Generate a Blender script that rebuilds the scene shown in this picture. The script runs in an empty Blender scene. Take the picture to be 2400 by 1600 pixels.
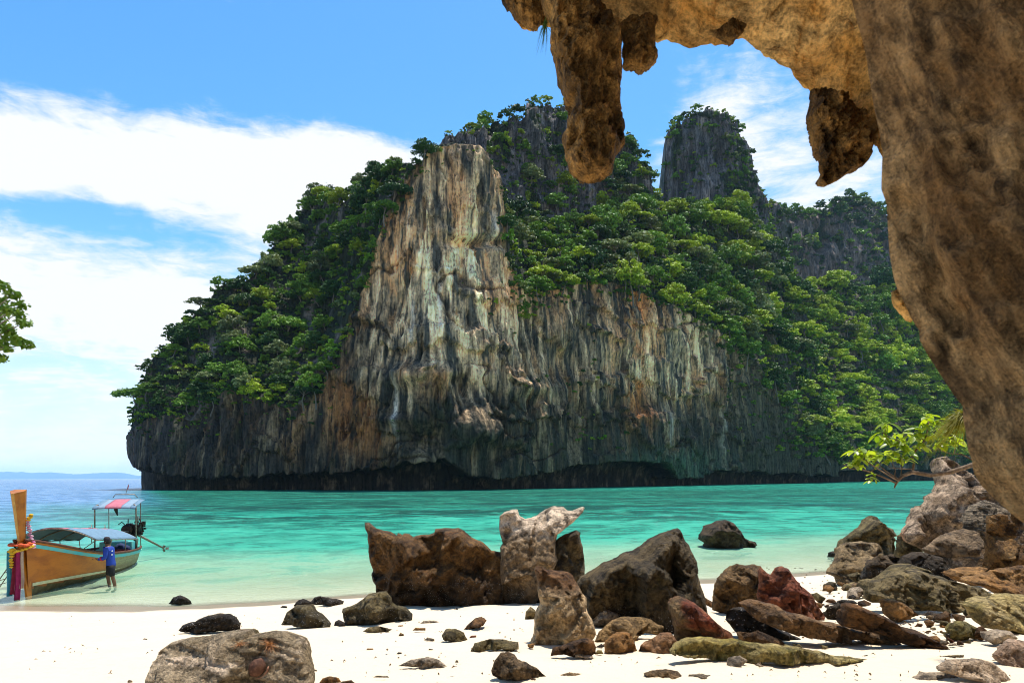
import bpy, bmesh, math, random
import numpy as np
from mathutils import Vector, geometry

scene = bpy.context.scene
COL = scene.collection
R = math.radians

# ------------------------------------------------------------------ camera
CAM_H = 3.6          # eye above the sea
F = 1600.0           # focal length in photo pixels (24 mm on 36 mm, 2400 px)
HCX, HCY = 1200.0, 1117.7
ROLL = 0.0036
cam_d = bpy.data.cameras.new("camera")
cam = bpy.data.objects.new("camera", cam_d)
COL.objects.link(cam)
cam.location = (0, 0, CAM_H)
cam.rotation_euler = (R(90), 0, 0)
cam.rotation_euler.rotate_axis('Z', ROLL * -1.0)
cam_d.lens = 24.0
cam_d.sensor_width = 36.0
cam_d.shift_y = (HCY - 800.0) / 2400.0
cam_d.clip_start = 0.05
cam_d.clip_end = 40000.0
cam_d.dof.use_dof = True
cam_d.dof.focus_distance = 40.0
cam_d.dof.aperture_fstop = 3.5
scene.camera = cam

# ------------------------------------------------------------------ sun + sky + exposure
SUN_EL, SUN_AZ = R(73), R(30)      # azimuth from +Y towards +X
sd = Vector((math.sin(SUN_AZ) * math.cos(SUN_EL), math.cos(SUN_AZ) * math.cos(SUN_EL), math.sin(SUN_EL)))
sun_l = bpy.data.lights.new("sun", 'SUN')
sun_l.energy = 5.0
sun_l.angle = R(0.5)
sun_l.color = (1.0, 0.95, 0.87)
sun = bpy.data.objects.new("sun", sun_l)
COL.objects.link(sun)
sun.rotation_euler = sd.to_track_quat('Z', 'Y').to_euler()

vs = scene.view_settings
vs.view_transform = 'Standard'
vs.look = 'None'
vs.exposure = 0.5
vs.gamma = 1.0
vs.use_curve_mapping = False
scene.render.engine = 'CYCLES'
scene.cycles.max_bounces = 8
scene.cycles.diffuse_bounces = 4
scene.cycles.glossy_bounces = 3
scene.cycles.transparent_max_bounces = 12
scene.cycles.volume_bounces = 1
scene.cycles.use_denoising = True
scene.cycles.filter_width = 0.95
scene.cycles.caustics_reflective = False
scene.cycles.caustics_refractive = False


# ------------------------------------------------------------------ node helper
class NT:
    def __init__(self, tree):
        self.t = tree
        tree.nodes.clear()

    def n(self, typ, **kw):
        nd = self.t.nodes.new(typ)
        for k, v in kw.items():
            setattr(nd, k, v)
        return nd

    def put(self, sock, v):
        if v is None:
            return
        if isinstance(v, bpy.types.NodeSocket):
            self.t.links.new(v, sock)
        else:
            if isinstance(v, (tuple, list)) and sock.type == 'RGBA' and len(v) == 3:
                v = (*v, 1.0)
            sock.default_value = v

    def math(self, op, a, b=None, c=None, clamp=False):
        nd = self.n('ShaderNodeMath', operation=op)
        nd.use_clamp = clamp
        self.put(nd.inputs[0], a)
        self.put(nd.inputs[1], b)
        self.put(nd.inputs[2], c)
        return nd.outputs[0]

    def vmath(self, op, a, b=None, scale=None):
        nd = self.n('ShaderNodeVectorMath', operation=op)
        self.put(nd.inputs[0], a)
        self.put(nd.inputs[1], b)
        if scale is not None:
            self.put(nd.inputs['Scale'], scale)
        return nd.outputs[0]

    def mix(self, f, a, b, blend='MIX'):
        nd = self.n('ShaderNodeMix', data_type='RGBA', blend_type=blend)
        self.put(nd.inputs[0], f)
        self.put(nd.inputs[6], a)
        self.put(nd.inputs[7], b)
        return nd.outputs[2]

    def noise(self, vec, scale, detail=4.0, rough=0.55, dist=0.0, lac=2.0):
        nd = self.n('ShaderNodeTexNoise')
        self.put(nd.inputs['Vector'], vec)
        self.put(nd.inputs['Scale'], scale)
        nd.inputs['Detail'].default_value = detail
        nd.inputs['Roughness'].default_value = rough
        nd.inputs['Distortion'].default_value = dist
        nd.inputs['Lacunarity'].default_value = lac
        return nd.outputs['Fac']

    def voronoi(self, vec, scale, feature='F1', out='Distance'):
        nd = self.n('ShaderNodeTexVoronoi', feature=feature)
        self.put(nd.inputs['Vector'], vec)
        self.put(nd.inputs['Scale'], scale)
        return nd.outputs[out]

    def ss(self, x, lo, hi, a=0.0, b=1.0):
        nd = self.n('ShaderNodeMapRange', interpolation_type='SMOOTHSTEP')
        self.put(nd.inputs[0], x)
        self.put(nd.inputs[1], lo)
        self.put(nd.inputs[2], hi)
        self.put(nd.inputs[3], a)
        self.put(nd.inputs[4], b)
        return nd.outputs[0]

    def mapping(self, vec, scale=(1, 1, 1), rot=(0, 0, 0), loc=(0, 0, 0)):
        nd = self.n('ShaderNodeMapping')
        self.put(nd.inputs['Vector'], vec)
        nd.inputs['Scale'].default_value = scale
        nd.inputs['Rotation'].default_value = rot
        nd.inputs['Location'].default_value = loc
        return nd.outputs[0]

    def attr(self, name, out='Fac'):
        nd = self.n('ShaderNodeAttribute', attribute_name=name)
        return nd.outputs[out]

    def bump(self, h, strength=0.5, dist=0.1, normal=None):
        nd = self.n('ShaderNodeBump')
        self.put(nd.inputs['Height'], h)
        nd.inputs['Strength'].default_value = strength
        nd.inputs['Distance'].default_value = dist
        if normal is not None:
            self.put(nd.inputs['Normal'], normal)
        return nd.outputs[0]

    def principled(self, color, rough=0.8, normal=None, spec=0.3, metal=0.0):
        nd = self.n('ShaderNodeBsdfPrincipled')
        self.put(nd.inputs['Base Color'], color)
        self.put(nd.inputs['Roughness'], rough)
        self.put(nd.inputs['Specular IOR Level'], spec)
        self.put(nd.inputs['Metallic'], metal)
        if normal is not None:
            self.put(nd.inputs['Normal'], normal)
        return nd.outputs[0]

    def out(self, shader, world=False, volume=None):
        nd = self.n('ShaderNodeOutputWorld' if world else 'ShaderNodeOutputMaterial')
        if shader is not None:
            self.put(nd.inputs['Surface'], shader)
        if volume is not None:
            self.put(nd.inputs['Volume'], volume)


def new_mat(name):
    m = bpy.data.materials.new(name)
    m.use_nodes = True
    return m, NT(m.node_tree)


# ------------------------------------------------------------------ sky: Nishita with a procedural cirrus deck
def build_world():
    w = bpy.data.worlds.new("World")
    scene.world = w
    w.use_nodes = True
    n = NT(w.node_tree)
    sky = n.n('ShaderNodeTexSky', sky_type='NISHITA')
    sky.sun_disc = False
    sky.sun_elevation = SUN_EL
    sky.sun_rotation = SUN_AZ
    sky.air_density = 1.0
    sky.dust_density = 0.3
    sky.ozone_density = 3.0
    hs = n.n('ShaderNodeHueSaturation')
    hs.inputs['Saturation'].default_value = SKY_SAT
    hs.inputs['Hue'].default_value = SKY_HUE
    hs.inputs['Value'].default_value = SKY_VAL
    n.put(hs.inputs['Color'], sky.outputs[0])
    tc = n.n('ShaderNodeTexCoord')
    d = tc.outputs['Generated']
    sx = n.n('ShaderNodeSeparateXYZ')
    n.put(sx.inputs[0], d)
    x, y, z = sx.outputs
    hyp = n.math('SQRT', n.math('ADD', n.math('MULTIPLY', x, x), n.math('MULTIPLY', y, y)))
    az = n.math('ARCTAN2', x, y)                       # 0 ahead, + to the right
    el = n.math('ARCTAN2', z, hyp)
    # cloud deck coordinates: the deck hangs level above the ground
    zz = n.math('MAXIMUM', z, 0.03)
    zq = n.math('ADD', zz, 0.12)
    cx = n.math('DIVIDE', x, zq)
    cy = n.math('DIVIDE', y, zq)
    cv = n.n('ShaderNodeCombineXYZ')
    n.put(cv.inputs[0], cx)
    n.put(cv.inputs[1], cy)
    p = cv.outputs[0]
    ps = n.mapping(p, scale=(1.0, 1.5, 1.0), rot=(0, 0, R(18)))
    big = n.noise(ps, 0.9, 5.0, 0.55, 0.6)
    fine = n.noise(n.mapping(p, scale=(1.0, 2.0, 1.0), rot=(0, 0, R(-14)), loc=(3.1, 1.7, 0)), 3.4, 8.0, 0.64, 0.9)
    wisp = n.noise(n.mapping(p, scale=(0.6, 3.2, 1.0), rot=(0, 0, R(10)), loc=(7.3, 2.2, 0)), 2.2, 7.0, 0.62, 1.3)
    pa = n.n('ShaderNodeCombineXYZ')
    n.put(pa.inputs[0], n.math('MULTIPLY', az, 6.0))
    n.put(pa.inputs[1], n.math('MULTIPLY', el, 10.0))
    puff = n.noise(pa.outputs[0], 1.5, 9.0, 0.60, 0.35)
    puff2 = n.noise(n.mapping(pa.outputs[0], rot=(0, 0, R(14)), scale=(0.7, 1.6, 1), loc=(4, 9, 0)), 3.2, 8.0, 0.66, 0.5)
    nz = n.math('ADD', n.math('ADD', n.math('MULTIPLY', big, 0.14), n.math('MULTIPLY', puff, 0.58)), n.math('ADD', n.math('MULTIPLY', puff2, 0.42), n.math('MULTIPLY', wisp, 0.16)))

    def blob(a0, e0, wa, we, amp):
        da = n.math('DIVIDE', n.math('SUBTRACT', az, a0), wa)
        de = n.math('DIVIDE', n.math('SUBTRACT', el, e0), we)
        r2 = n.math('ADD', n.math('MULTIPLY', da, da), n.math('MULTIPLY', de, de))
        g = n.math('EXPONENT', n.math('MULTIPLY', r2, -1.0))
        return n.math('MULTIPLY', g, amp)
    # base coverage: thin high, thick towards the horizon
    cov = n.ss(el, 0.42, 0.20, -0.17, 0.15)
    for b in [(-0.66, 0.362, 0.13, 0.050, 0.40), (-0.51, 0.385, 0.13, 0.052, 0.38), (-0.37, 0.402, 0.13, 0.060, 0.40), (-0.21, 0.420, 0.14, 0.050, 0.40), (-0.06, 0.425, 0.12, 0.034, 0.24),
              (-0.27, 0.345, 0.16, 0.045, 0.22), (-0.54, 0.318, 0.11, 0.020, -0.20), (-0.66, 0.312, 0.06, 0.018, -0.14), (-0.55, 0.22, 0.5, 0.07, 0.20),
              (0.31, 0.48, 0.10, 0.09, 0.26), (0.42, 0.37, 0.20, 0.10, 0.30), (0.17, 0.37, 0.10, 0.07, 0.18),
              (-0.42, 0.585, 0.12, 0.02, 0.20), (-0.62, 0.435, 0.08, 0.012, 0.10)]:
        cov = n.math('ADD', cov, blob(*b))
    dens = n.ss(n.math('ADD', nz, cov), 0.635, 0.93)
    # low cumulus heads close above the horizon
    pc = n.n('ShaderNodeCombineXYZ')
    n.put(pc.inputs[0], n.math('MULTIPLY', az, 9.0))
    n.put(pc.inputs[1], n.math('MULTIPLY', el, 16.0))
    cu = n.noise(pc.outputs[0], 1.6, 6.0, 0.55, 0.2)
    cuband = n.math('MULTIPLY', n.ss(el, 0.018, 0.035), n.ss(el, 0.085, 0.045))
    cum = n.math('MULTIPLY', n.ss(cu, 0.50, 0.60), cuband)
    veil = n.ss(el, 0.32, 0.03, 0.0, 0.72)
    tot = n.math('MAXIMUM', dens, n.math('MULTIPLY', cum, 0.95))
    tot = n.math('MAXIMUM', tot, veil)
    tot = n.math('MULTIPLY', tot, n.ss(el, -0.05, 0.0))
    ccol = n.mix(n.math('MULTIPLY', dens, 1.0), CLOUD_THIN, CLOUD_THICK)
    ccol = n.mix(n.math('MULTIPLY', cum, 0.9), ccol, CLOUD_THICK)
    skyc = n.vmath('SCALE', hs.outputs[0], scale=SKY_STR)
    final = n.mix(n.math('MINIMUM', tot, 0.96), skyc, ccol)
    bg = n.n('ShaderNodeBackground')
    n.put(bg.inputs['Color'], final)
    bg.inputs['Strength'].default_value = 1.0
    n.out(bg.outputs[0], world=True)


SKY_STR = 0.15
SKY_SAT, SKY_HUE, SKY_VAL = 1.28, 0.495, 1.10
CLOUD_THIN = (0.58, 0.66, 0.74)
CLOUD_THICK = (0.73, 0.74, 0.75)
build_world()


# ------------------------------------------------------------------ geometry helpers
def px_to_uv(px, py):
    u = np.asarray(px, float) - HCX
    v = np.asarray(py, float) - HCY
    return (u - ROLL * v) / F, (v + ROLL * u) / F


def at(px, py, Y):
    """the point of the place that a photo pixel shows at distance Y"""
    u, v = px_to_uv(px, py)
    return u * Y, Y + 0 * u, CAM_H - v * Y


_G = None


def _hash(ix, iy, iz, seed):
    h = (ix * np.int64(374761393) + iy * np.int64(668265263) + iz * np.int64(2147483647 - 58) + np.int64(seed) * np.int64(974634777)) & 0xFFFFFFFF
    h = ((h ^ (h >> 13)) * np.int64(1274126177)) & 0xFFFFFFFF
    return (h ^ (h >> 16)) & 0xFFFFFFFF


_ang = np.linspace(0, 2 * np.pi, 64, endpoint=False)
_zz = np.linspace(-0.95, 0.95, 64)
_perm = np.random.RandomState(5).permutation(64)
GRAD = np.stack([np.cos(_ang) * np.sqrt(1 - _zz[_perm] ** 2), np.sin(_ang) * np.sqrt(1 - _zz[_perm] ** 2), _zz[_perm]], 1) * 1.5


def perlin(p, seed=0):
    p = np.asarray(p, float)
    i = np.floor(p).astype(np.int64)
    f = p - i
    w = f * f * f * (f * (f * 6 - 15) + 10)
    res = 0
    for dx in (0, 1):
        wx = w[:, 0] if dx else 1 - w[:, 0]
        for dy in (0, 1):
            wy = w[:, 1] if dy else 1 - w[:, 1]
            for dz in (0, 1):
                wz = w[:, 2] if dz else 1 - w[:, 2]
                g = GRAD[_hash(i[:, 0] + dx, i[:, 1] + dy, i[:, 2] + dz, seed) & 63]
                dot = g[:, 0] * (f[:, 0] - dx) + g[:, 1] * (f[:, 1] - dy) + g[:, 2] * (f[:, 2] - dz)
                res = res + wx * wy * wz * dot
    return res


def fbm(p, octv=4, seed=0, gain=0.5, lac=2.03):
    p = np.asarray(p, float)
    a, s = 1.0, 0.0
    for k in range(octv):
        s = s + a * perlin(p, seed + k * 17)
        p = p * lac + 13.7
        a *= gain
    return s


def ridged(p, octv=4, seed=0, gain=0.5, lac=2.03):
    p = np.asarray(p, float)
    a, s = 1.0, 0.0
    for k in range(octv):
        s = s + a * (1 - 2 * np.abs(perlin(p, seed + k * 17)))
        p = p * lac + 7.1
        a *= gain
    return s


def sstep(x, a, b):
    t = np.clip((np.asarray(x, float) - a) / (b - a), 0, 1)
    return t * t * (3 - 2 * t)


def curve(tab):
    a = np.array(tab, float)
    return lambda x: np.interp(x, a[:, 0], a[:, 1])


def link(o, parent=None):
    COL.objects.link(o)
    if parent is not None:
        o.parent = parent
    return o


def tag(o, label=None, cat=None, group=None, kind=None):
    if label:
        o['label'] = label
    if cat:
        o['category'] = cat
    if group:
        o['group'] = group
    if kind:
        o['kind'] = kind
    return o


def empty(name, loc, rz=0.0):
    o = bpy.data.objects.new(name, None)
    o.location = loc
    o.rotation_euler = (0, 0, rz)
    o.empty_display_size = 0.2
    COL.objects.link(o)
    return o


def mesh_np(name, V, faces, mats=(), smooth=True, midx=None):
    """fast mesh from numpy; faces is (n,3) or (n,4)"""
    V = np.asarray(V, np.float32)
    faces = np.asarray(faces, np.int32)
    me = bpy.data.meshes.new(name)
    me.vertices.add(len(V))
    me.vertices.foreach_set('co', V.ravel())
    k = faces.shape[1]
    me.loops.add(faces.size)
    me.loops.foreach_set('vertex_index', faces.ravel())
    me.polygons.add(len(faces))
    me.polygons.foreach_set('loop_start', np.arange(0, faces.size, k, dtype=np.int32))
    if midx is not None:
        me.polygons.foreach_set('material_index', np.asarray(midx, np.int32))
    me.polygons.foreach_set('use_smooth', np.full(len(faces), bool(smooth)))
    for m in mats:
        me.materials.append(m)
    me.update(calc_edges=True)
    me.validate()
    return me


def obj_np(name, V, faces, mats=(), smooth=True, parent=None, loc=(0, 0, 0), midx=None):
    me = mesh_np(name, V, faces, mats, smooth, midx)
    o = bpy.data.objects.new(name, me)
    o.location = loc
    return link(o, parent)


def set_attr(me, name, arr, typ='FLOAT'):
    a = me.attributes.new(name, typ, 'POINT')
    arr = np.asarray(arr, np.float32)
    if typ == 'FLOAT':
        a.data.foreach_set('value', arr.ravel())
    else:
        if arr.shape[1] == 3:
            arr = np.concatenate([arr, np.ones((len(arr), 1), np.float32)], 1)
        a.data.foreach_set('color', arr.ravel())


def grid_faces(nu, nv, wrap=False):
    """vertex index = i*nv + j"""
    i = np.arange(nu if wrap else nu - 1)
    j = np.arange(nv - 1)
    I, J = np.meshgrid(i, j, indexing='ij')
    I2 = (I + 1) % nu
    return np.stack([I * nv + J, I2 * nv + J, I2 * nv + J + 1, I * nv + J + 1], -1).reshape(-1, 4)


class MB:
    """collects simple shapes and links them as one mesh object"""

    def __init__(self):
        self.V, self.Fc, self.n = [], [], 0

    def add(self, V, faces):
        self.V.append(np.asarray(V, float))
        self.Fc += [tuple(int(a) + self.n for a in f) for f in faces]
        self.n += len(V)
        return self

    def box(self, c, s, rot=None):
        v = np.array([[x, y, z] for x in (-.5, .5) for y in (-.5, .5) for z in (-.5, .5)]) * np.array(s)
        if rot is not None:
            v = v @ np.array(rot.to_matrix()).T
        return self.add(v + np.array(c), [(0, 1, 3, 2), (4, 6, 7, 5), (0, 4, 5, 1), (2, 3, 7, 6), (0, 2, 6, 4), (1, 5, 7, 3)])

    def tube(self, pts, rad, seg=8, cap=True):
        pts = [Vector(p) for p in pts]
        n = len(pts)
        rads = rad if isinstance(rad, (list, tuple, np.ndarray)) else [rad] * n
        rings = []
        up = None
        for i in range(n):
            t = (pts[min(i + 1, n - 1)] - pts[max(i - 1, 0)]).normalized()
            if up is None:
                up = t.orthogonal().normalized()
            else:
                up = (up - t * up.dot(t))
                up = up.normalized() if up.length > 1e-6 else t.orthogonal().normalized()
            b = t.cross(up)
            rings.append([pts[i] + (up * math.cos(2 * math.pi * k / seg) + b * math.sin(2 * math.pi * k / seg)) * rads[i] for k in range(seg)])
        V = [v for r in rings for v in r]
        fc = [(i * seg + k, i * seg + (k + 1) % seg, (i + 1) * seg + (k + 1) % seg, (i + 1) * seg + k) for i in range(n - 1) for k in range(seg)]
        if cap:
            fc += [tuple(range(seg - 1, -1, -1)), tuple((n - 1) * seg + k for k in range(seg))]
        return self.add([tuple(v) for v in V], fc)

    def lathe(self, c, prof, seg=16, axis='Z'):
        V = []
        for r, h in prof:
            for k in range(seg):
                a = 2 * math.pi * k / seg
                p = (r * math.cos(a), r * math.sin(a), h)
                if axis == 'X':
                    p = (p[2], p[0], p[1])
                elif axis == 'Y':
                    p = (p[0], p[2], p[1])
                V.append((c[0] + p[0], c[1] + p[1], c[2] + p[2]))
        n = len(prof)
        fc = [(i * seg + k, i * seg + (k + 1) % seg, (i + 1) * seg + (k + 1) % seg, (i + 1) * seg + k) for i in range(n - 1) for k in range(seg)]
        fc += [tuple(range(seg - 1, -1, -1)), tuple((n - 1) * seg + k for k in range(seg))]
        return self.add(V, fc)

    def torus(self, c, R0, r, nu=24, nv=8, rot=None):
        V = []
        for i in range(nu):
            a = 2 * math.pi * i / nu
            for j in range(nv):
                b = 2 * math.pi * j / nv
                V.append(((R0 + r * math.cos(b)) * math.cos(a), (R0 + r * math.cos(b)) * math.sin(a), r * math.sin(b)))
        V = np.array(V)
        if rot is not None:
            V = V @ np.array(rot.to_matrix()).T
        fc = [(i * nv + j, ((i + 1) % nu) * nv + j, ((i + 1) % nu) * nv + (j + 1) % nv, i * nv + (j + 1) % nv) for i in range(nu) for j in range(nv)]
        return self.add(V + np.array(c), fc)

    def ball(self, c, r, seg=10, ring=7):
        prof = [(r * math.sin(math.pi * k / ring) if 0 < k < ring else r * 0.02, -r * math.cos(math.pi * k / ring)) for k in range(ring + 1)]
        return self.lathe(c, prof, seg)

    def build(self, name, mat, parent=None, smooth=False, loc=(0, 0, 0)):
        V = np.concatenate(self.V)
        me = bpy.data.meshes.new(name)
        me.from_pydata(V.tolist(), [], self.Fc)
        me.polygons.foreach_set('use_smooth', np.full(len(me.polygons), smooth))
        me.materials.append(mat)
        me.update()
        o = bpy.data.objects.new(name, me)
        o.location = loc
        return link(o, parent)


# ------------------------------------------------------------------ ground + sea bed heights
_yw = curve([(-60, 19.2), (-14.5, 19.4), (-9.5, 19.2), (-6.8, 19.9), (-4.5, 21.0), (0, 22.5), (6.7, 23.7), (11, 25.4), (20, 29), (45, 40), (120, 90), (400, 300)])


def ground_z(x, y):
    x = np.asarray(x, float)
    y = np.asarray(y, float)
    t = y - _yw(x)
    land = 0.118 * np.minimum(-t, 17.0) + 0.02 * np.maximum(-t - 17, 0)
    sea = -(0.055 * np.minimum(t, 25) + 0.03 * np.clip(t - 25, 0, 120))
    opn = sstep(-(x + 0.50 * y), 2, 60) * sstep(y, 26, 70)
    sea = sea - opn * 14.0
    return np.where(t < 0, land, sea)


def ground_hit(px, py):
    u, v = px_to_uv(px, py)
    ys = np.linspace(3.0, 120, 6000)
    zr = CAM_H - v * ys
    g = ground_z(u * ys, ys)
    g = np.maximum(g, -0.25)
    k = np.argmax(zr <= g)
    return float(ys[k]) if zr[k] <= g[k] else 60.0
# ------------------------------------------------------------------ setting: haze, sand, sea, far island
def build_haze():
    mb = MB()
    mb.box((0, 12500, 194), (70000, 29000, 412))       # z from -12 to 400
    m, n = new_mat("haze")
    v = n.n('ShaderNodeVolumePrincipled')
    v.inputs['Color'].default_value = (0.50, 0.78, 1.0, 1)
    v.inputs['Density'].default_value = HAZE_D
    v.inputs['Anisotropy'].default_value = 0.1
    n.out(None, volume=v.outputs[0])
    o = mb.build("haze", m)
    tag(o, "thin bluish haze over the sea and the far island", "haze", kind='stuff')


HAZE_D = 3.6e-5
build_haze()

m_sand, n = new_mat("sand")
tc = n.n('ShaderNodeTexCoord').outputs['Object']
g1 = n.noise(tc, 0.5, 4.0, 0.6)
g2 = n.noise(tc, 60.0, 3.0, 0.6)
g3 = n.noise(tc, 4.0, 5.0, 0.6)
sandc = n.mix(g1, (0.60, 0.49, 0.335), (0.66, 0.545, 0.385))
sandc = n.mix(n.ss(g3, 0.55, 0.75, 0.0, 0.25), sandc, (0.50, 0.385, 0.25))
sandc = n.mix(n.ss(g2, 0.62, 0.72, 0.0, 0.5), sandc, (0.45, 0.37, 0.28))
wet = n.attr('wet')
sandc = n.mix(wet, sandc, n.mix(n.attr('bed'), (0.285, 0.220, 0.145), (0.64, 0.60, 0.43)))
hb = n.math('ADD', n.math('MULTIPLY', g3, 0.6), n.math('MULTIPLY', g2, 0.10))
bs = n.n('ShaderNodeBsdfPrincipled')
n.put(bs.inputs['Base Color'], sandc)
n.put(bs.inputs['Roughness'], n.math('SUBTRACT', 0.9, n.math('MULTIPLY', wet, 0.62)))
bs.inputs['Specular IOR Level'].default_value = 0.25
n.put(bs.inputs['Normal'], n.bump(hb, 0.6, 0.10))
n.out(bs.outputs[0])


def fan(y0, y1, ny, a0, a1, na):
    ys = np.geomspace(y0, y1, ny)
    an = np.tan(np.linspace(a0, a1, na))
    A, Y = np.meshgrid(an, ys, indexing='ij')
    return (A * Y).ravel(), Y.ravel(), grid_faces(na, ny)


def build_sand():
    # near beach and sea bed: regular sheet round the camera, then a fan out to the far shore
    xs = np.concatenate([np.linspace(-200, -32, 24), np.linspace(-31, 25, 190), np.linspace(26, 200, 24)])
    ys = np.concatenate([np.linspace(-60, 3, 20), np.linspace(3.3, 40, 150), np.geomspace(41, 300, 30)])
    X, Y = np.meshgrid(xs, ys, indexing='ij')
    X, Y = X.ravel(), Y.ravel()
    Z = ground_z(X, Y)
    P = np.stack([X, Y, 0 * X], 1)
    t = Y - _yw(X)
    amp = 0.04 * sstep(-t, 0.8, 4.0) + 0.015
    Z = Z + amp * fbm(P * 0.7, 4, 3) * (1 - sstep(t, 20, 60)) + 0.022 * fbm(P * 3.1, 2, 9) * sstep(-t, 0.5, 2)
    o = obj_np("sand", np.stack([X, Y, Z], 1), grid_faces(len(xs), len(ys)), [m_sand])
    w = sstep(t + 0.35 * fbm(P * 0.35, 3, 21), -2.15, -1.75)
    set_attr(o.data, 'wet', w)
    set_attr(o.data, 'bed', sstep(t, -0.1, 1.0))
    tag(o, "bright pale sand beach sloping down to the sea", "beach", kind='structure')


build_sand()

m_water, n = new_mat("sea_water")
tcg = n.n('ShaderNodeNewGeometry').outputs['Position']
dep, opn, alp = n.attr('depth'), n.attr('open'), n.attr('alpha')
ramp = n.n('ShaderNodeValToRGB')
cr = ramp.color_ramp
cr.interpolation = 'EASE'
pts = [(0.0, (0.56, 0.64, 0.43)), (0.10, (0.36, 0.60, 0.38)), (0.26, (0.060, 0.420, 0.275)), (0.50, (0.016, 0.275, 0.185)), (1.0, (0.010, 0.165, 0.115))]
while len(cr.elements) < len(pts):
    cr.elements.new(0.5)
for e, (p, c) in zip(cr.elements, pts):
    e.position = p
    e.color = (*c, 1)
n.put(ramp.inputs[0], n.math('DIVIDE', dep, 3.6))
wc = ramp.outputs[0]
rp = n.mapping(tcg, scale=(0.055, 0.10, 1.0))
rf = n.noise(rp, 1.0, 6.0, 0.62, 0.6)
reefband = n.attr('reef')
rm = n.math('MULTIPLY', n.ss(rf, 0.40, 0.58), reefband)
far = n.attr('far')
wc = n.mix(n.math('MULTIPLY', far, 0.62), wc, (0.022, 0.110, 0.066))
wc = n.mix(n.math('MULTIPLY', rm, 0.88), wc, (0.008, 0.046, 0.034))
rf2 = n.noise(n.mapping(tcg, scale=(0.25, 0.35, 1.0)), 1.0, 5.0, 0.6, 0.5)
wc = n.mix(n.math('MULTIPLY', n.ss(rf2, 0.56, 0.68), n.math('MULTIPLY', reefband, 0.6)), wc, (0.008, 0.05, 0.045))
bright = n.noise(n.mapping(tcg, scale=(0.02, 0.16, 1.0), loc=(3, 8, 0)), 1.0, 4.0, 0.55, 0.4)
wc = n.mix(n.math('MULTIPLY', n.ss(bright, 0.56, 0.70), n.math('MULTIPLY', reefband, 0.8)), wc, (0.025, 0.26, 0.195))
wc = n.mix(opn, wc, (0.030, 0.150, 0.360))
# ripples
w1 = n.noise(n.mapping(tcg, scale=(0.42, 0.50, 1.0)), 1.0, 4.0, 0.55, 0.5)
w0 = n.noise(n.mapping(tcg, scale=(0.16, 0.11, 1.0), loc=(2, 5, 0)), 1.0, 4.0, 0.6, 0.6)
w2 = n.noise(n.mapping(tcg, scale=(2.4, 5.0, 1.0), rot=(0, 0, R(-8))), 1.0, 3.0, 0.55, 0.4)
w3 = n.noise(n.mapping(tcg, scale=(9.0, 14.0, 1.0), rot=(0, 0, R(20))), 1.0, 2.0, 0.5, 0.2)
h = n.math('ADD', n.math('MULTIPLY', n.math('ADD', w1, w0), 0.55), n.math('ADD', n.math('MULTIPLY', w2, 0.22), n.math('MULTIPLY', w3, 0.05)))
nb = n.bump(h, 0.9, 0.6)
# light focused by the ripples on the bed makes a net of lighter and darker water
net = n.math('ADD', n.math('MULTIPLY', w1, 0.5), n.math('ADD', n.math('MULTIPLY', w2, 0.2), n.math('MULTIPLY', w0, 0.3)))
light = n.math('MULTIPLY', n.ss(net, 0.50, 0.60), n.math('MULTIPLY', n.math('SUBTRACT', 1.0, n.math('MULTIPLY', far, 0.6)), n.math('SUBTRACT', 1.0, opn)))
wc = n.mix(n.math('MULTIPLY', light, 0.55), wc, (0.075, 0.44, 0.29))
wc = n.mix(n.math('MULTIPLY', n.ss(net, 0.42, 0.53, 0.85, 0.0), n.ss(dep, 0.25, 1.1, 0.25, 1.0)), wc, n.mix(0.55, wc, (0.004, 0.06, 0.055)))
wc = n.mix(n.math('MULTIPLY', n.ss(net, 0.46, 0.56), n.math('MULTIPLY', opn, 0.7)), wc, (0.20, 0.34, 0.50))
df = n.n('ShaderNodeBsdfDiffuse')
n.put(df.inputs['Color'], wc)
n.put(df.inputs['Normal'], nb)
tr = n.n('ShaderNodeBsdfTransparent')
tr.inputs['Color'].default_value = (0.93, 0.99, 0.96, 1)
ms = n.n('ShaderNodeMixShader')
n.put(ms.inputs[0], alp)
n.put(ms.inputs[1], tr.outputs[0])
n.put(ms.inputs[2], df.outputs[0])
gl = n.n('ShaderNodeBsdfGlossy')
gl.inputs['Roughness'].default_value = 0.12
n.put(gl.inputs['Normal'], nb)
fr = n.n('ShaderNodeFresnel')
fr.inputs['IOR'].default_value = 1.33
n.put(fr.inputs['Normal'], nb)
fac = n.math('MINIMUM', n.math('MULTIPLY', fr.outputs[0], 0.75), n.math('ADD', 0.30, n.math('MULTIPLY', opn, 0.35)))
ms2 = n.n('ShaderNodeMixShader')
n.put(ms2.inputs[0], fac)
n.put(ms2.inputs[1], ms.outputs[0])
n.put(ms2.inputs[2], gl.outputs[0])
n.out(ms2.outputs[0])


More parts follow.
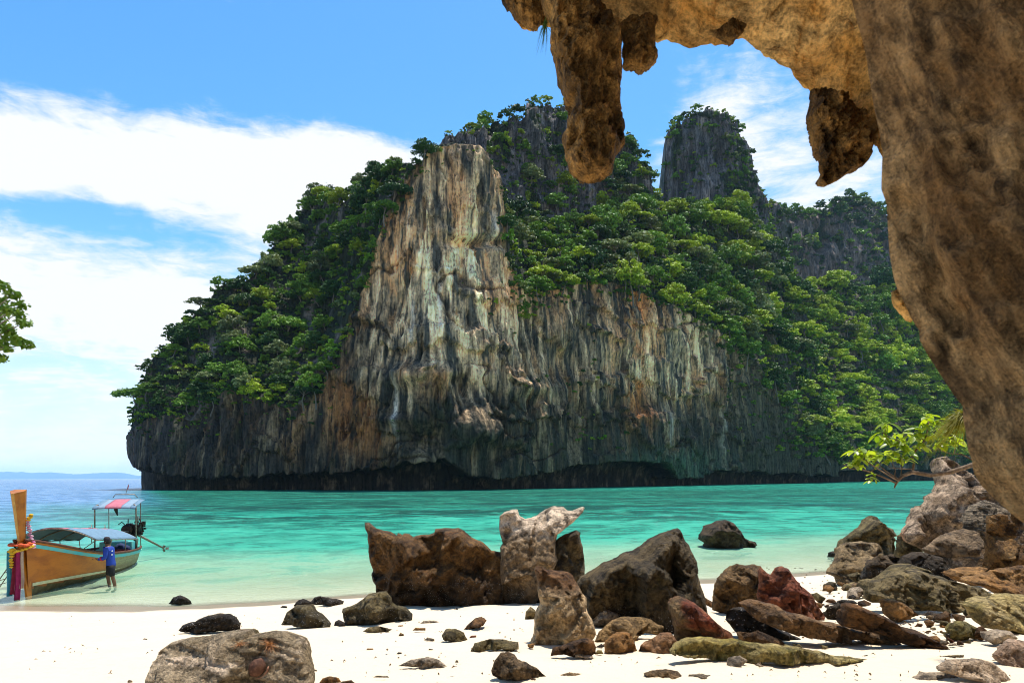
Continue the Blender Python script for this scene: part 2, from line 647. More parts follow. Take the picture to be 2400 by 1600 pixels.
def build_water():
    X, Y, fc = fan(14, 26800, 350, R(-58), R(58), 290)
    t = Y - _yw(X)
    P = np.stack([X, Y, 0 * X], 1)
    near = 1 - sstep(Y, 60, 160)
    Z = near * (0.035 * fbm(P * np.array([0.35, 0.9, 1]), 3, 31) + 0.012 * fbm(P * np.array([1.2, 2.6, 1]), 2, 33)) * sstep(t, -0.5, 5) + 0.004
    keep = t > -3.0
    o = obj_np("sea_water", np.stack([X, Y, Z], 1), fc[keep[fc].all(1)], [m_water])
    d = np.maximum(0.055 * np.minimum(t, 20) + 0.02 * np.clip(t - 20, 0, 95), 0)
    opn = sstep(-(X + 0.575 * Y) + 3 * fbm(P * 0.02, 2, 5), -3, 22) * sstep(Y, 22, 46)
    opn = np.maximum(opn, sstep(-(X + 0.56 * Y), -10, 8) * sstep(Y, 60, 120))
    opn = np.maximum(opn, sstep(Y, 222, 240) * (X < -0.40 * Y))
    set_attr(o.data, 'depth', d)
    set_attr(o.data, 'open', opn)
    set_attr(o.data, 'alpha', 1 - np.exp(-np.maximum(t, 0) * 0.055 * 2.3))
    reef = (0.45 + 0.55 * sstep(Y + 8 * fbm(P * 0.05, 3, 8), 50, 66) * (1 - 0.6 * sstep(Y, 84, 110))) * sstep(Y + 5 * fbm(P * 0.08, 3, 18), 33, 45) * (1 - sstep(Y, 150, 210)) * (1 - opn)
    set_attr(o.data, 'reef', reef)
    set_attr(o.data, 'far', sstep(Y + 10 * fbm(P * 0.04, 3, 28), 60, 84) * (1 - 0.75 * sstep(Y + 20 * fbm(P * 0.03, 2, 29), 165, 215)) * (1 - opn))
    tag(o, "clear turquoise sea, pale at the sand and dark over reef patches", "sea", kind='structure')


build_water()

m_island, n = new_mat("far_forest")
n.out(n.principled((0.035, 0.06, 0.03), 0.9))


def build_far_island():
    prof = curve([(-900, 20), (-300, 17), (0, 17.5), (60, 15), (105, 16.5), (150, 11), (175, 12), (225, 15), (265, 14.5), (282, 11), (297, 5), (312, 7.5), (330, 5), (420, 12), (600, 8), (800, 0)])
    pxs = np.linspace(-900, 800, 340)
    Y0 = 24000.0
    V = []
    for k, (dy, hf) in enumerate([(0, -0.1), (150, 0.45), (500, 1.0), (1000, 0.75), (1800, -0.1)]):
        x, y, _ = at(pxs, 1118 + 0 * pxs, Y0)
        h = prof(pxs) / F * Y0 * hf
        h = h * (1 + 0.10 * fbm(np.stack([pxs * 0.05, 0 * pxs + k, 0 * pxs], 1), 4, 77)) if hf > 0 else 0 * h - 3
        V.append(np.stack([x, y + dy, h], 1))
    V = np.stack(V, 1).reshape(-1, 3)
    o = obj_np("far_island", V, grid_faces(len(pxs), 5), [m_island])
    tag(o, "low hazy blue island along the sea horizon", "island", kind='structure')


build_far_island()

# ------------------------------------------------------------------ limestone masses of the headland
m_cliff, n = new_mat("limestone_cliff")
tco = n.n('ShaderNodeNewGeometry').outputs['Position']
tint = n.attr('tint', 'Color')
veg = n.attr('veg')
vst = n.mapping(tco, scale=(1.0, 1.0, 0.06))
a = n.noise(vst, 0.9, 5.0, 0.62, 0.0)
b = n.noise(tco, 1.1, 6.0, 0.65, 0.2)
c = n.noise(n.mapping(tco, scale=(1, 1, 0.04)), 2.6, 4.0, 0.6)
k = n.math('ADD', n.math('MULTIPLY', a, 0.5), n.math('ADD', n.math('MULTIPLY', b, 0.3), n.math('MULTIPLY', c, 0.3)))
gain = n.ss(k, 0.39, 0.71, 0.14, 2.15)
cc = n.vmath('MULTIPLY', n.vmath('SCALE', tint, scale=gain), (1.22, 0.98, 0.80))
hh = n.math('ADD', n.math('MULTIPLY', a, 1.2), n.math('ADD', n.math('MULTIPLY', b, 0.8), n.math('MULTIPLY', c, 0.5)))
n.out(n.principled(cc, 0.85, n.bump(hh, 0.9, 1.2), 0.25))


def lerp(a, b, t):
    return a + (b - a) * t


def mixc(base, col, m):
    return base + (np.array(col)[None] - base) * np.clip(m, 0, 1)[:, None]


TREE_SPOTS = []      # (x, y, z, crown radius, zone)


class Mass:
    """a rock mass described by what a surveyor would note: waterline, top of the bare face, ridge, and how far each lies"""

    def __init__(self, px, T, B, Fc, base, nface, nslope, nnotch=0, k_face=0.00012, slope_k=0.16, back=60.0, wrapL=0, wrapR=0, seed=0):
        n0 = len(px)
        self.px = px
        top, bot, fac, yb = T(px), B(px), Fc(px), base(px)
        top = top + 4.5 * fbm(np.stack([px / 17.0, 0 * px + seed, 0 * px], 1), 4, 610 + seed)
        fac = np.minimum(np.maximum(fac, top + 1.0), bot - 2)
        rows_py, rows_dy, rows_kind = [], [], []
        tf = np.linspace(0, 1, nface)
        for t in tf:
            rows_py.append(lerp(bot, fac, t))
            rows_dy.append(yb * (bot - rows_py[-1]) * k_face)
            rows_kind.append(np.full(n0, 0.0))
        yface = rows_dy[-1]
        for t in np.linspace(0, 1, nslope + 1)[1:]:
            p = lerp(fac, top, t)
            rows_py.append(p)
            s = slope_k(px) if callable(slope_k) else slope_k
            rows_dy.append(yface + (fac - p) * s * (yb / 220.0))
            rows_kind.append(np.full(n0, 1.0))
        PY = np.stack(rows_py, 1)
        DY = np.stack(rows_dy, 1)
        PX = np.repeat(px[:, None], PY.shape[1], 1)
        X, Y, Z = at(PX, PY, yb[:, None] + DY)
        # plan normal of the waterline
        bx, by, _ = at(px, bot, yb)
        tx, ty = np.gradient(bx), np.gradient(by)
        ks = max(3, n0 // 60)
        ker = np.ones(2 * ks + 1) / (2 * ks + 1)
        tx = np.convolve(np.pad(tx, ks, mode='edge'), ker, 'valid')
        ty = np.convolve(np.pad(ty, ks, mode='edge'), ker, 'valid')
        L = np.hypot(tx, ty)
        self.nx, self.ny = ty / L, -tx / L
        if nnotch:
            # undercut at the waterline: roof, back wall, sill
            lipz = Z[:, 0]
            cx, cy = X[:, 0], Y[:, 0]
            prof = [(0.35, -1.0), (1.0, -0.95), (1.02, -0.5), (0.98, -0.2), (0.85, 0.0), (0.55, 0.12), (0.25, 0.08)]
            nr = []
            notch = self.notch_depth(px)
            for q in np.linspace(0, len(prof) - 1, nnotch):
                i = min(int(q), len(prof) - 2)
                f = q - i
                dd = lerp(prof[i][0], prof[i + 1][0], f)
                hz = lerp(prof[i][1], prof[i + 1][1], f)
                zz = np.where(hz < 0, lipz + (lipz + 1.2) * hz, lipz + 2.0 * hz)
                nr.append((cx - self.nx * notch * dd, cy - self.ny * notch * dd, zz))
            X = np.concatenate([np.stack([r[0] for r in nr], 1), X], 1)
            Y = np.concatenate([np.stack([r[1] for r in nr], 1), Y], 1)
            Z = np.concatenate([np.stack([r[2] for r in nr], 1), Z], 1)
            PY = np.concatenate([np.repeat(bot[:, None] + 6, nnotch, 1), PY], 1)
            kind = np.concatenate([np.full((n0, nnotch), -1.0), np.stack(rows_kind, 1)], 1)
        else:
            kind = np.stack(rows_kind, 1)
        # back of the mass, falling away from the viewer
        for q, dz in ((0.25, -0.02), (0.7, -0.25), (1.0, -0.9)):
            X = np.concatenate([X, (X[:, -1:] + 0 * X[:, -1:])], 1)
            Y = np.concatenate([Y, Y[:, -1:] + back * q * (0.5)], 1)
            Z = np.concatenate([Z, Z[:, -1:] + np.minimum(dz, 0) * np.maximum(Z[:, -1:], 0) * 0.6], 1)
            PY = np.concatenate([PY, PY[:, -1:]], 1)
            kind = np.concatenate([kind, np.full((n0, 1), 2.0)], 1)
        # ends turn away from the viewer
        for (w, sgn, idx) in ((wrapL, 1, 0), (wrapR, -1, -1)):
            if w:
                m = 14
                q = (np.arange(1, m + 1) / m)[:, None]
                ox, oy = X[idx][None], Y[idx][None]
                EX = ox + sgn * (q ** 2) * w * 0.35 + (ox / oy) * q * w
                EY = oy + q * w
                EZ = np.repeat(Z[idx][None], m, 0) - q * 2
                EK = np.repeat(kind[idx][None], m, 0)
                EP = np.repeat(PY[idx][None], m, 0)
                ex_px = np.full(m, px[idx])
                enx = np.full(m, self.nx[idx] - sgn * 0.9)
                eny = np.full(m, self.ny[idx])
                if sgn > 0:
                    X, Y, Z, kind, PY = [np.concatenate([e[::-1], a], 0) for e, a in ((EX, X), (EY, Y), (EZ, Z), (EK, kind), (EP, PY))]
                    self.px = np.concatenate([ex_px, self.px])
                    self.nx, self.ny = np.concatenate([enx, self.nx]), np.concatenate([eny, self.ny])
                else:
                    X, Y, Z, kind, PY = [np.concatenate([a, e], 0) for e, a in ((EX, X), (EY, Y), (EZ, Z), (EK, kind), (EP, PY))]
                    self.px = np.concatenate([self.px, ex_px])
                    self.nx, self.ny = np.concatenate([self.nx, enx]), np.concatenate([self.ny, eny])
        self.X, self.Y, self.Z, self.kind, self.PY = X, Y, Z, kind, PY
        self.PX = np.repeat(self.px[:, None], X.shape[1], 1)
        l2 = np.hypot(self.nx, self.ny)
        self.nx, self.ny = self.nx / l2, self.ny / l2

    def notch_depth(self, px):
        return 5.0 + 5.0 * sstep(px, 420, 640) + 2.5 * np.sin(px * 0.013) * 0.6

    def P(self):
        return np.stack([self.X.ravel(), self.Y.ravel(), self.Z.ravel()], 1)

    def push(self, amount):
        """move the surface outwards (towards the viewer) along the plan normal"""
        amount = amount.reshape(self.X.shape)
        self.X = self.X + self.nx[:, None] * amount
        self.Y = self.Y + self.ny[:, None] * amount

    def build(self, name, tint, mat=None):
        o = obj_np(name, self.P(), grid_faces(*self.X.shape), [mat or m_cliff])
        set_attr(o.data, 'tint', np.clip(tint, 0.004, 0.9), 'FLOAT_COLOR')
        return o


def gauss(m, cx, cy, sx, sy):
    return np.exp(-((m.PX.ravel() - cx) / sx) ** 2 - ((m.PY.ravel() - cy) / sy) ** 2)


T_A = curve([(296, 1020), (305, 998), (307, 970), (315, 953), (330, 924), (343, 883), (365, 836), (394, 806), (414, 780), (465, 734), (516, 678), (577, 653), (628, 614), (654, 564), (679, 531), (714, 486), (755, 471), (806, 481), (847, 444), (898, 424), (949, 394), (985, 388), (1008, 350), (1031, 347), (1055, 338), (1082, 342), (1110, 348), (1140, 368), (1160, 402), (1168, 438), (1176, 504), (1240, 529), (1330, 534), (1440, 519), (1500, 494), (1560, 484), (1640, 482), (1730, 504), (1790, 549), (1840, 614), (1880, 704), (1905, 814), (1925, 914), (1945, 1024), (1962, 1094)])
B_A0 = curve([(296, 1050), (300, 1070), (306, 1084), (325, 1096), (400, 1102), (520, 1108), (640, 1100), (760, 1096), (900, 1090), (960, 1078), (1000, 1080), (1040, 1072), (1100, 1102), (1180, 1108), (1250, 1100), (1330, 1088), (1400, 1082), (1500, 1078), (1560, 1084), (1600, 1110), (1640, 1112), (1680, 1096), (1800, 1102), (1900, 1104), (1962, 1108)])


def B_A(x):
    x = np.asarray(x, float)
    q = np.stack([x / 26, 0 * x, 0 * x], -1).reshape(-1, 3)
    return B_A0(x) + (7 * fbm(q, 4, 808)).reshape(x.shape) * sstep(x, 330, 420)


F_A = curve([(296, 1015), (340, 985), (400, 968), (450, 990), (500, 945), (540, 915), (620, 940), (700, 965), (762, 925), (795, 860), (830, 740), (868, 640), (892, 560), (925, 490), (955, 430), (985, 380), (1008, 356), (1055, 345), (1110, 352), (1160, 410), (1172, 470), (1190, 620), (1230, 690), (1300, 680), (1400, 655), (1500, 690), (1600, 730), (1680, 785), (1740, 835), (1800, 905), (1850, 975), (1900, 1040), (1962, 1085)])
Y_A = curve([(296, 226), (310, 218), (330, 212), (400, 206), (600, 199), (800, 190), (1000, 184), (1100, 188), (1180, 196), (1400, 222), (1562, 252), (1750, 300), (1850, 335), (1962, 372)])
_slopeA = curve([(296, 0.10), (700, 0.17), (900, 0.15), (1000, 0.10), (1170, 0.10), (1220, 0.28), (1500, 0.26), (1720, 0.18), (1962, 0.12)])


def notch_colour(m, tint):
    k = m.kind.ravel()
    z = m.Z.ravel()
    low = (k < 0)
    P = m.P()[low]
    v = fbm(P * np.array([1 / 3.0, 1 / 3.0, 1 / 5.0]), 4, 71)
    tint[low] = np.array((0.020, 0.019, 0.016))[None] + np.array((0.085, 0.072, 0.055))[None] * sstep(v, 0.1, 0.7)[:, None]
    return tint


def build_main_cliff():
    px = np.unique(np.concatenate([np.linspace(296, 340, 60), np.linspace(340, 1962, 800)]))
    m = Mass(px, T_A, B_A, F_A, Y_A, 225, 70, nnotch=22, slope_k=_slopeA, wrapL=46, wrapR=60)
    P = m.P()
    k = m.kind.ravel()
    face = np.where(k < 0.5, 1.0, 0.0) * np.where(k < -0.5, 0.35, 1.0)
    slope = np.where((k > 0.5) & (k < 1.5), 1.0, 0.0)
    S = lambda a, b: P * np.array([1 / a, 1 / a, 1 / b])
    d = 2.6 * fbm(S(26, 60), 3, 1) * (face + 0.8 * slope)
    curt = ridged(S(9, 190), 3, 4)                       # curtains of dripstone
    flute = ridged(S(3.2, 85), 3, 9)
    warp = 1.2 * fbm(S(14, 14), 2, 19)
    ledge = fbm(np.stack([P[:, 0] / 40, P[:, 1] / 40, P[:, 2] / 9 + warp * 0.6 + 0.22 * ridged(S(2.6, 60), 2, 15)], 1), 3, 14)
    d += face * (0.75 * curt + 0.5 * flute + 1.6 * sstep(ledge, 0.05, 0.13) * (0.35 + 0.65 * sstep(m.PY.ravel(), 560, 800)) + 0.5 * fbm(S(2.0, 4.0), 3, 23))
    d += slope * (2.2 * ridged(S(12, 20), 4, 29))
    lw = fbm(np.stack([P[:, 0] / 46, P[:, 1] / 46, P[:, 2] / 17 + 0.35 * warp], 1), 3, 88)
    crackl = np.exp(-(lw / 0.035) ** 2) * sstep(fbm(S(30, 30), 2, 89), -0.1, 0.3)
    slot = sstep(-fbm(S(2.4, 46), 3, 90), 0.42, 0.75)
    d -= face * (1.0 * crackl + 1.8 * slot)
    # buttress, overhangs and caves seen on the face
    nose = gauss(m, 1100, 400, 60, 120) * 5 + gauss(m, 1480, 800, 110, 60) * 2.5
    caves = 7 * gauss(m, 1012, 1022, 42, 36) + 5 * gauss(m, 1086, 905, 16, 32) + 3.5 * gauss(m, 1058, 893, 9, 12) + 4 * gauss(m, 1120, 570, 70, 12) \
        + 3.5 * gauss(m, 1325, 850, 26, 45) + 2.5 * gauss(m, 1602, 750, 9, 45) + 2.0 * gauss(m, 1625, 820, 5, 30) + 3 * gauss(m, 1412, 965, 8, 22) + 2.5 * gauss(m, 1008, 560, 18, 50) \
        + 2.2 * gauss(m, 940, 700, 14, 40) + 5 * gauss(m, 560, 960, 12, 120) + 2.0 * gauss(m, 1437, 965, 8, 22) + 4.5 * gauss(m, 1715, 950, 14, 130) + 4 * gauss(m, 1350, 1000, 18, 90)
    shelf = 3.2 * gauss(m, 960, 880, 150, 26) * sstep(m.PX.ravel(), 880, 960) + 2.6 * gauss(m, 1240, 910, 60, 22) + 1.3 * gauss(m, 1500, 775 , 120, 10) * (0.5 + fbm(S(6, 6), 2, 92)) + 1.6 * gauss(m, 1540, 980, 90, 18) * (0.5 + fbm(S(7, 7), 2, 93)) + 3.5 * gauss(m, 1090, 1010, 120, 40) + 2.2 * gauss(m, 930, 985, 40, 10)
    d += (nose + shelf - caves) * face
    # stalactite teeth along the lip of the undercut
    teeth = ridged(np.stack([m.PX.ravel() / 11, 0 * d, 0 * d], 1), 3, 41)
    lip = np.exp(-((P[:, 2] - 5.0) / 3.0) ** 2) * (k < 0.5)
    d = (d - 2.0) * (0.25 + 0.75 * sstep(m.PX.ravel(), 300, 420)) + 1.0 * sstep(m.PX.ravel(), 300, 420)
    m.push(d)
    m.Z = m.Z - (lip * np.where(k > -0.5, 1.0, 0.6) * 1.4 * np.clip(teeth, -0.2, 1.2)).reshape(m.X.shape)
    # colour: stains that run down the rock, and water bounce painted low down
    pxr, pyr = m.PX.ravel(), m.PY.ravel()
    s1 = fbm(S(3.0, 150), 3, 51) + 0.08 * fbm(S(6, 12), 2, 52)
    s2 = fbm(S(1.3, 80), 3, 57)
    s3 = fbm(S(10, 28), 3, 61)
    s4 = fbm(S(5.0, 9), 4, 67)
    N = len(P)
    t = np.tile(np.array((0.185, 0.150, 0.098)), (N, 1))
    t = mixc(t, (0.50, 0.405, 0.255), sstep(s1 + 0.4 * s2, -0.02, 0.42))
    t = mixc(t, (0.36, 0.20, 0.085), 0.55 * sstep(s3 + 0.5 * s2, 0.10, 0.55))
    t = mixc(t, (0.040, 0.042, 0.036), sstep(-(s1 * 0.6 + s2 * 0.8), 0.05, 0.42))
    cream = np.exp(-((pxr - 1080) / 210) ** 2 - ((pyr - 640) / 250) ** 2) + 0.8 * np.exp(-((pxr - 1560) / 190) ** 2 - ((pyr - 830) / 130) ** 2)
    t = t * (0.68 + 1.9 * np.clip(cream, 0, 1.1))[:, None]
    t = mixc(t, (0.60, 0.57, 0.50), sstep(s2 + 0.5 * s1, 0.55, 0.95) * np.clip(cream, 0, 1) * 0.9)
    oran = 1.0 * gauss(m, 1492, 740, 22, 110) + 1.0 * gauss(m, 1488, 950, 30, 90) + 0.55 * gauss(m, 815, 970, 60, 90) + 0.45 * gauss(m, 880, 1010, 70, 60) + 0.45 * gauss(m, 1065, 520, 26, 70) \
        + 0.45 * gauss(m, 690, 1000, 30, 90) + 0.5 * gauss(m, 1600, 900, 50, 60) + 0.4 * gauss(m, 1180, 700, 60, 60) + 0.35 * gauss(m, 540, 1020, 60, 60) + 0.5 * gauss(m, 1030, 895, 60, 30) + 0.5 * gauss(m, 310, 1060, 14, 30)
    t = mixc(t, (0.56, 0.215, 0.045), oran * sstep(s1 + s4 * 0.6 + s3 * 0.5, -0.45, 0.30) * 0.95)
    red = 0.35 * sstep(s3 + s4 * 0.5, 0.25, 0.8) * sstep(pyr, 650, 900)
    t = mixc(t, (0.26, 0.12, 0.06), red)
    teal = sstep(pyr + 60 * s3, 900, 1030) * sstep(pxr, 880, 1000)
    t = mixc(t, (0.060, 0.072, 0.052), teal * 0.75 * sstep(-s1 + 0.25, -0.5, 0.5))  # teal light bounced off the sea, painted into the lower face
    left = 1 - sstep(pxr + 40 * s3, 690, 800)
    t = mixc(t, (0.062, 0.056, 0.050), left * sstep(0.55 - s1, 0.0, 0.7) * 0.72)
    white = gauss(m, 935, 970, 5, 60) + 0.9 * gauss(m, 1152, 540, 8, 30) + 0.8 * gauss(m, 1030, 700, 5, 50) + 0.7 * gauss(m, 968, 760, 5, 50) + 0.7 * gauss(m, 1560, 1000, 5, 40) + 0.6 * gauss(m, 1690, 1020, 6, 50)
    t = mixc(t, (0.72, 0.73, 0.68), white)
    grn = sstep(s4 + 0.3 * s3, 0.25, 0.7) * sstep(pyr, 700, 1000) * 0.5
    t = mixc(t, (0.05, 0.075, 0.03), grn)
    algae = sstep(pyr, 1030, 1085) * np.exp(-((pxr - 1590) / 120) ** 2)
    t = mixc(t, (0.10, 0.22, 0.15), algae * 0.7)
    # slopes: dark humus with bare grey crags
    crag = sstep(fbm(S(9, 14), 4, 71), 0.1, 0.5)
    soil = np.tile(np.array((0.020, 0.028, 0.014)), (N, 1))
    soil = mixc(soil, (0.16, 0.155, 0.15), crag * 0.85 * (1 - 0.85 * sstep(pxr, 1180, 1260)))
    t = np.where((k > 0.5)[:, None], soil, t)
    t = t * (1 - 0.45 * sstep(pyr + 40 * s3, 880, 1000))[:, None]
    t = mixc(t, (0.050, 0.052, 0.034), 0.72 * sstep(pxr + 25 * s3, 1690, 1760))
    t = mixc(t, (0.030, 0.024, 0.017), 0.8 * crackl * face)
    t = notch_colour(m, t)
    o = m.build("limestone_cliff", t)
    tag(o, "tall streaked limestone cliff standing in the turquoise bay", "cliff", kind='structure')
    return m


mass_A = build_main_cliff()


def simple_mass(name, label, px0, px1, ncol, T, base, bottom, face_at, seed, nface=120, nslope=50, notch=0, wl=0, wr=0, grey=(0.105, 0.108, 0.118), slope_k=0.16, vegcov=0.3, rough=1.25, kf=0.00022, hollow=None):
    px = np.linspace(px0, px1, ncol)
    B = curve([(px0, bottom), (px1, bottom)]) if not callable(bottom) else bottom
    m = Mass(px, T, B, face_at, base, nface, nslope, nnotch=notch, k_face=kf, slope_k=slope_k, wrapL=wl, wrapR=wr)
    P = m.P()
    k = m.kind.ravel()
    S = lambda a, b: P * np.array([1 / a, 1 / a, 1 / b])
    d = rough * (5.0 * fbm(S(24, 40), 3, seed) + 2.2 * ridged(S(8, 50), 4, seed + 3) + 1.0 * ridged(S(3.0, 14), 3, seed + 5))
    d *= np.where(k < -0.5, 0.3, 1.0)
    if hollow:
        d = d - hollow[4] * gauss(m, *hollow[:4])
    m.push(d)
    m.Z = m.Z + (2.0 * rough * ridged(S(5, 60), 3, seed + 8) * (k > 0.5)).reshape(m.X.shape)
    t = np.tile(np.array(grey), (len(P), 1))
    s1 = fbm(S(3.5, 30), 4, seed + 11)
    s2 = fbm(S(12, 18), 3, seed + 13)
    t = t * (1 + 0.7 * s1)[:, None]
    t = mixc(t, (0.05, 0.052, 0.055), sstep(-s1, 0.1, 0.5) * 0.8)
    t = mixc(t, (0.30, 0.29, 0.28), sstep(s1, 0.45, 0.8) * 0.7)
    t = mixc(t, (0.022, 0.032, 0.014), sstep(s2, 0.35 - vegcov, 0.75 - vegcov))
    if notch:
        t = notch_colour(m, t)
    o = m.build(name, t)
    tag(o, label, "cliff", kind='structure')
    return m


T_B = curve([(1020, 360), (1045, 345), (1081, 337), (1122, 318), (1163, 318), (1195, 300), (1214, 294), (1222, 264), (1240, 262), (1258, 272), (1275, 268), (1300, 274), (1337, 282), (1400, 335), (1459, 362), (1480, 400), (1495, 430), (1510, 470), (1530, 500)])
mass_B = simple_mass("rock_peak", "grey craggy peak with trees standing behind the bare limestone cliff", 1020, 1530, 330, T_B,
                     curve([(1020, 265), (1200, 280), (1350, 305), (1530, 340)]), 700,
                     curve([(1020, 380), (1150, 350), (1222, 285), (1300, 300), (1400, 380), (1480, 440), (1530, 520)]), 101, 150, 40, wl=30, wr=40)
T_C = curve([(1556, 480), (1559, 400), (1562, 335), (1570, 312), (1576, 300), (1584, 318), (1590, 296), (1593, 288), (1597, 305), (1610, 296), (1625, 286), (1653, 279), (1690, 288), (1714, 309), (1735, 335), (1745, 352), (1750, 408), (1762, 445), (1785, 470), (1812, 492), (1830, 530)])
mass_C = simple_mass("rock_tower", "steep dark grey rock tower with a leafy top rising over the forest", 1556, 1830, 230, T_C,
                     curve([(1556, 455), (1650, 445), (1740, 460), (1830, 490)]), 800,
                     curve([(1556, 500), (1562, 345), (1590, 300), (1650, 300), (1714, 330), (1740, 375), (1762, 470), (1830, 545)]), 141, 150, 30, wl=40, wr=40, vegcov=0.18, kf=0.00008)
T_D = curve([(1760, 545), (1800, 512), (1840, 506), (1880, 505), (1929, 500), (1940, 490), (1965, 475), (1990, 468), (2020, 474), (2045, 488), (2077, 545), (2090, 605), (2130, 650), (2200, 700)])
mass_D = simple_mass("far_cliff", "farther shaded grey cliff with a dark cave hollow and leafy crest", 1760, 2200, 260, T_D,
                     curve([(1760, 620), (1900, 670), (2000, 700), (2200, 800)]), 930,
                     curve([(1760, 560), (1850, 535), (1950, 520), (2000, 545), (2077, 600), (2200, 720)]), 171, 130, 40, wl=30, wr=40, grey=(0.12, 0.105, 0.098), vegcov=0.1, hollow=(1926, 562, 13, 30, 24))
T_E = curve([(1840, 700), (1880, 672), (1960, 668), (2010, 700), (2060, 672), (2110, 690), (2200, 770), (2320, 830), (2500, 900), (2700, 960)])
mass_E = simple_mass("forest_slope", "green forested slope beyond the cliff at the back of the bay", 1840, 2700, 300, T_E,
                     curve([(1840, 375), (1980, 400), (2250, 520), (2700, 600)]), curve([(1840, 1104), (2250, 1098), (2700, 1094)]),
                     curve([(1840, 1040), (2000, 1030), (2250, 1050), (2700, 1050)]), 201, 40, 150, notch=14, slope_k=0.19, grey=(0.12, 0.11, 0.09), vegcov=0.55, rough=0.8)
# ------------------------------------------------------------------ trees on the headland
def leaf_mat(name, ca, cb, transl=0.14, by_attr=False):
    m, n = new_mat(name)
    lv = n.attr('lv')
    oi = n.n('ShaderNodeObjectInfo').outputs['Random']
    c = n.mix(lv, ca, cb)
    if by_attr:
        c = n.vmath('MULTIPLY', c, n.attr('tone', 'Color'))
    else:
        c = n.vmath('SCALE', c, scale=n.math('ADD', 0.72, n.math('MULTIPLY', oi, 0.56)))
    p = n.principled(c, 0.5, None, 0.2)
    t = n.n('ShaderNodeBsdfTranslucent')
    n.put(t.inputs['Color'], n.vmath('MULTIPLY', c, (1.25, 1.15, 0.5)))
    mx = n.n('ShaderNodeMixShader')
    mx.inputs[0].default_value = transl
    n.put(mx.inputs[1], p)
    n.put(mx.inputs[2], t.outputs[0])
    n.out(mx.outputs[0])
    return m


m_leaf = {
    'bright yellow-green': leaf_mat("leaves_yellow_green", (0.215, 0.31, 0.012), (0.41, 0.49, 0.025)),
    'mid green': leaf_mat("leaves_mid_green", (0.075, 0.175, 0.013), (0.19, 0.31, 0.028)),
    'dark green': leaf_mat("leaves_dark_green", (0.020, 0.058, 0.010), (0.060, 0.125, 0.022)),
    'grey-green': leaf_mat("leaves_grey_green", (0.115, 0.15, 0.045), (0.22, 0.26, 0.095)),
}
m_leaf_stuff = leaf_mat("leaves_mixed", (0.75, 0.78, 0.7), (1.35, 1.3, 1.2), by_attr=True)
TONES = {'bright yellow-green': (0.26, 0.35, 0.017), 'mid green': (0.12, 0.23, 0.019), 'dark green': (0.048, 0.10, 0.015), 'grey-green': (0.16, 0.20, 0.065)}

m_bark, n = new_mat("pale_bark")
tc = n.n('ShaderNodeTexCoord').outputs['Object']
n.out(n.principled(n.mix(n.noise(tc, 3.0, 4), (0.10, 0.08, 0.055), (0.26, 0.22, 0.17)), 0.85))


def leaf_quads(cent, nrm, size, rng):
    """one bent leaf-cluster quad at each centre"""
    N = len(cent)
    nrm = nrm / np.linalg.norm(nrm, axis=1, keepdims=True)
    a = np.cross(nrm, rng.normal(size=(N, 3)))
    a /= np.linalg.norm(a, axis=1, keepdims=True)
    b = np.cross(nrm, a)
    s = size * (0.6 + 0.8 * rng.rand(N))[:, None]
    w = 0.62
    V = np.stack([cent - a * s, cent + b * s * w - nrm * s * 0.15, cent + a * s, cent - b * s * w - nrm * s * 0.15], 1).reshape(-1, 3)
    return V, np.arange(4 * N).reshape(-1, 4)


def crown_mesh(seed, r, nclump, nleaf, leaf, flat=0.62, shape='round'):
    """leaf quads in clumps spread through a crown; returns verts, faces, per-vertex variation, clump centres"""
    rng = np.random.RandomState(seed)
    cs = []
    tries = 0
    while len(cs) < nclump and tries < 4000:
        tries += 1
        v = rng.normal(size=3)
        v /= np.linalg.norm(v)
        v[2] = abs(v[2]) * 1.15 - 0.3
        rad = r * (0.35 + 0.65 * rng.rand())
        p = v * rad * np.array([1, 1, flat])
        if shape == 'umbrella':
            p[2] = 0.35 * r * (1 - (np.hypot(p[0], p[1]) / r) ** 2) + rng.uniform(-.08, .08) * r
        if all(np.linalg.norm(p - q) > r * 0.17 for q in cs):
            cs.append(p)
    cs = np.array(cs)
    cr = r * (0.13 + 0.20 * rng.rand(len(cs)))
    C, Nn, lv = [], [], []
    for c, q in zip(cs, cr):
        d = rng.normal(size=(nleaf, 3))
        d /= np.linalg.norm(d, axis=1, keepdims=True)
        d[:, 2] = np.where(d[:, 2] < -0.35, -d[:, 2], d[:, 2])
        rr = q * (0.55 + 0.5 * rng.rand(nleaf))[:, None]
        C.append(c + d * rr * np.array([1.1, 1.1, 0.55]))
        nn = d * 0.7 + rng.normal(size=d.shape) * 0.7 + np.array([0, 0, 0.35])
        Nn.append(nn)
        lv.append(np.clip(rng.rand(nleaf) * 0.7 + 0.3 * rng.rand(), 0, 1))
    C, Nn, lv = np.concatenate(C), np.concatenate(Nn), np.concatenate(lv)
    V, Fc = leaf_quads(C, Nn, leaf, rng)
    return V, Fc, np.repeat(lv, 4), cs


def trunk_mb(cs, h, r0, rng):
    mb = MB()
    top = Vector((0, 0, 0.1))
    base = Vector((rng.uniform(-.4, .4), rng.uniform(-.4, .4), -h))
    mid = (top + base) / 2 + Vector((rng.uniform(-.3, .3), rng.uniform(-.3, .3), 0))
    mb.tube([base, mid, top], [r0, r0 * .75, r0 * .45], 6)
    for c in cs[:: max(1, len(cs) // 6)][:6]:
        c = Vector(c)
        mb.tube([mid.lerp(top, rng.uniform(.4, 1)), (c + top) * 0.5 + Vector((0, 0, .15)), c], [r0 * .4, r0 * .28, r0 * .1], 5)
    return mb


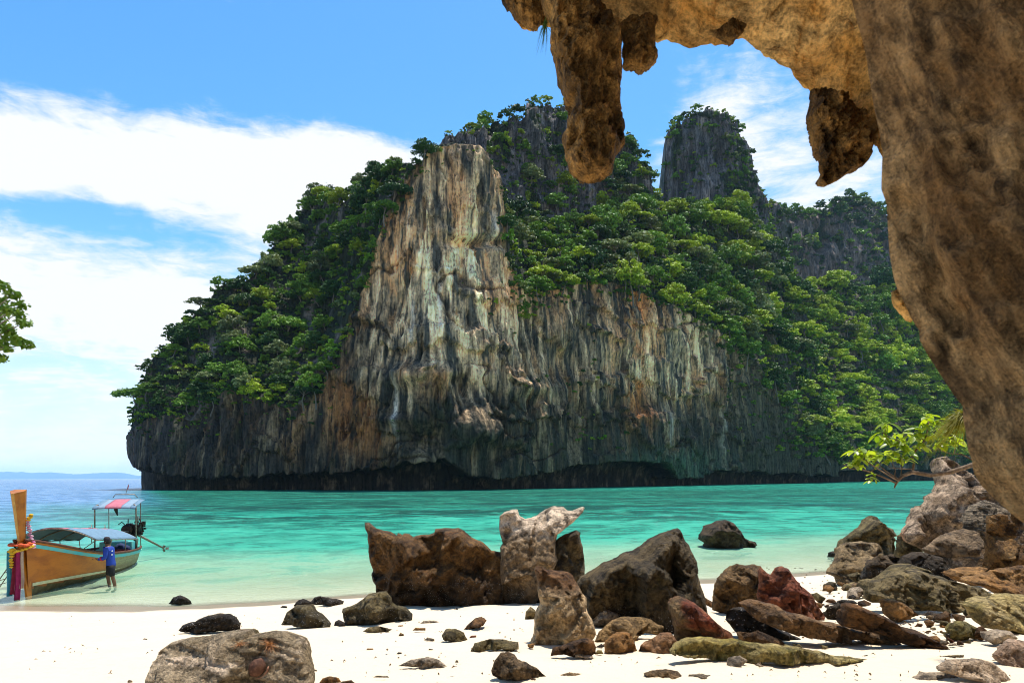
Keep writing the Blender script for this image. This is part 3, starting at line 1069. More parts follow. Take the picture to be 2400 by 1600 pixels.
def build_tree_protos():
    protos = []
    for i in range(9):
        rng = np.random.RandomState(300 + i)
        shp = 'umbrella' if i in (3, 7) else 'round'
        V, Fc, lv, cs = crown_mesh(40 + i, 1.0, 34 + (i % 3) * 9, 56, 0.076, flat=0.72 + 0.14 * (i % 3), shape=shp)
        me = mesh_np("crown", V, Fc, [m_leaf['mid green']], False)
        set_attr(me, 'lv', lv)
        tm = trunk_mb(cs, 1.25, 0.06, rng)
        tme = bpy.data.meshes.new("trunk")
        tme.from_pydata(np.concatenate(tm.V).tolist(), [], tm.Fc)
        tme.materials.append(m_bark)
        protos.append((me, tme, crown_mesh(140 + i, 1.0, 20, 15, 0.145, flat=0.72 + 0.14 * (i % 3), shape=shp)[:3]))
    return protos


PROTOS = build_tree_protos()
CROWN_SETS = {}


def crown_variant(i, tone):
    key = (i, tone)
    if key not in CROWN_SETS:
        me = PROTOS[i][0].copy()
        me.materials.clear()
        me.materials.append(m_leaf[tone])
        CROWN_SETS[key] = me
    return CROWN_SETS[key]


rng = np.random.RandomState(11)


def surf_at(m, px, py, lo, hi):
    """surface points of a mass for photo positions; rows restricted to kinds lo..hi"""
    c = int(np.argmin(np.abs(m.px - px)))
    kk = m.kind[c]
    rows = np.where((kk >= lo) & (kk <= hi))[0]
    if len(rows) == 0:
        return None
    j = rows[np.argmin(np.abs(m.PY[c, rows] - py))]
    if abs(m.PY[c, j] - py) > 14:
        return None
    return m.X[c, j], m.Y[c, j], m.Z[c, j]


SPOTS = []   # x, y, z, radius, zone, projected px size


def scatter(m, box, ntry, rad_px, spacing, zone, keep, lo=1, hi=1, lift=0.35, dest=None):
    dest = SPOTS if dest is None else dest
    pts = []
    cell = {}
    for _ in range(ntry):
        px, py = rng.uniform(box[0], box[2]), rng.uniform(box[1], box[3])
        if rng.rand() > keep(px, py):
            continue
        ck = (int(px // spacing), int(py // (spacing * 0.75)))
        bad = False
        for dx in (-1, 0, 1):
            for dy in (-1, 0, 1):
                for q in cell.get((ck[0] + dx, ck[1] + dy), ()):
                    if ((q[0] - px) / spacing) ** 2 + ((q[1] - py) / (spacing * 0.75)) ** 2 < 1:
                        bad = True
        if bad:
            continue
        s = surf_at(m, px, py, lo, hi)
        if s is None:
            continue
        cell.setdefault(ck, []).append((px, py))
        rp = rad_px[0] * 0.75 + (rad_px[1] * 1.08 - rad_px[0] * 0.75) * rng.rand() ** 1.5
        r = rp * s[1] / F
        dest.append((s[0], s[1] - 0.25 * r, s[2] + lift * r, r, zone, rp, px, py))
    return len(dest)


def nz2(px, py, s, seed):
    return float(perlin(np.array([[px / s, py / s, seed * 1.37]]), seed)[0])


BUSH = []
# left flank of the cliff
scatter(mass_A, (296, 370, 1000, 960), 9000, (17, 34), 23, 'left flank', lambda x, y: 0.95 if nz2(x, y, 75, 3) > 0.0 else 0.07)
scatter(mass_A, (1172, 460, 1962, 1085), 14000, (18, 37), 24, 'forest above the bare face', lambda x, y: 0.95)
scatter(mass_B, (1030, 262, 1530, 520), 3000, (12, 26), 24, 'grey peak', lambda x, y: 0.75 if nz2(x, y, 50, 5) > 0.08 else 0.03, 0, 1)
scatter(mass_B, (1400, 330, 1530, 520), 2000, (15, 28), 19, 'grey peak', lambda x, y: 0.9, 0, 1)
scatter(mass_C, (1556, 280, 1830, 540), 2500, (7, 15), 16, 'rock tower', lambda x, y: (0.9 if x > 1690 or y < 310 + 0.1 * abs(x - 1650) else (0.4 if nz2(x, y, 36, 6) > 0.3 else 0.0)), 0, 1)
scatter(mass_D, (1770, 465, 2110, 760), 2500, (11, 22), 20, 'far cliff', lambda x, y: (0.95 if y < 528 + 0.5 * max(0, x - 2010) else (0.7 if nz2(x, y, 50, 7) > 0.2 or x > 2010 else 0.02)), 0, 1)
scatter(mass_E, (1850, 665, 2330, 1075), 9000, (16, 33), 22, 'back slope', lambda x, y: 0.95, 0, 1)
# bushes and scrub
scatter(mass_A, (296, 370, 1000, 1000), 9000, (6, 13), 9, 'b', lambda x, y: 0.8 if nz2(x, y, 60, 13) > -0.1 else 0.12, 1, 1, 0.2, BUSH)
scatter(mass_A, (1168, 440, 1962, 1090), 12000, (7, 14), 10, 'b', lambda x, y: 0.9, 1, 1, 0.2, BUSH)
scatter(mass_B, (1030, 262, 1530, 560), 5000, (5, 11), 11, 'b', lambda x, y: 0.7 if nz2(x, y, 45, 15) > 0.0 else 0.04, 0, 1, 0.2, BUSH)
scatter(mass_C, (1556, 280, 1830, 560), 4000, (4, 9), 10, 'b', lambda x, y: 0.8 if x > 1690 or y < 315 else (0.4 if nz2(x, y, 30, 16) > 0.2 else 0.03), 0, 1, 0.2, BUSH)
scatter(mass_D, (1770, 465, 2110, 760), 5000, (5, 11), 11, 'b', lambda x, y: 0.8 if y < 530 or x > 1990 else (0.5 if nz2(x, y, 40, 17) > 0.18 else 0.02), 0, 1, 0.2, BUSH)
scatter(mass_E, (1850, 670, 2330, 1090), 8000, (7, 13), 11, 'b', lambda x, y: 0.9, 0, 1, 0.2, BUSH)
# scrub that clings to the bare face: at its rim and on ledges
def on_face(x, y):
    f = float(F_A(x))
    d = y - f
    p = 0.75 * math.exp(-(max(d, 0) / 26.0) ** 2)
    for cx, cy, sx, sy, a in ((1220, 700, 60, 60, .5), (1300, 690, 60, 40, .5), (1725, 900, 30, 130, .6), (1850, 960, 60, 110, .8), (1900, 1040, 50, 60, .6), (1240, 905, 40, 10, .6), (1440, 1030, 70, 40, .2),
                              (560, 980, 60, 50, .15), (760, 950, 30, 50, .3), (940, 1020, 30, 20, .5), (1150, 560, 50, 14, .4), (420, 990, 100, 40, .3), (1360, 900, 30, 90, .25)):
        p += a * math.exp(-((x - cx) / sx) ** 2 - ((y - cy) / sy) ** 2)
    return p
scatter(mass_A, (300, 360, 1950, 1060), 9000, (4, 10), 9, 'b', on_face, 0, 0, 0.15, BUSH)
scatter(mass_A, (1172, 470, 1830, 960), 3500, (9, 22), 17, 'forest above the bare face', lambda x, y: 0.75 if 0 < y - float(F_A(x)) < 16 + 30 * max(0, nz2(x, y, 40, 44)) + (40 if 1170 < x < 1260 else 0) else 0, 0, 0, -0.1)
scatter(mass_A, (1820, 850, 1950, 1075), 900, (10, 20), 20, 'forest above the bare face', lambda x, y: 0.5 * min(1, on_face(x, y)), 0, 0, 0.1)


def tone_for(zone, x, y, i):
    q = rng.rand()
    if zone == 'left flank':
        p = (0.13, 0.34, 0.38, 0.15)
    elif zone == 'forest above the bare face':
        p = (0.28, 0.36, 0.20, 0.16)
    elif zone == 'back slope':
        p = (0.68, 0.26, 0.03, 0.03)  # sun on this slope put into the colour as a brighter leaf mix
    elif zone == 'far cliff':
        p = (0.10, 0.40, 0.40, 0.10)
    else:
        p = (0.24, 0.38, 0.28, 0.10)
    k = np.searchsorted(np.cumsum(p), q)
    return ['bright yellow-green', 'mid green', 'dark green', 'grey-green'][min(k, 3)]


def place_of(zone, px, py):
    """where on the headland a tree stands, in words one can follow with the eye"""
    if zone == 'left flank':
        up = py - float(np.interp(px, [300, 1000], [900, 370]))
        if px < 480:
            return "at the seaward end of the cliff's left flank"
        if up < 70:
            return "along the ridge line of the cliff's left flank"
        return "midway up the cliff's left flank" if px < 760 else "beside the bare spur on the cliff's left flank"
    if zone == 'forest above the bare face':
        if px > 1700:
            return "on the forested shoulder right of the bare cliff face"
        if py > float(F_A(px)) - 70:
            return "leaning over the rim of the bare cliff face"
        if py < 560:
            return "in the saddle forest below the peak and tower"
        return "in the middle of the forest above the bare cliff face"
    if zone == 'grey peak':
        return "on the grey peak behind the bare spur"
    if zone == 'rock tower':
        return "on the steep dark rock tower"
    if zone == 'far cliff':
        return "on the farther shaded cliff beside the cave wall"
    if py < 800:
        return "high on the forest slope below the far cliff"
    return "low on the back slope near the water" if py > 960 else "midway down the back slope beside the rock wall"


def build_forest():
    order = sorted(range(len(SPOTS)), key=lambda i: -SPOTS[i][5])
    first, rest = order[:290], order[290:]
    for i in first:
        x, y, z, r, zone, rp, ppx, ppy = SPOTS[i]
        tone = tone_for(zone, x, y, i)
        v = rng.randint(0, 9)
        t = empty("tree", (x, y, z), rng.uniform(0, 6.28))
        t.scale = (r * rng.uniform(.8, 1.15), r * rng.uniform(.9, 1.1), r * rng.uniform(.75, 1.4))
        where = place_of(zone, ppx, ppy)
        size = 'broad' if rp > 29 else 'smaller'
        tag(t, "%s %s tree %s" % (size, tone, where), "tree", "%s %s trees %s" % (size, tone, where))
        link(bpy.data.objects.new("crown", crown_variant(v, tone)), t)
        link(bpy.data.objects.new("trunk", PROTOS[v][1]), t)
    # all the smaller ones as one mass of wood and one of scrub
    Vs, Fs, Ls, Ts, off = [], [], [], [], 0
    for i in rest:
        x, y, z, r, zone, rp, ppx, ppy = SPOTS[i]
        V, Fc, lv = PROTOS[rng.randint(0, 9)][2]
        a = rng.uniform(0, 6.28)
        rot = np.array([[math.cos(a), -math.sin(a), 0], [math.sin(a), math.cos(a), 0], [0, 0, 1]])
        W = (V * np.array([r, r, r * rng.uniform(.85, 1.2)])) @ rot.T + np.array([x, y, z])
        Vs.append(W)
        Fs.append(Fc + off)
        off += len(W)
        Ls.append(lv)
        Ts.append(np.repeat(np.array([TONES[tone_for(zone, x, y, i)]]) * rng.uniform(.75, 1.25), len(W), 0))
    o = obj_np("forest_trees", np.concatenate(Vs), np.concatenate(Fs), [m_leaf_stuff], False)
    set_attr(o.data, 'lv', np.concatenate(Ls))
    set_attr(o.data, 'tone', np.concatenate(Ts), 'FLOAT_COLOR')
    tag(o, "smaller trees crowded between the larger ones over the headland", "trees", kind='stuff')
    Vs, Fs, Ls, Ts, off = [], [], [], [], 0
    bvars = [crown_mesh(900 + k, 1.0, 5, 11, 0.27, 0.7)[:3] for k in range(6)]
    for (x, y, z, r, zone, rp, ppx, ppy) in BUSH:
        V, Fc, lv = bvars[rng.randint(0, 6)]
        a = rng.uniform(0, 6.28)
        rot = np.array([[math.cos(a), -math.sin(a), 0], [math.sin(a), math.cos(a), 0], [0, 0, 1]])
        W = (V * r * 1.15) @ rot.T + np.array([x, y, z])
        Vs.append(W)
        Fs.append(Fc + off)
        off += len(W)
        Ls.append(lv)
        tone = ['bright yellow-green', 'mid green', 'dark green', 'dark green', 'mid green'][rng.randint(0, 5)]
        Ts.append(np.repeat(np.array([TONES[tone]]) * rng.uniform(.6, 1.1), len(W), 0))
    o = obj_np("undergrowth", np.concatenate(Vs), np.concatenate(Fs), [m_leaf_stuff], False)
    set_attr(o.data, 'lv', np.concatenate(Ls))
    set_attr(o.data, 'tone', np.concatenate(Ts), 'FLOAT_COLOR')
    tag(o, "low scrub and creepers covering ledges and slopes of the headland", "undergrowth", kind='stuff')
    print("TREES", len(SPOTS), "BUSH", len(BUSH))


build_forest()


# ------------------------------------------------------------------ the rock shelter the picture is taken from
def cave_material(name, base, light, dark, stretch=(1, 1, 1), rot=(0, 0, 0), scale=1.0, bump=0.8, bd=0.12, darkamt=0.5, pop=1.0):
    m, n = new_mat(name)
    tc = n.n('ShaderNodeNewGeometry').outputs['Position']
    v = n.mapping(n.mapping(tc, rot=rot), scale=stretch)
    a = n.noise(v, 1.1 * scale, 6.0, 0.62, 0.15)
    b = n.noise(v, 5.0 * scale, 6.0, 0.66, 0.0)
    c = n.noise(tc, 26.0 * scale, 4.0, 0.65)
    d = n.noise(n.mapping(v, loc=(5, 3, 1)), 2.2 * scale, 5.0, 0.65, 0.15)
    col = n.mix(n.ss(a, 0.35, 0.65), base, light)
    col = n.mix(n.math('MULTIPLY', n.ss(d, 0.50, 0.66), darkamt), col, dark)
    col = n.vmath('SCALE', col, scale=n.ss(n.math('ADD', n.math('MULTIPLY', b, 0.6), n.math('MULTIPLY', c, 0.4)), 0.34, 0.66, 0.30, 1.6))
    vo = n.voronoi(n.vmath('ADD', tc, n.vmath('SCALE', (0.08, 0.08, 0.08), scale=c)), 7.0 * scale, 'SMOOTH_F1')
    vp = n.voronoi(tc, 19.0 * scale, 'F1')
    h = n.math('ADD', n.math('MULTIPLY', b, 0.8), n.math('ADD', n.math('MULTIPLY', c, 0.35), n.math('MULTIPLY', d, 0.6)))
    h = n.math('SUBTRACT', h, n.math('ADD', n.math('MULTIPLY', vo, 0.55 * pop), n.math('MULTIPLY', vp, 0.22 * pop)))
    n.out(n.principled(col, 0.85, n.bump(h, bump, bd), 0.2))
    return m


m_ochre = cave_material("ochre_cave_rock", (0.62, 0.30, 0.062), (0.80, 0.50, 0.185), (0.045, 0.028, 0.012), stretch=(0.45, 1.0, 1.9), rot=(0, R(-28), 0), scale=1.6, darkamt=0.42, pop=0.5)
m_stal = cave_material("brown_stalactite_rock", (0.19, 0.098, 0.027), (0.58, 0.31, 0.088), (0.022, 0.014, 0.007), stretch=(1.2, 1.2, 0.7), scale=2.2, bump=1.0, bd=0.22, darkamt=0.7)
m_wall = cave_material("brown_shelter_wall", (0.25, 0.128, 0.044), (0.56, 0.335, 0.140), (0.014, 0.008, 0.005), stretch=(1.0, 1.0, 0.26), rot=(0, R(34), 0), scale=3.0, bump=1.0, bd=0.09, darkamt=0.7, pop=0.15)

LIP = np.array([(1120, -60), (1165, -2), (1178, 8), (1195, 32), (1220, 56), (1240, 66), (1262, 58), (1300, 66), (1380, 70), (1440, 80), (1470, 92), (1500, 98), (1534, 98), (1561, 86), (1602, 88), (1640, 93), (1670, 96), (1690, 98), (1715, 98), (1742, 86), (1770, 104), (1786, 120), (1792, 136), (1819, 164), (1843, 176), (1867, 205), (1892, 232), (1920, 262), (1950, 290), (1985, 310), (2027, 320), (2048, 357), (2075, 374), (2130, 420), (2220, 500), (2400, 640)], float)


def build_overhang():
    s = np.concatenate([[0], np.cumsum(np.hypot(*np.diff(LIP, axis=0).T))])
    q = np.linspace(0, s[-1], 340)
    px, py = np.interp(q, s, LIP[:, 0]), np.interp(q, s, LIP[:, 1])
    Yl = np.interp(px, [1120, 1500, 1900, 2080, 2400], [5.1, 4.95, 4.6, 4.2, 3.9])
    lx, ly, lz = at(px, py, Yl)
    nu = len(px)
    zc = np.maximum(7.05, lz + 0.15)
    prof = []
    # outside face, top to lip
    for t in np.linspace(0, 1, 34):
        prof.append(('out', t))
    for t in np.linspace(0, 1, 150)[1:]:
        prof.append(('in', t))
    VX, VY, VZ = [], [], []
    for kind, t in prof:
        if kind == 'out':
            a = (1 - t)
            VX.append(lx + 0.6 * a)
            VY.append(ly + 0.9 * math.sin(a * 1.5))
            VZ.append(lz + 3.2 * a ** 1.3)
        else:
            e = t ** 1.5
            yy = ly - e * (ly + 3.5)
            rise = (zc + 0.5 - lz) * (1 - np.exp(-np.minimum(t * 3.4, 5))) + 0.18 * np.minimum(t * 6, 1)
            VX.append(lx - (0.25 * t) * 0)
            VY.append(yy)
            VZ.append(lz + rise)
    X, Y, Z = np.stack(VX, 1), np.stack(VY, 1), np.stack(VZ, 1)
    P = np.stack([X.ravel(), Y.ravel(), Z.ravel()], 1)
    # strata that run along the lip, pits and knobs
    dd = 0.14 * fbm(P * 0.8, 3, 301) + 0.075 * ridged(P * np.array([0.7, 2.2, 2.6]), 4, 305) + 0.05 * fbm(P * 4.5, 4, 309)
    pit = 0.22 * sstep(fbm(P * 1.5 + 3, 3, 313), 0.25, 0.7)
    tin = np.concatenate([np.zeros(34), np.linspace(0, 1, 150)[1:]])[None].repeat(nu, 0).ravel()
    w = sstep(tin, 0.0, 0.03)
    Z = Z + ((dd + pit) * w).reshape(Z.shape) - 0.05 * (fbm(P * 3.3, 4, 317) * (1 - w)).reshape(Z.shape)
    Y = Y + (0.10 * fbm(P * 1.7, 4, 319) + 0.05 * fbm(P * 6, 3, 321)).reshape(Y.shape)
    V = np.stack([X, Y, Z], -1).reshape(-1, 3)
    o = obj_np("rock_overhang", V, grid_faces(*X.shape), [m_ochre])
    # roof slab that closes the shelter above
    mb = MB()
    mb.box((5.4, 0.0, 10.8), (12.4, 9.4, 2.0))
    cap = mb.build("roof_mass", m_ochre, o)
    tag(o, "ochre rock ceiling arching over the beach in the upper right", "rock overhang", kind='structure')
    return o


overhang = build_overhang()


def poly_inside(pt, poly):
    x, y = pt[:, 0], pt[:, 1]
    ins = np.zeros(len(pt), bool)
    n = len(poly)
    for i in range(n):
        x0, y0 = poly[i]
        x1, y1 = poly[(i + 1) % n]
        if y0 == y1:
            continue
        c = ((y0 > y) != (y1 > y)) & (x < (x1 - x0) * (y - y0) / (y1 - y0) + x0)
        ins ^= c
    return ins


def dist_poly(pt, poly):
    a = poly
    b = np.roll(poly, -1, 0)
    out = np.full(len(pt), 1e9)
    for s in range(0, len(pt), 800):
        p = pt[s:s + 800, None]
        ab = (b - a)[None]
        t = np.clip(((p - a[None]) * ab).sum(-1) / np.maximum((ab ** 2).sum(-1), 1e-12), 0, 1)
        out[s:s + 800] = np.sqrt((((a[None] + t[..., None] * ab) - p) ** 2).sum(-1)).min(1)
    return out


CROPS = {'B': (0, 1100, 4.9), 2: (800, 1150, 2.6133), 3: (1600, 1050, 2.851), 4: (300, 1350, 2.352), 5: (1180, 1300, 2.868), 6: (1150, 0, 3.408), 7: (1700, 0, 3.36), 8: (1900, 650, 2.85), 9: (1950, 1230, 4.238), 0: (0, 0, 1.0)}


def crop_pts(crop, pts):
    x0, y0, s = CROPS[crop]
    return np.array([(x0 + a / s, y0 + b / s) for a, b in pts], float)


BLOCKY = 1.0      # how far broken blocks step out of a rock's surface


def rock(name, label, crop, pts, mat, cat="rock", T=0.42, Y=None, lean=0.0, fac=7, seed=1, rough=1.0, ridges=(), group=None, kind=None, parent=None, step=3.4, back=0.8, prof=0.40, strata=0.0, dig=0.0, dY=0.0, colfn=None):
    """a boulder: its outline seen from the beach, swollen to real depth with angular facets and broken surface"""
    src = crop_pts(crop, pts)
    rr = np.random.RandomState(seed * 7 + 3)
    cxp, bot = src[:, 0].mean(), src[:, 1].max()
    kb = int(np.argmax(src[:, 1]))
    hit = ground_hit(src[kb, 0], bot)
    Y = hit if Y is None else (min(Y, hit + 0.2) if parent is None else Y)
    wpx, hpx = np.ptp(src[:, 0]), np.ptp(src[:, 1])
    m_per = Y / F
    Tm = T * min(wpx, hpx * 1.6) * m_per
    Yp = Y + 0.45 * Tm + dY
    if dig:
        lowm = src[:, 1] > bot - 0.25 * hpx
        src[lowm, 1] += dig * hpx
    x, _, z = at(src[:, 0], src[:, 1], Yp)
    poly = np.stack([x, z], 1)
    size = math.sqrt(np.ptp(x) * np.ptp(z))
    e = max(step * m_per, size / 85)
    # resample and roughen the outline
    seg = np.roll(poly, -1, 0) - poly
    L = np.hypot(*seg.T)
    res = []
    for i in range(len(poly)):
        k = max(1, int(round(L[i] / e)))
        for j in range(k):
            res.append(poly[i] + seg[i] * j / k)
    res = np.array(res)
    q3 = np.stack([res[:, 0], res[:, 1], np.full(len(res), seed * 3.1)], 1)
    amp = 0.020 * size * rough
    res = res + np.stack([fbm(q3 * (4.0 / size), 3, seed), fbm(q3 * (4.0 / size) + 31, 3, seed + 1)], 1) * amp
    x0, x1, z0, z1 = res[:, 0].min(), res[:, 0].max(), res[:, 1].min(), res[:, 1].max()
    gx, gz = np.meshgrid(np.arange(x0, x1, e), np.arange(z0, z1, e * 0.9))
    g = np.stack([gx.ravel(), gz.ravel()], 1) + rr.uniform(-.28, .28, (gx.size, 2)) * e
    ins = poly_inside(g, res)
    g = g[ins]
    d = dist_poly(g, res)
    g, d = g[d > 0.55 * e], d[d > 0.55 * e]
    nb = len(res)
    allp = np.concatenate([res, g])
    dd = np.concatenate([np.zeros(nb), d])
    vo, eo, fo, ov, oe, of = geometry.delaunay_2d_cdt([Vector(p) for p in allp], [(i, (i + 1) % nb) for i in range(nb)], [], 1, 1e-6)
    vo = np.array([tuple(p) for p in vo])
    src_i = np.array([o[0] if len(o) else 0 for o in ov])
    dv = dd[src_i]
    onb = src_i < nb
    D = dv.max() + 1e-9
    dn = dv / D
    base = Tm * np.power(np.clip(dn / 0.75, 0, 1), prof)
    xc, zc = (x0 + x1) / 2, (z0 + z1) / 2
    f = base.copy()
    for j in range(fac):
        ph = rr.uniform(0, 2 * math.pi)
        sl = rr.uniform(0.35, 1.0) * Tm / (0.45 * size)
        off = rr.uniform(0.55, 1.05) * Tm
        f = np.minimum(f, off + sl * ((vo[:, 0] - xc) * math.cos(ph) + (vo[:, 1] - zc) * math.sin(ph)))
    f = np.maximum(f, 0.22 * base)
    for (line, h, wd) in ridges:
        lp = crop_pts(crop, line)
        lxx, _, lzz = at(lp[:, 0], lp[:, 1], Yp)
        lpw = np.stack([lxx, lzz], 1)
        dl = np.full(len(vo), 1e9)
        for i in range(len(lpw) - 1):
            ab = lpw[i + 1] - lpw[i]
            t = np.clip(((vo - lpw[i]) @ ab) / (ab @ ab), 0, 1)
            dl = np.minimum(dl, np.hypot(*((lpw[i] + t[:, None] * ab) - vo).T))
        f = f + h * size * np.clip(1 - dl / (wd * size), 0, 1) * np.minimum(1, dn * 5)
    nv = len(vo)
    faces = np.array(fo)
    Vf = np.stack([vo[:, 0], Yp - f, vo[:, 1]], 1)
    Vb = np.stack([vo[:, 0], Yp + back * base * (0.8 + 0.2 * np.sin(vo[:, 0] * 3 / size)), vo[:, 1]], 1)
    bi = np.where(onb, np.arange(nv), np.arange(nv) + nv)
    # orientation: front faces must look to -Y
    a, b, c = Vf[faces[:, 0]], Vf[faces[:, 1]], Vf[faces[:, 2]]
    ny = np.cross(b - a, c - a)[:, 1]
    faces = np.where((ny > 0)[:, None], faces[:, ::-1], faces)
    V = np.concatenate([Vf, Vb])
    FF = np.concatenate([faces, bi[faces][:, ::-1]])
    used = np.unique(FF)
    rem = np.full(2 * nv, -1)
    rem[used] = np.arange(len(used))
    V, FF = V[used], rem[FF]
    edge_w = np.concatenate([np.minimum(1, dn * 6 + 0.25), np.minimum(1, dn * 6 + 0.25)])[used]
    P = V / size
    n1 = np.stack([fbm(P * 3.0 + 11, 4, seed + 5), fbm(P * 3.0 + 23, 4, seed + 6), fbm(P * 3.0 + 37, 4, seed + 7)], 1)
    n2 = ridged(P * 7.0, 4, seed + 9)
    n3 = fbm(P * 20.0, 3, seed + 10)
    V = V + n1 * np.array([0.022, 0.050, 0.022]) * size * rough * edge_w[:, None]
    V[:, 1] -= (0.034 * n2 + 0.020 * n3) * size * rough * edge_w
    kc = 9 + 2 * fac
    cp = np.stack([rr.uniform(P[:, k].min(), P[:, k].max(), kc) for k in range(3)], 1)
    wq = P + 0.06 * n1
    near = np.argmin(((wq[:, None, :] - cp[None]) ** 2).sum(-1), 1)
    ch = rr.uniform(-1, 1, kc)
    ct = rr.normal(size=(kc, 3)) * 0.30
    blk = ch[near] * 0.045 + ((P - cp[near]) * ct[near]).sum(1)
    V[:, 1] -= blk * size * (min(rough, 1.2) if parent is None else 0.45) * edge_w * BLOCKY
    if strata:
        lay = perlin(np.stack([P[:, 0] * 0.8, P[:, 1] * 0.8, P[:, 2] * 16 + P[:, 0] * 4], 1), seed + 12)
        V[:, 1] -= strata * size * np.clip(lay * 3, -1, 1) * edge_w
    zb = z0
    V[:, 1] += lean * (V[:, 2] - zb)
    org = np.array([xc, Yp, zb])
    o = obj_np(name, V - org, FF, [mat], True, parent, tuple(org))
    if label:
        tag(o, label, cat, group, kind)
    return o


# stalactites and knobs hanging from the ceiling: parts of the overhang
S1 = [(400, -60), (450, 130), (470, 250), (490, 350), (490, 420), (520, 480), (550, 540), (560, 640), (580, 700), (580, 790), (600, 825), (640, 840), (660, 880), (655, 930), (620, 980), (605, 1080), (565, 1100), (555, 1180), (565, 1260), (590, 1320), (610, 1390), (640, 1430), (700, 1455), (750, 1485), (800, 1495), (840, 1470), (900, 1455), (950, 1410), (965, 1330), (1000, 1280), (1040, 1215), (1065, 1160), (1050, 1080), (1068, 1040), (1060, 1000), (1040, 960), (1050, 900), (1058, 790), (1040, 650), (1050, 560), (1050, 430), (1040, 320), (1005, 280), (1000, 200), (900, 130), (800, 40), (780, -260), (430, -260)]
rock("stalactite", None, 6, S1, m_stal, Y=4.65, T=0.52, fac=5, seed=401, step=2.4, rough=2.2, parent=overhang, back=0.9,
     ridges=[([(690, 600), (690, 900), (700, 1150), (720, 1400)], 0.10, 0.10), ([(960, 250), (960, 700)], 0.08, 0.09), ([(880, 1050), (880, 1350)], 0.10, 0.18)])
rock("stalactite", None, 6, [(1010, 200), (1030, 270), (1075, 350), (1060, 390), (1048, 440), (1055, 530), (1100, 555), (1190, 572), (1260, 565), (1320, 510), (1335, 450), (1325, 390), (1300, 340), (1310, 250), (1330, 160), (1100, 140)], m_stal, Y=4.75, T=0.5, fac=3, seed=402, step=2.4, rough=2.2, parent=overhang)
rock("stalactite", None, 6, [(70, -60), (100, 10), (125, 50), (150, 95), (200, 150), (240, 190), (300, 215), (325, 240), (370, 210), (410, 160), (440, 110), (500, 60), (540, -40), (520, -200), (100, -220)], m_stal, Y=4.9, T=0.5, fac=4, seed=403, step=2.4, rough=2.2, parent=overhang)
rock("stalactite", None, 7, [(645, 740), (648, 820), (635, 970), (650, 1060), (680, 1150), (700, 1270), (720, 1350), (750, 1430), (820, 1443), (900, 1420), (950, 1390), (1030, 1360), (1070, 1300), (1095, 1200), (1100, 1070), (1120, 960), (1060, 840), (900, 760), (760, 700)], m_stal, Y=4.25, T=0.6, fac=3, seed=404, step=2.4, rough=2.2, parent=overhang,
     ridges=[([(780, 850), (850, 1150), (930, 1380)], 0.10, 0.16), ([(900, 1200), (1000, 1190)], 0.08, 0.12)])
rock("stalactite", None, 6, [(1780, 250), (1800, 300), (1850, 335), (1900, 368), (1930, 355), (1970, 310), (2020, 270), (2040, 200), (1900, 180)], m_stal, Y=4.7, T=0.5, fac=3, seed=405, step=2.4, rough=2.2, parent=overhang)


WALL_EDGE = np.array([(1940, -420), (1975, -140), (1990, -20), (1998, 20), (2008, 60), (2025, 120), (2036, 180), (2045, 240), (2058, 300), (2068, 360), (2066, 400), (2065, 450), (2077, 485), (2080, 540), (2084, 600), (2092, 645), (2100, 676), (2119, 716), (2136, 751), (2153, 778), (2154, 800), (2170, 831), (2198, 870), (2237, 929), (2255, 953), (2256, 976), (2262, 1011), (2266, 1050), (2279, 1075), (2284, 1106), (2303, 1138), (2335, 1170), (2367, 1200), (2410, 1232), (2500, 1290), (2640, 1380), (2900, 1500)], float)


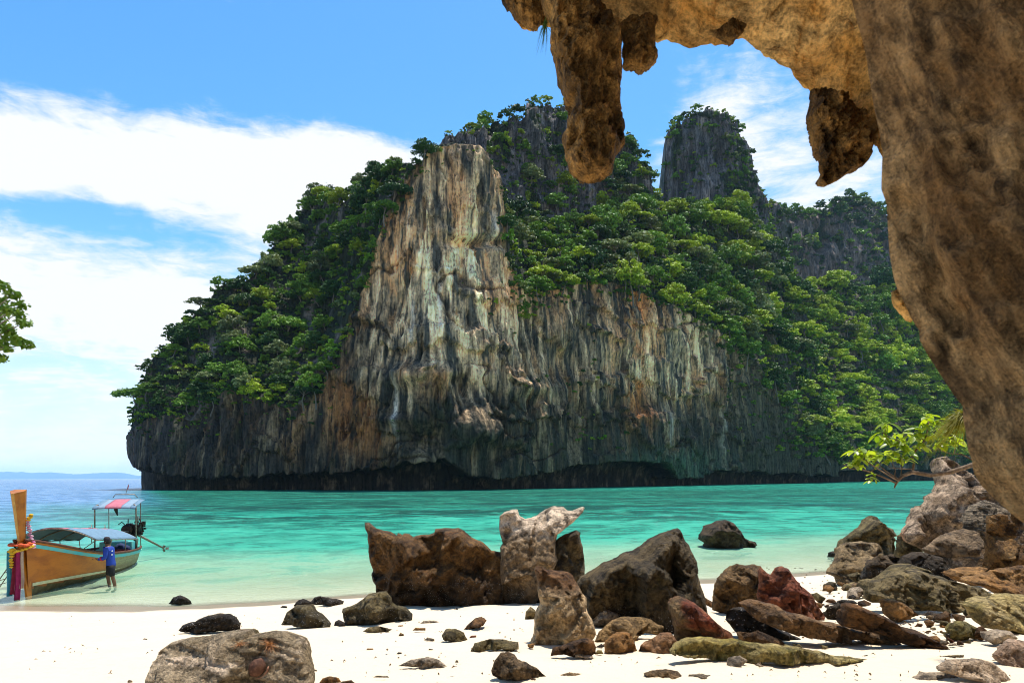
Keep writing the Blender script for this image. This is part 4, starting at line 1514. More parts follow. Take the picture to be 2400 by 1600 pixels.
def build_wall():
    s = np.concatenate([[0], np.cumsum(np.hypot(*np.diff(WALL_EDGE, axis=0).T))])
    q = np.linspace(0, s[-1], 320)
    px, py = np.interp(q, s, WALL_EDGE[:, 0]), np.interp(q, s, WALL_EDGE[:, 1])
    tx, ty = np.gradient(px), np.gradient(py)
    ker = np.ones(61) / 61
    tx, ty = np.convolve(np.pad(tx, 30, mode='edge'), ker, 'valid'), np.convolve(np.pad(ty, 30, mode='edge'), ker, 'valid')
    l = np.hypot(tx, ty)
    nx, ny = -ty / l, tx / l          # in the picture: towards the right of the edge
    nx, ny = np.where(nx < 0, -nx, nx), np.where(nx < 0, -ny, ny)
    Y0 = 3.0
    ex, ey, ez = at(px, py, Y0)
    dx, dz = nx, -ny                  # world directions across the wall
    cols = []
    for t in np.concatenate([-np.linspace(1, 0.03, 24), np.linspace(0, 1, 140)]):
        if t < 0:
            a = -t
            g_ = 1 + 0.5 * a ** 0.8
            cols.append((ex * g_ + dx * 0.9 * a ** 1.4, Y0 * g_ + 0 * ex, CAM_H + (ez - CAM_H) * g_ + dz * 0.9 * a ** 1.4))
        else:
            w = 1.9 * t
            dep = 1.15 * t + 0.20 * (1 - math.exp(-t * 9))
            cols.append((ex + dx * w, Y0 - dep + 0 * ex, ez + dz * w))
    X, Y, Z = [np.stack([c[i] for c in cols], 1) for i in range(3)]
    P = np.stack([X.ravel(), Y.ravel(), Z.ravel()], 1)
    ca, sa = math.cos(R(32)), math.sin(R(32))
    Q = np.stack([P[:, 0] * ca + P[:, 2] * sa, P[:, 1], (-P[:, 0] * sa + P[:, 2] * ca) * 0.4], 1)
    t = np.concatenate([-np.linspace(1, 0.03, 24), np.linspace(0, 1, 140)])[None].repeat(len(px), 0).ravel()
    wgt = 0.25 + 0.75 * sstep(np.abs(t), 0.0, 0.12)
    d = 0.09 * fbm(Q * 1.6, 3, 501) + 0.05 * ridged(Q * 5, 4, 505) + 0.022 * fbm(Q * 16, 3, 509) - 0.16 * sstep(fbm(Q * 4.2 + 5, 3, 511), 0.40, 0.62) + 0.05 * ridged(Q * np.array([9, 9, 6]), 2, 515)
    Y = Y - (d * wgt).reshape(Y.shape)
    X = X - (0.5 * d * wgt).reshape(X.shape)
    o = obj_np("shelter_wall", np.stack([X, Y, Z], -1).reshape(-1, 3), grid_faces(*X.shape), [m_wall])
    # body of the wall off to the side, down to the sand
    mb = MB()
    mb.box((6.0, 0.6, 6.0), (3.6, 4.4, 13.0))
    mb.build("wall_base", m_wall, o)
    rock("knob", None, 8, [(545, 90), (540, 150), (552, 190), (590, 235), (615, 255), (640, 292), (668, 302), (680, 260), (720, 200), (660, 120), (600, 70)], m_ochre, Y=3.7, T=0.5, fac=3, seed=420, rough=0.8, parent=o)
    tag(o, "leaning brown rock wall close by at the right edge", "rock wall", kind='structure')
    return o


shelter_wall = build_wall()
# ------------------------------------------------------------------ boulders and stones on the beach
def rock_mat(name, A, B, C, scale=1.0, barn=None, top=None, patch=None, stripes=False, bump=0.9, pst=(1, 1, 1)):
    m, n = new_mat(name)
    t = n.n('ShaderNodeTexCoord').outputs['Object']
    oi = n.n('ShaderNodeObjectInfo').outputs['Random']
    off = n.vmath('SCALE', (17.0, 9.0, 5.0), scale=oi)
    v = n.vmath('ADD', t, off)
    a = n.noise(v, 1.3 * scale, 5, 0.6, 0.4)
    b = n.noise(v, 5.5 * scale, 6, 0.66, 0.3)
    c = n.noise(v, 26.0 * scale, 4, 0.65)
    d = n.noise(n.vmath('ADD', v, (4.0, 1.0, 8.0)), 2.6 * scale, 5, 0.65, 0.6)
    col = n.mix(n.ss(a, 0.36, 0.64), A, B)
    if patch:
        col = n.mix(n.ss(n.noise(n.mapping(n.vmath('ADD', v, (1.0, 7.0, 2.0)), scale=pst), 1.1 * scale, 4, 0.6, 0.5), patch[1], patch[1] + 0.12), col, patch[0])
    sz = n.n('ShaderNodeSeparateXYZ')
    n.put(sz.inputs[0], t)
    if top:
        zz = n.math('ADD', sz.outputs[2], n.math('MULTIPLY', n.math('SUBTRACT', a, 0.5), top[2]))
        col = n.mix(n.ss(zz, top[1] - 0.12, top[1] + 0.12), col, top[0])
    col = n.mix(n.math('MULTIPLY', n.ss(d, 0.52, 0.66), 0.75), col, C)
    gain = n.ss(n.math('ADD', n.math('MULTIPLY', b, 0.6), n.math('MULTIPLY', c, 0.4)), 0.34, 0.68, 0.30, 1.85)
    col = n.vmath('SCALE', col, scale=gain)
    col = n.vmath('MULTIPLY', col, (1.16, 0.97, 0.74))
    h = n.math('ADD', n.math('MULTIPLY', b, 0.8), n.math('ADD', n.math('MULTIPLY', c, 0.45), n.math('MULTIPLY', d, 0.4)))
    ck = n.voronoi(n.vmath('ADD', v, n.vmath('SCALE', (1.0, 1.0, 1.0), scale=b)), 2.2 * scale, 'DISTANCE_TO_EDGE')
    crack = n.ss(ck, 0.0, 0.035, 0.0, 1.0)
    h = n.math('ADD', h, n.math('MULTIPLY', crack, 0.25))
    if stripes:
        wv = n.noise(n.mapping(v, scale=(1.2, 1.2, 14.0), rot=(0, R(28), 0)), 1.5, 4, 0.6)
        col = n.vmath('SCALE', col, scale=n.ss(wv, 0.35, 0.62, 0.45, 1.3))
        h = n.math('ADD', h, wv)
    if barn:
        vb = n.voronoi(v, 27.0, 'F1')
        band = n.math('MULTIPLY', n.ss(sz.outputs[2], barn[0] - 0.1, barn[0] + 0.1), n.ss(sz.outputs[2], barn[1] + 0.15, barn[1] - 0.15))
        pn = n.ss(n.noise(v, 4.0, 4, 0.6), 0.42, 0.62)
        dark = n.math('MULTIPLY', band, 0.65)
        col = n.mix(dark, col, n.mix(0.5, C, (0.02, 0.017, 0.013)))
        sp = n.math('MULTIPLY', n.ss(vb, 0.27, 0.16), n.math('MULTIPLY', band, pn))
        col = n.mix(sp, col, (0.50, 0.45, 0.40))
        h = n.math('ADD', h, n.math('MULTIPLY', sp, 0.5))
    n.out(n.principled(col, 0.82, n.bump(h, bump, 0.11), 0.22))
    return m


m_brown = rock_mat("brown_rock", (0.071, 0.041, 0.016), (0.121, 0.074, 0.032), (0.014, 0.009, 0.005))
m_slab = rock_mat("brown_slab_rock", (0.077, 0.043, 0.015), (0.124, 0.074, 0.028), (0.015, 0.011, 0.006), barn=(0.2, 0.75), patch=((0.124, 0.053, 0.014), 0.60), top=((0.105, 0.081, 0.053), 1.75, 0.5))
m_white = rock_mat("bleached_sunlit_rock", (0.132, 0.098, 0.060), (0.200, 0.153, 0.098), (0.038, 0.030, 0.020), barn=(0.0, 0.5), top=((0.442, 0.391, 0.340), 1.45, 0.8))  # paler top: bleaching plus sunlight painted into the colour
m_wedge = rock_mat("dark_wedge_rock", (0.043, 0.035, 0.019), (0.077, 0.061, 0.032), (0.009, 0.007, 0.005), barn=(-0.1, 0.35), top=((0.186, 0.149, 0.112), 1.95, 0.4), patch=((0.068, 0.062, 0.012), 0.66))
m_wet = rock_mat("dark_barnacled_rock", (0.034, 0.027, 0.019), (0.071, 0.053, 0.031), (0.007, 0.006, 0.005), barn=(-0.3, 0.55))
m_red = rock_mat("red_rock", (0.115, 0.036, 0.020), (0.175, 0.075, 0.042), (0.035, 0.016, 0.010))
m_redtan = rock_mat("red_and_tan_rock", (0.102, 0.065, 0.031), (0.124, 0.090, 0.046), (0.019, 0.012, 0.007), patch=((0.130, 0.031, 0.014), 0.50))
m_tan = rock_mat("tan_rock", (0.115, 0.081, 0.043), (0.174, 0.133, 0.081), (0.028, 0.020, 0.011))
m_olive = rock_mat("olive_rock", (0.077, 0.067, 0.030), (0.149, 0.127, 0.071), (0.019, 0.016, 0.008), barn=None)
m_olbarn = rock_mat("olive_barnacled_rock", (0.077, 0.067, 0.031), (0.130, 0.112, 0.059), (0.016, 0.013, 0.007), barn=(-0.1, 0.28))
m_grey = rock_mat("grey_rock", (0.170, 0.153, 0.128), (0.281, 0.255, 0.223), (0.047, 0.041, 0.034))
m_greybig = rock_mat("grey_lichen_rock", (0.19, 0.165, 0.118), (0.33, 0.295, 0.24), (0.075, 0.058, 0.034), patch=((0.62, 0.56, 0.50), 0.53), scale=2.0, pst=(0.6, 1.0, 2.6))
m_pale = rock_mat("pale_rock", (0.281, 0.242, 0.204), (0.425, 0.383, 0.340), (0.085, 0.066, 0.047))
m_paleor = rock_mat("pale_rock_with_rust", (0.155, 0.120, 0.088), (0.37, 0.315, 0.265), (0.035, 0.024, 0.015), patch=((0.21, 0.075, 0.025), 0.62))
m_yellow = rock_mat("yellow_green_rock", (0.212, 0.183, 0.051), (0.281, 0.255, 0.128), (0.072, 0.072, 0.015), scale=1.6)
m_orange = rock_mat("orange_rock", (0.155, 0.084, 0.026), (0.205, 0.127, 0.053), (0.037, 0.020, 0.009))
m_dbrown = rock_mat("dark_brown_rock", (0.053, 0.030, 0.014), (0.102, 0.056, 0.022), (0.012, 0.008, 0.005), patch=((0.161, 0.074, 0.015), 0.58))
m_strat = rock_mat("banded_grey_rock", (0.106, 0.093, 0.072), (0.196, 0.174, 0.140), (0.030, 0.024, 0.017), stripes=True)

# -- the large boulders at the water's edge
rock("boulder", "huge brown slab boulder with a horned left tip and a barnacled foot", 2, [(148, 190), (175, 192), (215, 225), (300, 245), (340, 262), (348, 248), (380, 262), (400, 248), (430, 252), (455, 275), (500, 268), (545, 275), (575, 262), (580, 230), (640, 228), (720, 225), (755, 245), (800, 280), (850, 300), (890, 335), (920, 365), (990, 375), (1015, 450), (1015, 560), (1005, 680), (900, 690), (780, 703), (690, 695), (560, 692), (460, 688), (350, 688), (300, 655), (255, 625), (225, 600), (215, 570), (190, 545), (185, 500), (195, 490), (175, 440), (160, 370), (160, 290), (165, 260), (150, 225)],
     m_slab, "boulder", T=0.40, fac=9, seed=11, rough=1.15, ridges=[([(345, 280), (350, 620)], 0.05, 0.08), ([(740, 260), (770, 640)], 0.06, 0.12)], dig=0.05)
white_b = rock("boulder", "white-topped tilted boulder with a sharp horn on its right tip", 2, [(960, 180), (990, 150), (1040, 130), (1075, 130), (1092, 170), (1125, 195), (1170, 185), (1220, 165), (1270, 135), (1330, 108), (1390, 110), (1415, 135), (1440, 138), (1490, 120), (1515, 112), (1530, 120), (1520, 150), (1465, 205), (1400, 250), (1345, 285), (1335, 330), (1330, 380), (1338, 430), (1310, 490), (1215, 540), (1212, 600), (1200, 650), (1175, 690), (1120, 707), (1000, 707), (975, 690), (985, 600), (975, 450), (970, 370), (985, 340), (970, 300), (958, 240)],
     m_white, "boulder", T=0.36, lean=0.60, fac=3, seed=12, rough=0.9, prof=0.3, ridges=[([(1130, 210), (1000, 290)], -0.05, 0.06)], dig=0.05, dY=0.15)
fl = rock("boulder_shaded_flank", None, 2, [(1180, 420), (1290, 320), (1370, 268), (1440, 236), (1468, 250), (1462, 275), (1480, 330), (1490, 400), (1490, 540), (1455, 580), (1380, 600), (1250, 680), (1150, 690)], m_wedge, Y=ground_hit(1250, 1418) + 0.75, T=0.35, fac=5, seed=112, rough=1.0, lean=0.1)  # boulder's shaded right hollow, its shade put into a darker rock colour
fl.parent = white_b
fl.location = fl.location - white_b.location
rock("boulder", "dark wedge-shaped boulder rising to a pale point on its right", 2, [(1450, 575), (1500, 530), (1610, 450), (1700, 420), (1800, 380), (1900, 330), (2000, 265), (2090, 232), (2105, 240), (2125, 300), (2160, 340), (2180, 400), (2200, 500), (2215, 600), (2250, 660), (2250, 800), (2100, 840), (1960, 840), (1900, 800), (1800, 780), (1700, 775), (1600, 750), (1500, 740), (1450, 700), (1430, 630)],
     m_wedge, "boulder", T=0.50, fac=6, seed=13, rough=1.1, ridges=[([(2080, 240), (1990, 330), (1900, 450), (1930, 620), (1980, 800)], 0.20, 0.26)], lean=0.25, dig=0.04)
rock("boulder", "brown cone-shaped rock with a pale smeared foot in front of the large boulders", 5, [(205, 110), (230, 85), (265, 95), (300, 120), (370, 125), (440, 130), (480, 160), (500, 195), (540, 270), (570, 300), (562, 370), (600, 450), (618, 500), (605, 535), (500, 565), (400, 592), (300, 607), (240, 585), (170, 582), (200, 520), (210, 430), (215, 380), (245, 330), (240, 230), (225, 150)],
     rock_mat("brown_and_pale_rock", (0.27, 0.21, 0.13), (0.38, 0.31, 0.21), (0.10, 0.085, 0.05), top=((0.095, 0.052, 0.022), 0.62, 0.5)), "boulder", T=0.5, lean=0.28, fac=6, seed=14, rough=1.1, ridges=[([(400, 140), (390, 330), (430, 560)], 0.10, 0.25)], dig=0.03)
rock("boulder", "dark barnacled boulder standing alone in the shallow water", 3, [(105, 610), (115, 560), (150, 520), (215, 485), (280, 480), (330, 500), (370, 540), (400, 590), (440, 610), (485, 630), (480, 650), (460, 660), (470, 690), (380, 702), (200, 698), (150, 690), (140, 660), (150, 635), (130, 625)],
     m_wet, "boulder", T=0.6, fac=6, seed=15, rough=1.5, dig=0.06)
rock("boulder", "rounded brown boulder whose right side meets the red rock", 3, [(215, 940), (240, 870), (300, 820), (380, 775), (440, 785), (510, 778), (550, 800), (570, 850), (560, 950), (545, 1040), (500, 1090), (420, 1120), (300, 1120), (200, 1080), (205, 1000)],
     rock_mat("brown_dome_rock", (0.090, 0.059, 0.027), (0.144, 0.101, 0.050), (0.025, 0.017, 0.009)), "boulder", T=0.5, Y=14.6, fac=7, seed=16, ridges=[([(470, 790), (440, 1040)], 0.06, 0.2)], lean=0.2)
rock("boulder", "rusty red boulder with a notched top beside the rounded brown one", 3, [(520, 980), (530, 850), (545, 800), (590, 850), (610, 865), (640, 810), (690, 790), (730, 810), (760, 860), (800, 900), (850, 960), (900, 1020), (960, 1130), (930, 1170), (840, 1180), (760, 1170), (700, 1150), (600, 1110), (510, 1080)],
     m_red, "boulder", T=0.5, Y=13.9, fac=8, seed=17, rough=1.3, ridges=[([(680, 800), (700, 950), (760, 1100)], 0.10, 0.2)], lean=0.2)
rock("boulder", "pyramid-shaped rock with a red crest and yellow flank", 5, [(1115, 340), (1140, 300), (1190, 280), (1240, 300), (1290, 330), (1340, 360), (1400, 420), (1480, 490), (1530, 530), (1565, 575), (1500, 600), (1300, 610), (1180, 610), (1150, 560), (1150, 480), (1140, 410), (1120, 390)],
     m_redtan, "boulder", T=0.55, Y=11.3, fac=5, seed=18, rough=1.1, ridges=[([(1200, 290), (1270, 400), (1400, 500), (1550, 580)], 0.14, 0.2)], lean=0.15)
rock("boulder", "long brown ridge of rock running right to a reddish snout on the sand", 3, [(400, 1050), (470, 1020), (560, 1030), (650, 1060), (720, 1090), (830, 1120), (900, 1150), (1000, 1170), (1100, 1190), (1200, 1190), (1300, 1210), (1390, 1250), (1430, 1310), (1330, 1325), (1200, 1295), (1120, 1280), (1000, 1290), (900, 1270), (800, 1250), (700, 1230), (600, 1200), (500, 1150)],
     rock_mat("brown_ridge_rock", (0.104, 0.063, 0.030), (0.155, 0.104, 0.058), (0.025, 0.016, 0.009), patch=((0.158, 0.054, 0.029), 0.58)), "boulder", T=0.55, Y=11.4, fac=4, seed=19, lean=0.2)
rock("boulder", "dark stack of leaning slabs below the long brown ridge", 3, [(290, 1140), (300, 1090), (350, 1060), (420, 1065), (500, 1120), (600, 1180), (700, 1230), (800, 1280), (740, 1290), (650, 1262), (560, 1240), (450, 1250), (350, 1225)],
     m_wet, "boulder", T=0.5, Y=11.1, fac=5, seed=20, rough=1.5, strata=0.03)
rock("boulder", "small brown hump of rock at the foot of the dark slab stack", 3, [(355, 1225), (450, 1232), (500, 1215), (560, 1240), (640, 1270), (695, 1310), (690, 1332), (600, 1325), (480, 1318), (375, 1285)], m_brown, "boulder", T=0.5, fac=6, seed=21)
rock("boulder", "long low yellow-green mossy rock tapering to the right on the sand", 5, [(1125, 660), (1180, 610), (1260, 570), (1330, 562), (1450, 570), (1560, 575), (1700, 600), (1850, 610), (2000, 630), (2070, 640), (2200, 670), (2330, 688), (2400, 690), (2450, 700), (2330, 720), (2200, 728), (2100, 732), (1900, 722), (1750, 716), (1600, 712), (1450, 716), (1350, 696), (1200, 680)],
     m_yellow, "boulder", T=0.6, fac=3, seed=22, rough=0.8, lean=0.4)
rock("boulder", "dark brown sharp-backed rock running down to an orange tip on the sand", 3, [(1060, 1190), (1075, 1100), (1090, 1045), (1130, 1035), (1200, 1060), (1270, 1090), (1350, 1130), (1440, 1180), (1550, 1210), (1650, 1270), (1715, 1335), (1690, 1340), (1560, 1318), (1430, 1290), (1300, 1240), (1180, 1210)],
     m_dbrown, "boulder", T=0.5, Y=10.9, fac=3, seed=23, ridges=[([(1110, 1050), (1300, 1130), (1500, 1220), (1680, 1320)], 0.10, 0.16)])
# -- pile on the right, under the shelter wall
rock("boulder", "tall pale grey boulder with rusty top under the leaning wall", 3, [(1525, 560), (1540, 520), (1600, 470), (1690, 380), (1720, 340), (1800, 290), (1850, 230), (1870, 160), (1900, 70), (1960, 60), (2040, 120), (2120, 240), (2300, 330), (2420, 460), (2420, 800), (2200, 900), (1900, 880), (1700, 720), (1600, 670), (1550, 640)],
     m_paleor, "boulder", T=0.45, Y=14.5, lean=0.35, fac=8, seed=24, rough=1.2, ridges=[([(1900, 100), (1850, 300), (1700, 450), (1560, 600)], 0.06, 0.1)])
rock("boulder", "grooved grey boulder tucked against the tall pale one", 3, [(1890, 500), (1930, 430), (2000, 380), (2080, 345), (2150, 385), (2200, 440), (2180, 560), (2050, 640), (1960, 620), (1890, 590)], m_strat, "boulder", T=0.45, Y=13.3, lean=0.3, fac=4, seed=25)
rock("boulder", "upright white-capped rock pillar with an orange body", 3, [(2030, 500), (2050, 450), (2110, 435), (2170, 450), (2200, 500), (2195, 560), (2185, 650), (2185, 760), (2160, 840), (2080, 850), (2000, 840), (2025, 700), (2030, 600)],
     rock_mat("orange_pillar_rock", (0.122, 0.071, 0.025), (0.158, 0.104, 0.043), (0.029, 0.017, 0.009), top=((0.338, 0.295, 0.266), 1.65, 0.2)), "boulder", T=0.6, Y=12.3, fac=5, seed=26)
rock("boulder", "flat cracked grey slab leaning in the rock pile above the dark gap", 3, [(1620, 680), (1700, 640), (1800, 590), (1900, 565), (2000, 545), (2040, 560), (2035, 640), (2000, 690), (1950, 730), (1900, 720), (1800, 735), (1700, 715)], rock_mat("cracked_slab_rock", (0.112, 0.085, 0.056), (0.166, 0.130, 0.090), (0.036, 0.026, 0.017)), "boulder", T=0.4, Y=12.9, lean=0.9, fac=3, seed=27, rough=0.8)
rock("boulder", "peaked dark olive rock at the water's edge on the left of the pile", 3, [(1035, 670), (1070, 620), (1150, 560), (1200, 530), (1240, 480), (1300, 452), (1340, 465), (1380, 520), (1410, 560), (1430, 600), (1435, 690), (1400, 760), (1250, 790), (1120, 760), (1080, 700)], m_olbarn, "boulder", T=0.5, Y=18.5, lean=0.2, fac=6, seed=28, rough=1.4)
rock("boulder", "narrow pointed rock between the peaked olive rock and the tall pale boulder", 3, [(1425, 660), (1440, 580), (1480, 550), (1520, 575), (1545, 640), (1590, 700), (1560, 780), (1480, 800), (1420, 740)], m_olive, "boulder", T=0.6, Y=16.0, fac=6, seed=29, rough=1.3)
rock("boulder", "sunlit tan slab dipping left to an overhanging tip by the shallows", 3, [(985, 845), (1050, 770), (1110, 700), (1200, 650), (1300, 640), (1400, 650), (1420, 700), (1350, 780), (1250, 820), (1200, 870), (1140, 900), (1050, 928), (1038, 865)],
     rock_mat("tan_barnacled_rock", (0.151, 0.119, 0.068), (0.209, 0.169, 0.108), (0.032, 0.024, 0.016), barn=(-0.1, 0.3)), "boulder", T=0.5, lean=0.7, fac=4, seed=30, rough=1.2, ridges=[([(990, 840), (1200, 770), (1320, 700)], 0.12, 0.12)])
rock("boulder", "rough blackish rock packed behind the plank-like stone", 3, [(1200, 890), (1225, 790), (1300, 720), (1400, 705), (1450, 725), (1480, 800), (1440, 890), (1350, 960), (1250, 940)], m_wet, "boulder", T=0.6, Y=14.6, fac=9, seed=31, rough=2.0)
rock("boulder", "broken black rock in the middle of the pile below the cracked slab", 3, [(1445, 790), (1500, 720), (1600, 690), (1700, 715), (1780, 790), (1825, 870), (1780, 940), (1600, 920), (1480, 890)], m_wet, "boulder", T=0.6, Y=13.9, fac=9, seed=32, rough=2.0)
rock("boulder", "thin plank-like stone tilted up to the right in the pile", 3, [(1265, 975), (1290, 905), (1400, 850), (1500, 800), (1560, 778), (1578, 815), (1480, 865), (1370, 935), (1320, 985)], m_olive, "boulder", T=0.9, Y=12.6, fac=3, seed=33, lean=0.5)
rock("boulder", "broad olive slab of layered rock sloping toward the sand", 3, [(1270, 1040), (1275, 960), (1350, 950), (1450, 880), (1550, 850), (1650, 830), (1760, 865), (1900, 900), (2050, 945), (2160, 1000), (2190, 1060), (2050, 1100), (1870, 1110), (1700, 1100), (1550, 1085), (1400, 1050)], m_olive, "boulder", T=0.45, Y=12.0, lean=0.8, fac=6, seed=34, rough=1.6, strata=0.02)
rock("boulder", "tan and orange block at the foot of the olive slab", 3, [(1320, 1020), (1330, 1005), (1400, 1005), (1480, 1035), (1540, 1080), (1575, 1115), (1500, 1135), (1400, 1155), (1345, 1110)], m_orange, "boulder", T=0.6, fac=6, seed=35)
rock("boulder", "low tan rock ledge with a dark bitten lower edge below the pillar", 3, [(1790, 850), (1830, 815), (1900, 808), (2050, 800), (2095, 812), (2060, 850), (1980, 905), (1930, 920), (1850, 890)], m_orange, "boulder", T=0.6, Y=11.9, lean=0.8, fac=4, seed=36, rough=1.3)
rock("boulder", "orange-brown sloping rock at the right edge below the pillar", 3, [(1945, 900), (2000, 880), (2100, 850), (2281, 815), (2420, 800), (2420, 1060), (2280, 1050), (2180, 1010), (2080, 950)], m_orange, "boulder", T=0.5, Y=11.3, lean=0.7, fac=5, seed=37, rough=1.2)
rock("boulder", "wide pale yellow rock slab at the right edge of the beach", 3, [(1975, 1070), (2060, 1040), (2180, 1020), (2281, 1010), (2440, 1010), (2440, 1260), (2281, 1250), (2150, 1215), (2040, 1205), (1995, 1150)],
     rock_mat("pale_yellow_rock", (0.238, 0.209, 0.097), (0.310, 0.277, 0.169), (0.094, 0.083, 0.022)), "boulder", T=0.5, Y=9.9, lean=0.9, fac=4, seed=38, rough=1.0)
rock("boulder", "green-tinged knobbly rock on the sand before the yellow slab", 3, [(1762, 1265), (1770, 1200), (1790, 1170), (1840, 1150), (1900, 1160), (1965, 1200), (1945, 1240), (1870, 1285), (1790, 1290)], rock_mat("mossy_rock", (0.090, 0.083, 0.029), (0.144, 0.133, 0.054), (0.029, 0.027, 0.009)), "boulder", T=0.6, fac=6, seed=39, rough=1.4)
rock("boulder", "smooth grey stone half buried right of the green-tinged rock", 3, [(2030, 1285), (2045, 1235), (2130, 1215), (2220, 1230), (2255, 1275), (2180, 1305), (2080, 1312)], m_grey, "boulder", T=0.6, fac=3, seed=40, rough=0.7, lean=0.5)
rock("boulder", "small brown stone wedged between the green-tinged and grey ones", 3, [(1945, 1245), (1965, 1200), (2000, 1185), (2030, 1215), (2032, 1260), (2000, 1285), (1960, 1275)], m_dbrown, "boulder", T=0.6, fac=5, seed=41)
rock("boulder", "dark coarse boulder cut by the right edge beside the pillar", 3, [(2180, 840), (2200, 740), (2281, 650), (2420, 600), (2420, 860), (2281, 880)], m_brown, "boulder", T=0.5, Y=11.9, fac=6, seed=42, rough=1.4)
rock("boulder", "pinkish pale boulder at the lower right edge", 3, [(2100, 1390), (2150, 1350), (2220, 1310), (2300, 1300), (2400, 1320), (2400, 1450), (2281, 1445), (2180, 1478), (2130, 1440)], rock_mat("pinkish_rock", (0.245, 0.189, 0.155), (0.338, 0.288, 0.256), (0.094, 0.065, 0.043)), "boulder", T=0.55, fac=5, seed=43, lean=0.5)
rock("boulder", "smooth whitish driftlike rock lying across the lower right corner", 3, [(1735, 1500), (1800, 1447), (1900, 1432), (2060, 1430), (2130, 1450), (2190, 1510), (2225, 1575), (2150, 1590), (2000, 1568), (1900, 1545)], m_pale, "boulder", T=0.55, fac=3, seed=44, lean=0.6, rough=0.8)
rock("boulder", "grey-brown rock cropped by the bottom edge left of the whitish one", 3, [(1470, 1590), (1560, 1532), (1660, 1512), (1780, 1505), (1850, 1530), (1900, 1590), (1700, 1610)], m_grey, "boulder", T=0.5, fac=5, seed=45, lean=0.5, Y=6.1)
rock("boulder", "banded grey block cropped by the bottom edge, third from the right", 3, [(30, 1590), (40, 1510), (120, 1505), (220, 1520), (295, 1530), (302, 1590)], m_strat, "boulder", T=0.6, Y=6.6, fac=3, seed=46)
rock("boulder", "tan block cropped by the bottom edge beside the banded grey one", 5, [(945, 800), (1000, 785), (1100, 775), (1180, 790), (1220, 830), (1232, 880), (980, 880)], m_tan, "boulder", T=0.6, Y=6.6, fac=5, seed=47, lean=0.4)
rock("boulder", "brown block cropped by the bottom edge below the flat stones", 5, [(378, 880), (385, 812), (450, 795), (560, 810), (680, 832), (720, 880)], m_tan, "boulder", T=0.6, Y=6.6, fac=5, seed=48, lean=0.4)
rock("boulder", "small grey-brown pyramid stone alone on the lower middle sand", 4, [(2000, 520), (2020, 470), (2050, 430), (2090, 423), (2130, 440), (2150, 465), (2200, 480), (2250, 510), (2305, 555), (2230, 562), (2100, 565), (2050, 568), (2010, 550)], m_tan, "boulder", T=0.55, fac=6, seed=49, lean=0.3)
big = rock("boulder", "large flat-topped grey boulder with a brown husk on it in the lower left", 4, [(100, 490), (110, 440), (160, 405), (260, 380), (380, 365), (450, 355), (540, 340), (600, 340), (610, 365), (700, 350), (800, 350), (870, 370), (920, 395), (950, 450), (980, 530), (1000, 600), (980, 680), (500, 720), (110, 690), (96, 560)],
           m_greybig, "boulder", T=0.5, Y=6.55, lean=0.55, fac=5, seed=50, rough=0.55, step=2.6, strata=0.022, prof=0.30)
rock("boulder", "flat black barnacled rock on the sand above the large grey boulder", 4, [(278, 298), (300, 270), (380, 240), (420, 225), (490, 205), (550, 205), (580, 225), (620, 260), (622, 292), (540, 303), (400, 308), (300, 306)], m_wet, "boulder", T=0.6, fac=7, seed=51, rough=1.9)
rock("boulder", "pointed olive stone tilted left on the sand by the wet strip", 4, [(842, 268), (870, 200), (920, 165), (1000, 160), (1060, 215), (1110, 255), (1118, 278), (930, 274)], m_olbarn, "boulder", T=0.6, fac=5, seed=52, rough=1.2, lean=0.3)
rock("boulder", "small dark stone touching the top of the pointed olive stone", 4, [(912, 160), (940, 130), (970, 122), (1020, 145), (1010, 172), (930, 172)], m_wet, "boulder", T=0.6, fac=5, seed=53, rough=1.5)
rock("boulder", "low dark barnacled rock in the wash behind the pointed olive stone", 4, [(1002, 145), (1030, 115), (1060, 108), (1130, 120), (1192, 135), (1182, 160), (1080, 160), (1030, 154)], m_wet, "boulder", T=0.6, fac=6, seed=54, rough=1.6)
rock("boulder", "barnacled greenish rock on the sand in front of the huge brown slab", 4, [(1182, 180), (1230, 165), (1290, 125), (1330, 100), (1420, 88), (1440, 110), (1450, 140), (1480, 170), (1530, 172), (1560, 200), (1565, 243), (1400, 262), (1200, 272), (1185, 240)], m_olbarn, "boulder", T=0.6, fac=7, seed=55, rough=1.5, lean=0.2)
rock("boulder", "small dark rock alone in the shallow wash left of the beach stones", 4, [(223, 152), (250, 115), (290, 103), (330, 118), (354, 152), (300, 157)], m_wet, "boulder", T=0.6, fac=5, seed=56, rough=1.6)
rock("boulder", "brown stone wedge between the dark orange slab arch and the pyramid rock", 5, [(910, 658), (930, 600), (1000, 570), (1060, 530), (1130, 525), (1180, 590), (1170, 625), (1130, 658)], rock_mat("reddish_block_rock", (0.137, 0.076, 0.040), (0.202, 0.133, 0.079), (0.043, 0.022, 0.012)), "boulder", T=0.55, fac=4, seed=57, lean=0.3)
rock("boulder", "squat cracked brown stone in front of the pale-footed cone rock", 5, [(318, 678), (330, 620), (400, 605), (480, 570), (550, 560), (600, 575), (622, 620), (622, 665), (560, 692), (480, 684), (400, 668)], m_dbrown, "boulder", T=0.6, fac=6, seed=58, rough=1.3)
rock("boulder", "upright tan block with a rounded top right of the squat cracked stone", 5, [(678, 658), (680, 580), (730, 530), (800, 515), (860, 530), (875, 580), (900, 643), (850, 658)], m_orange, "boulder", T=0.6, fac=4, seed=59)
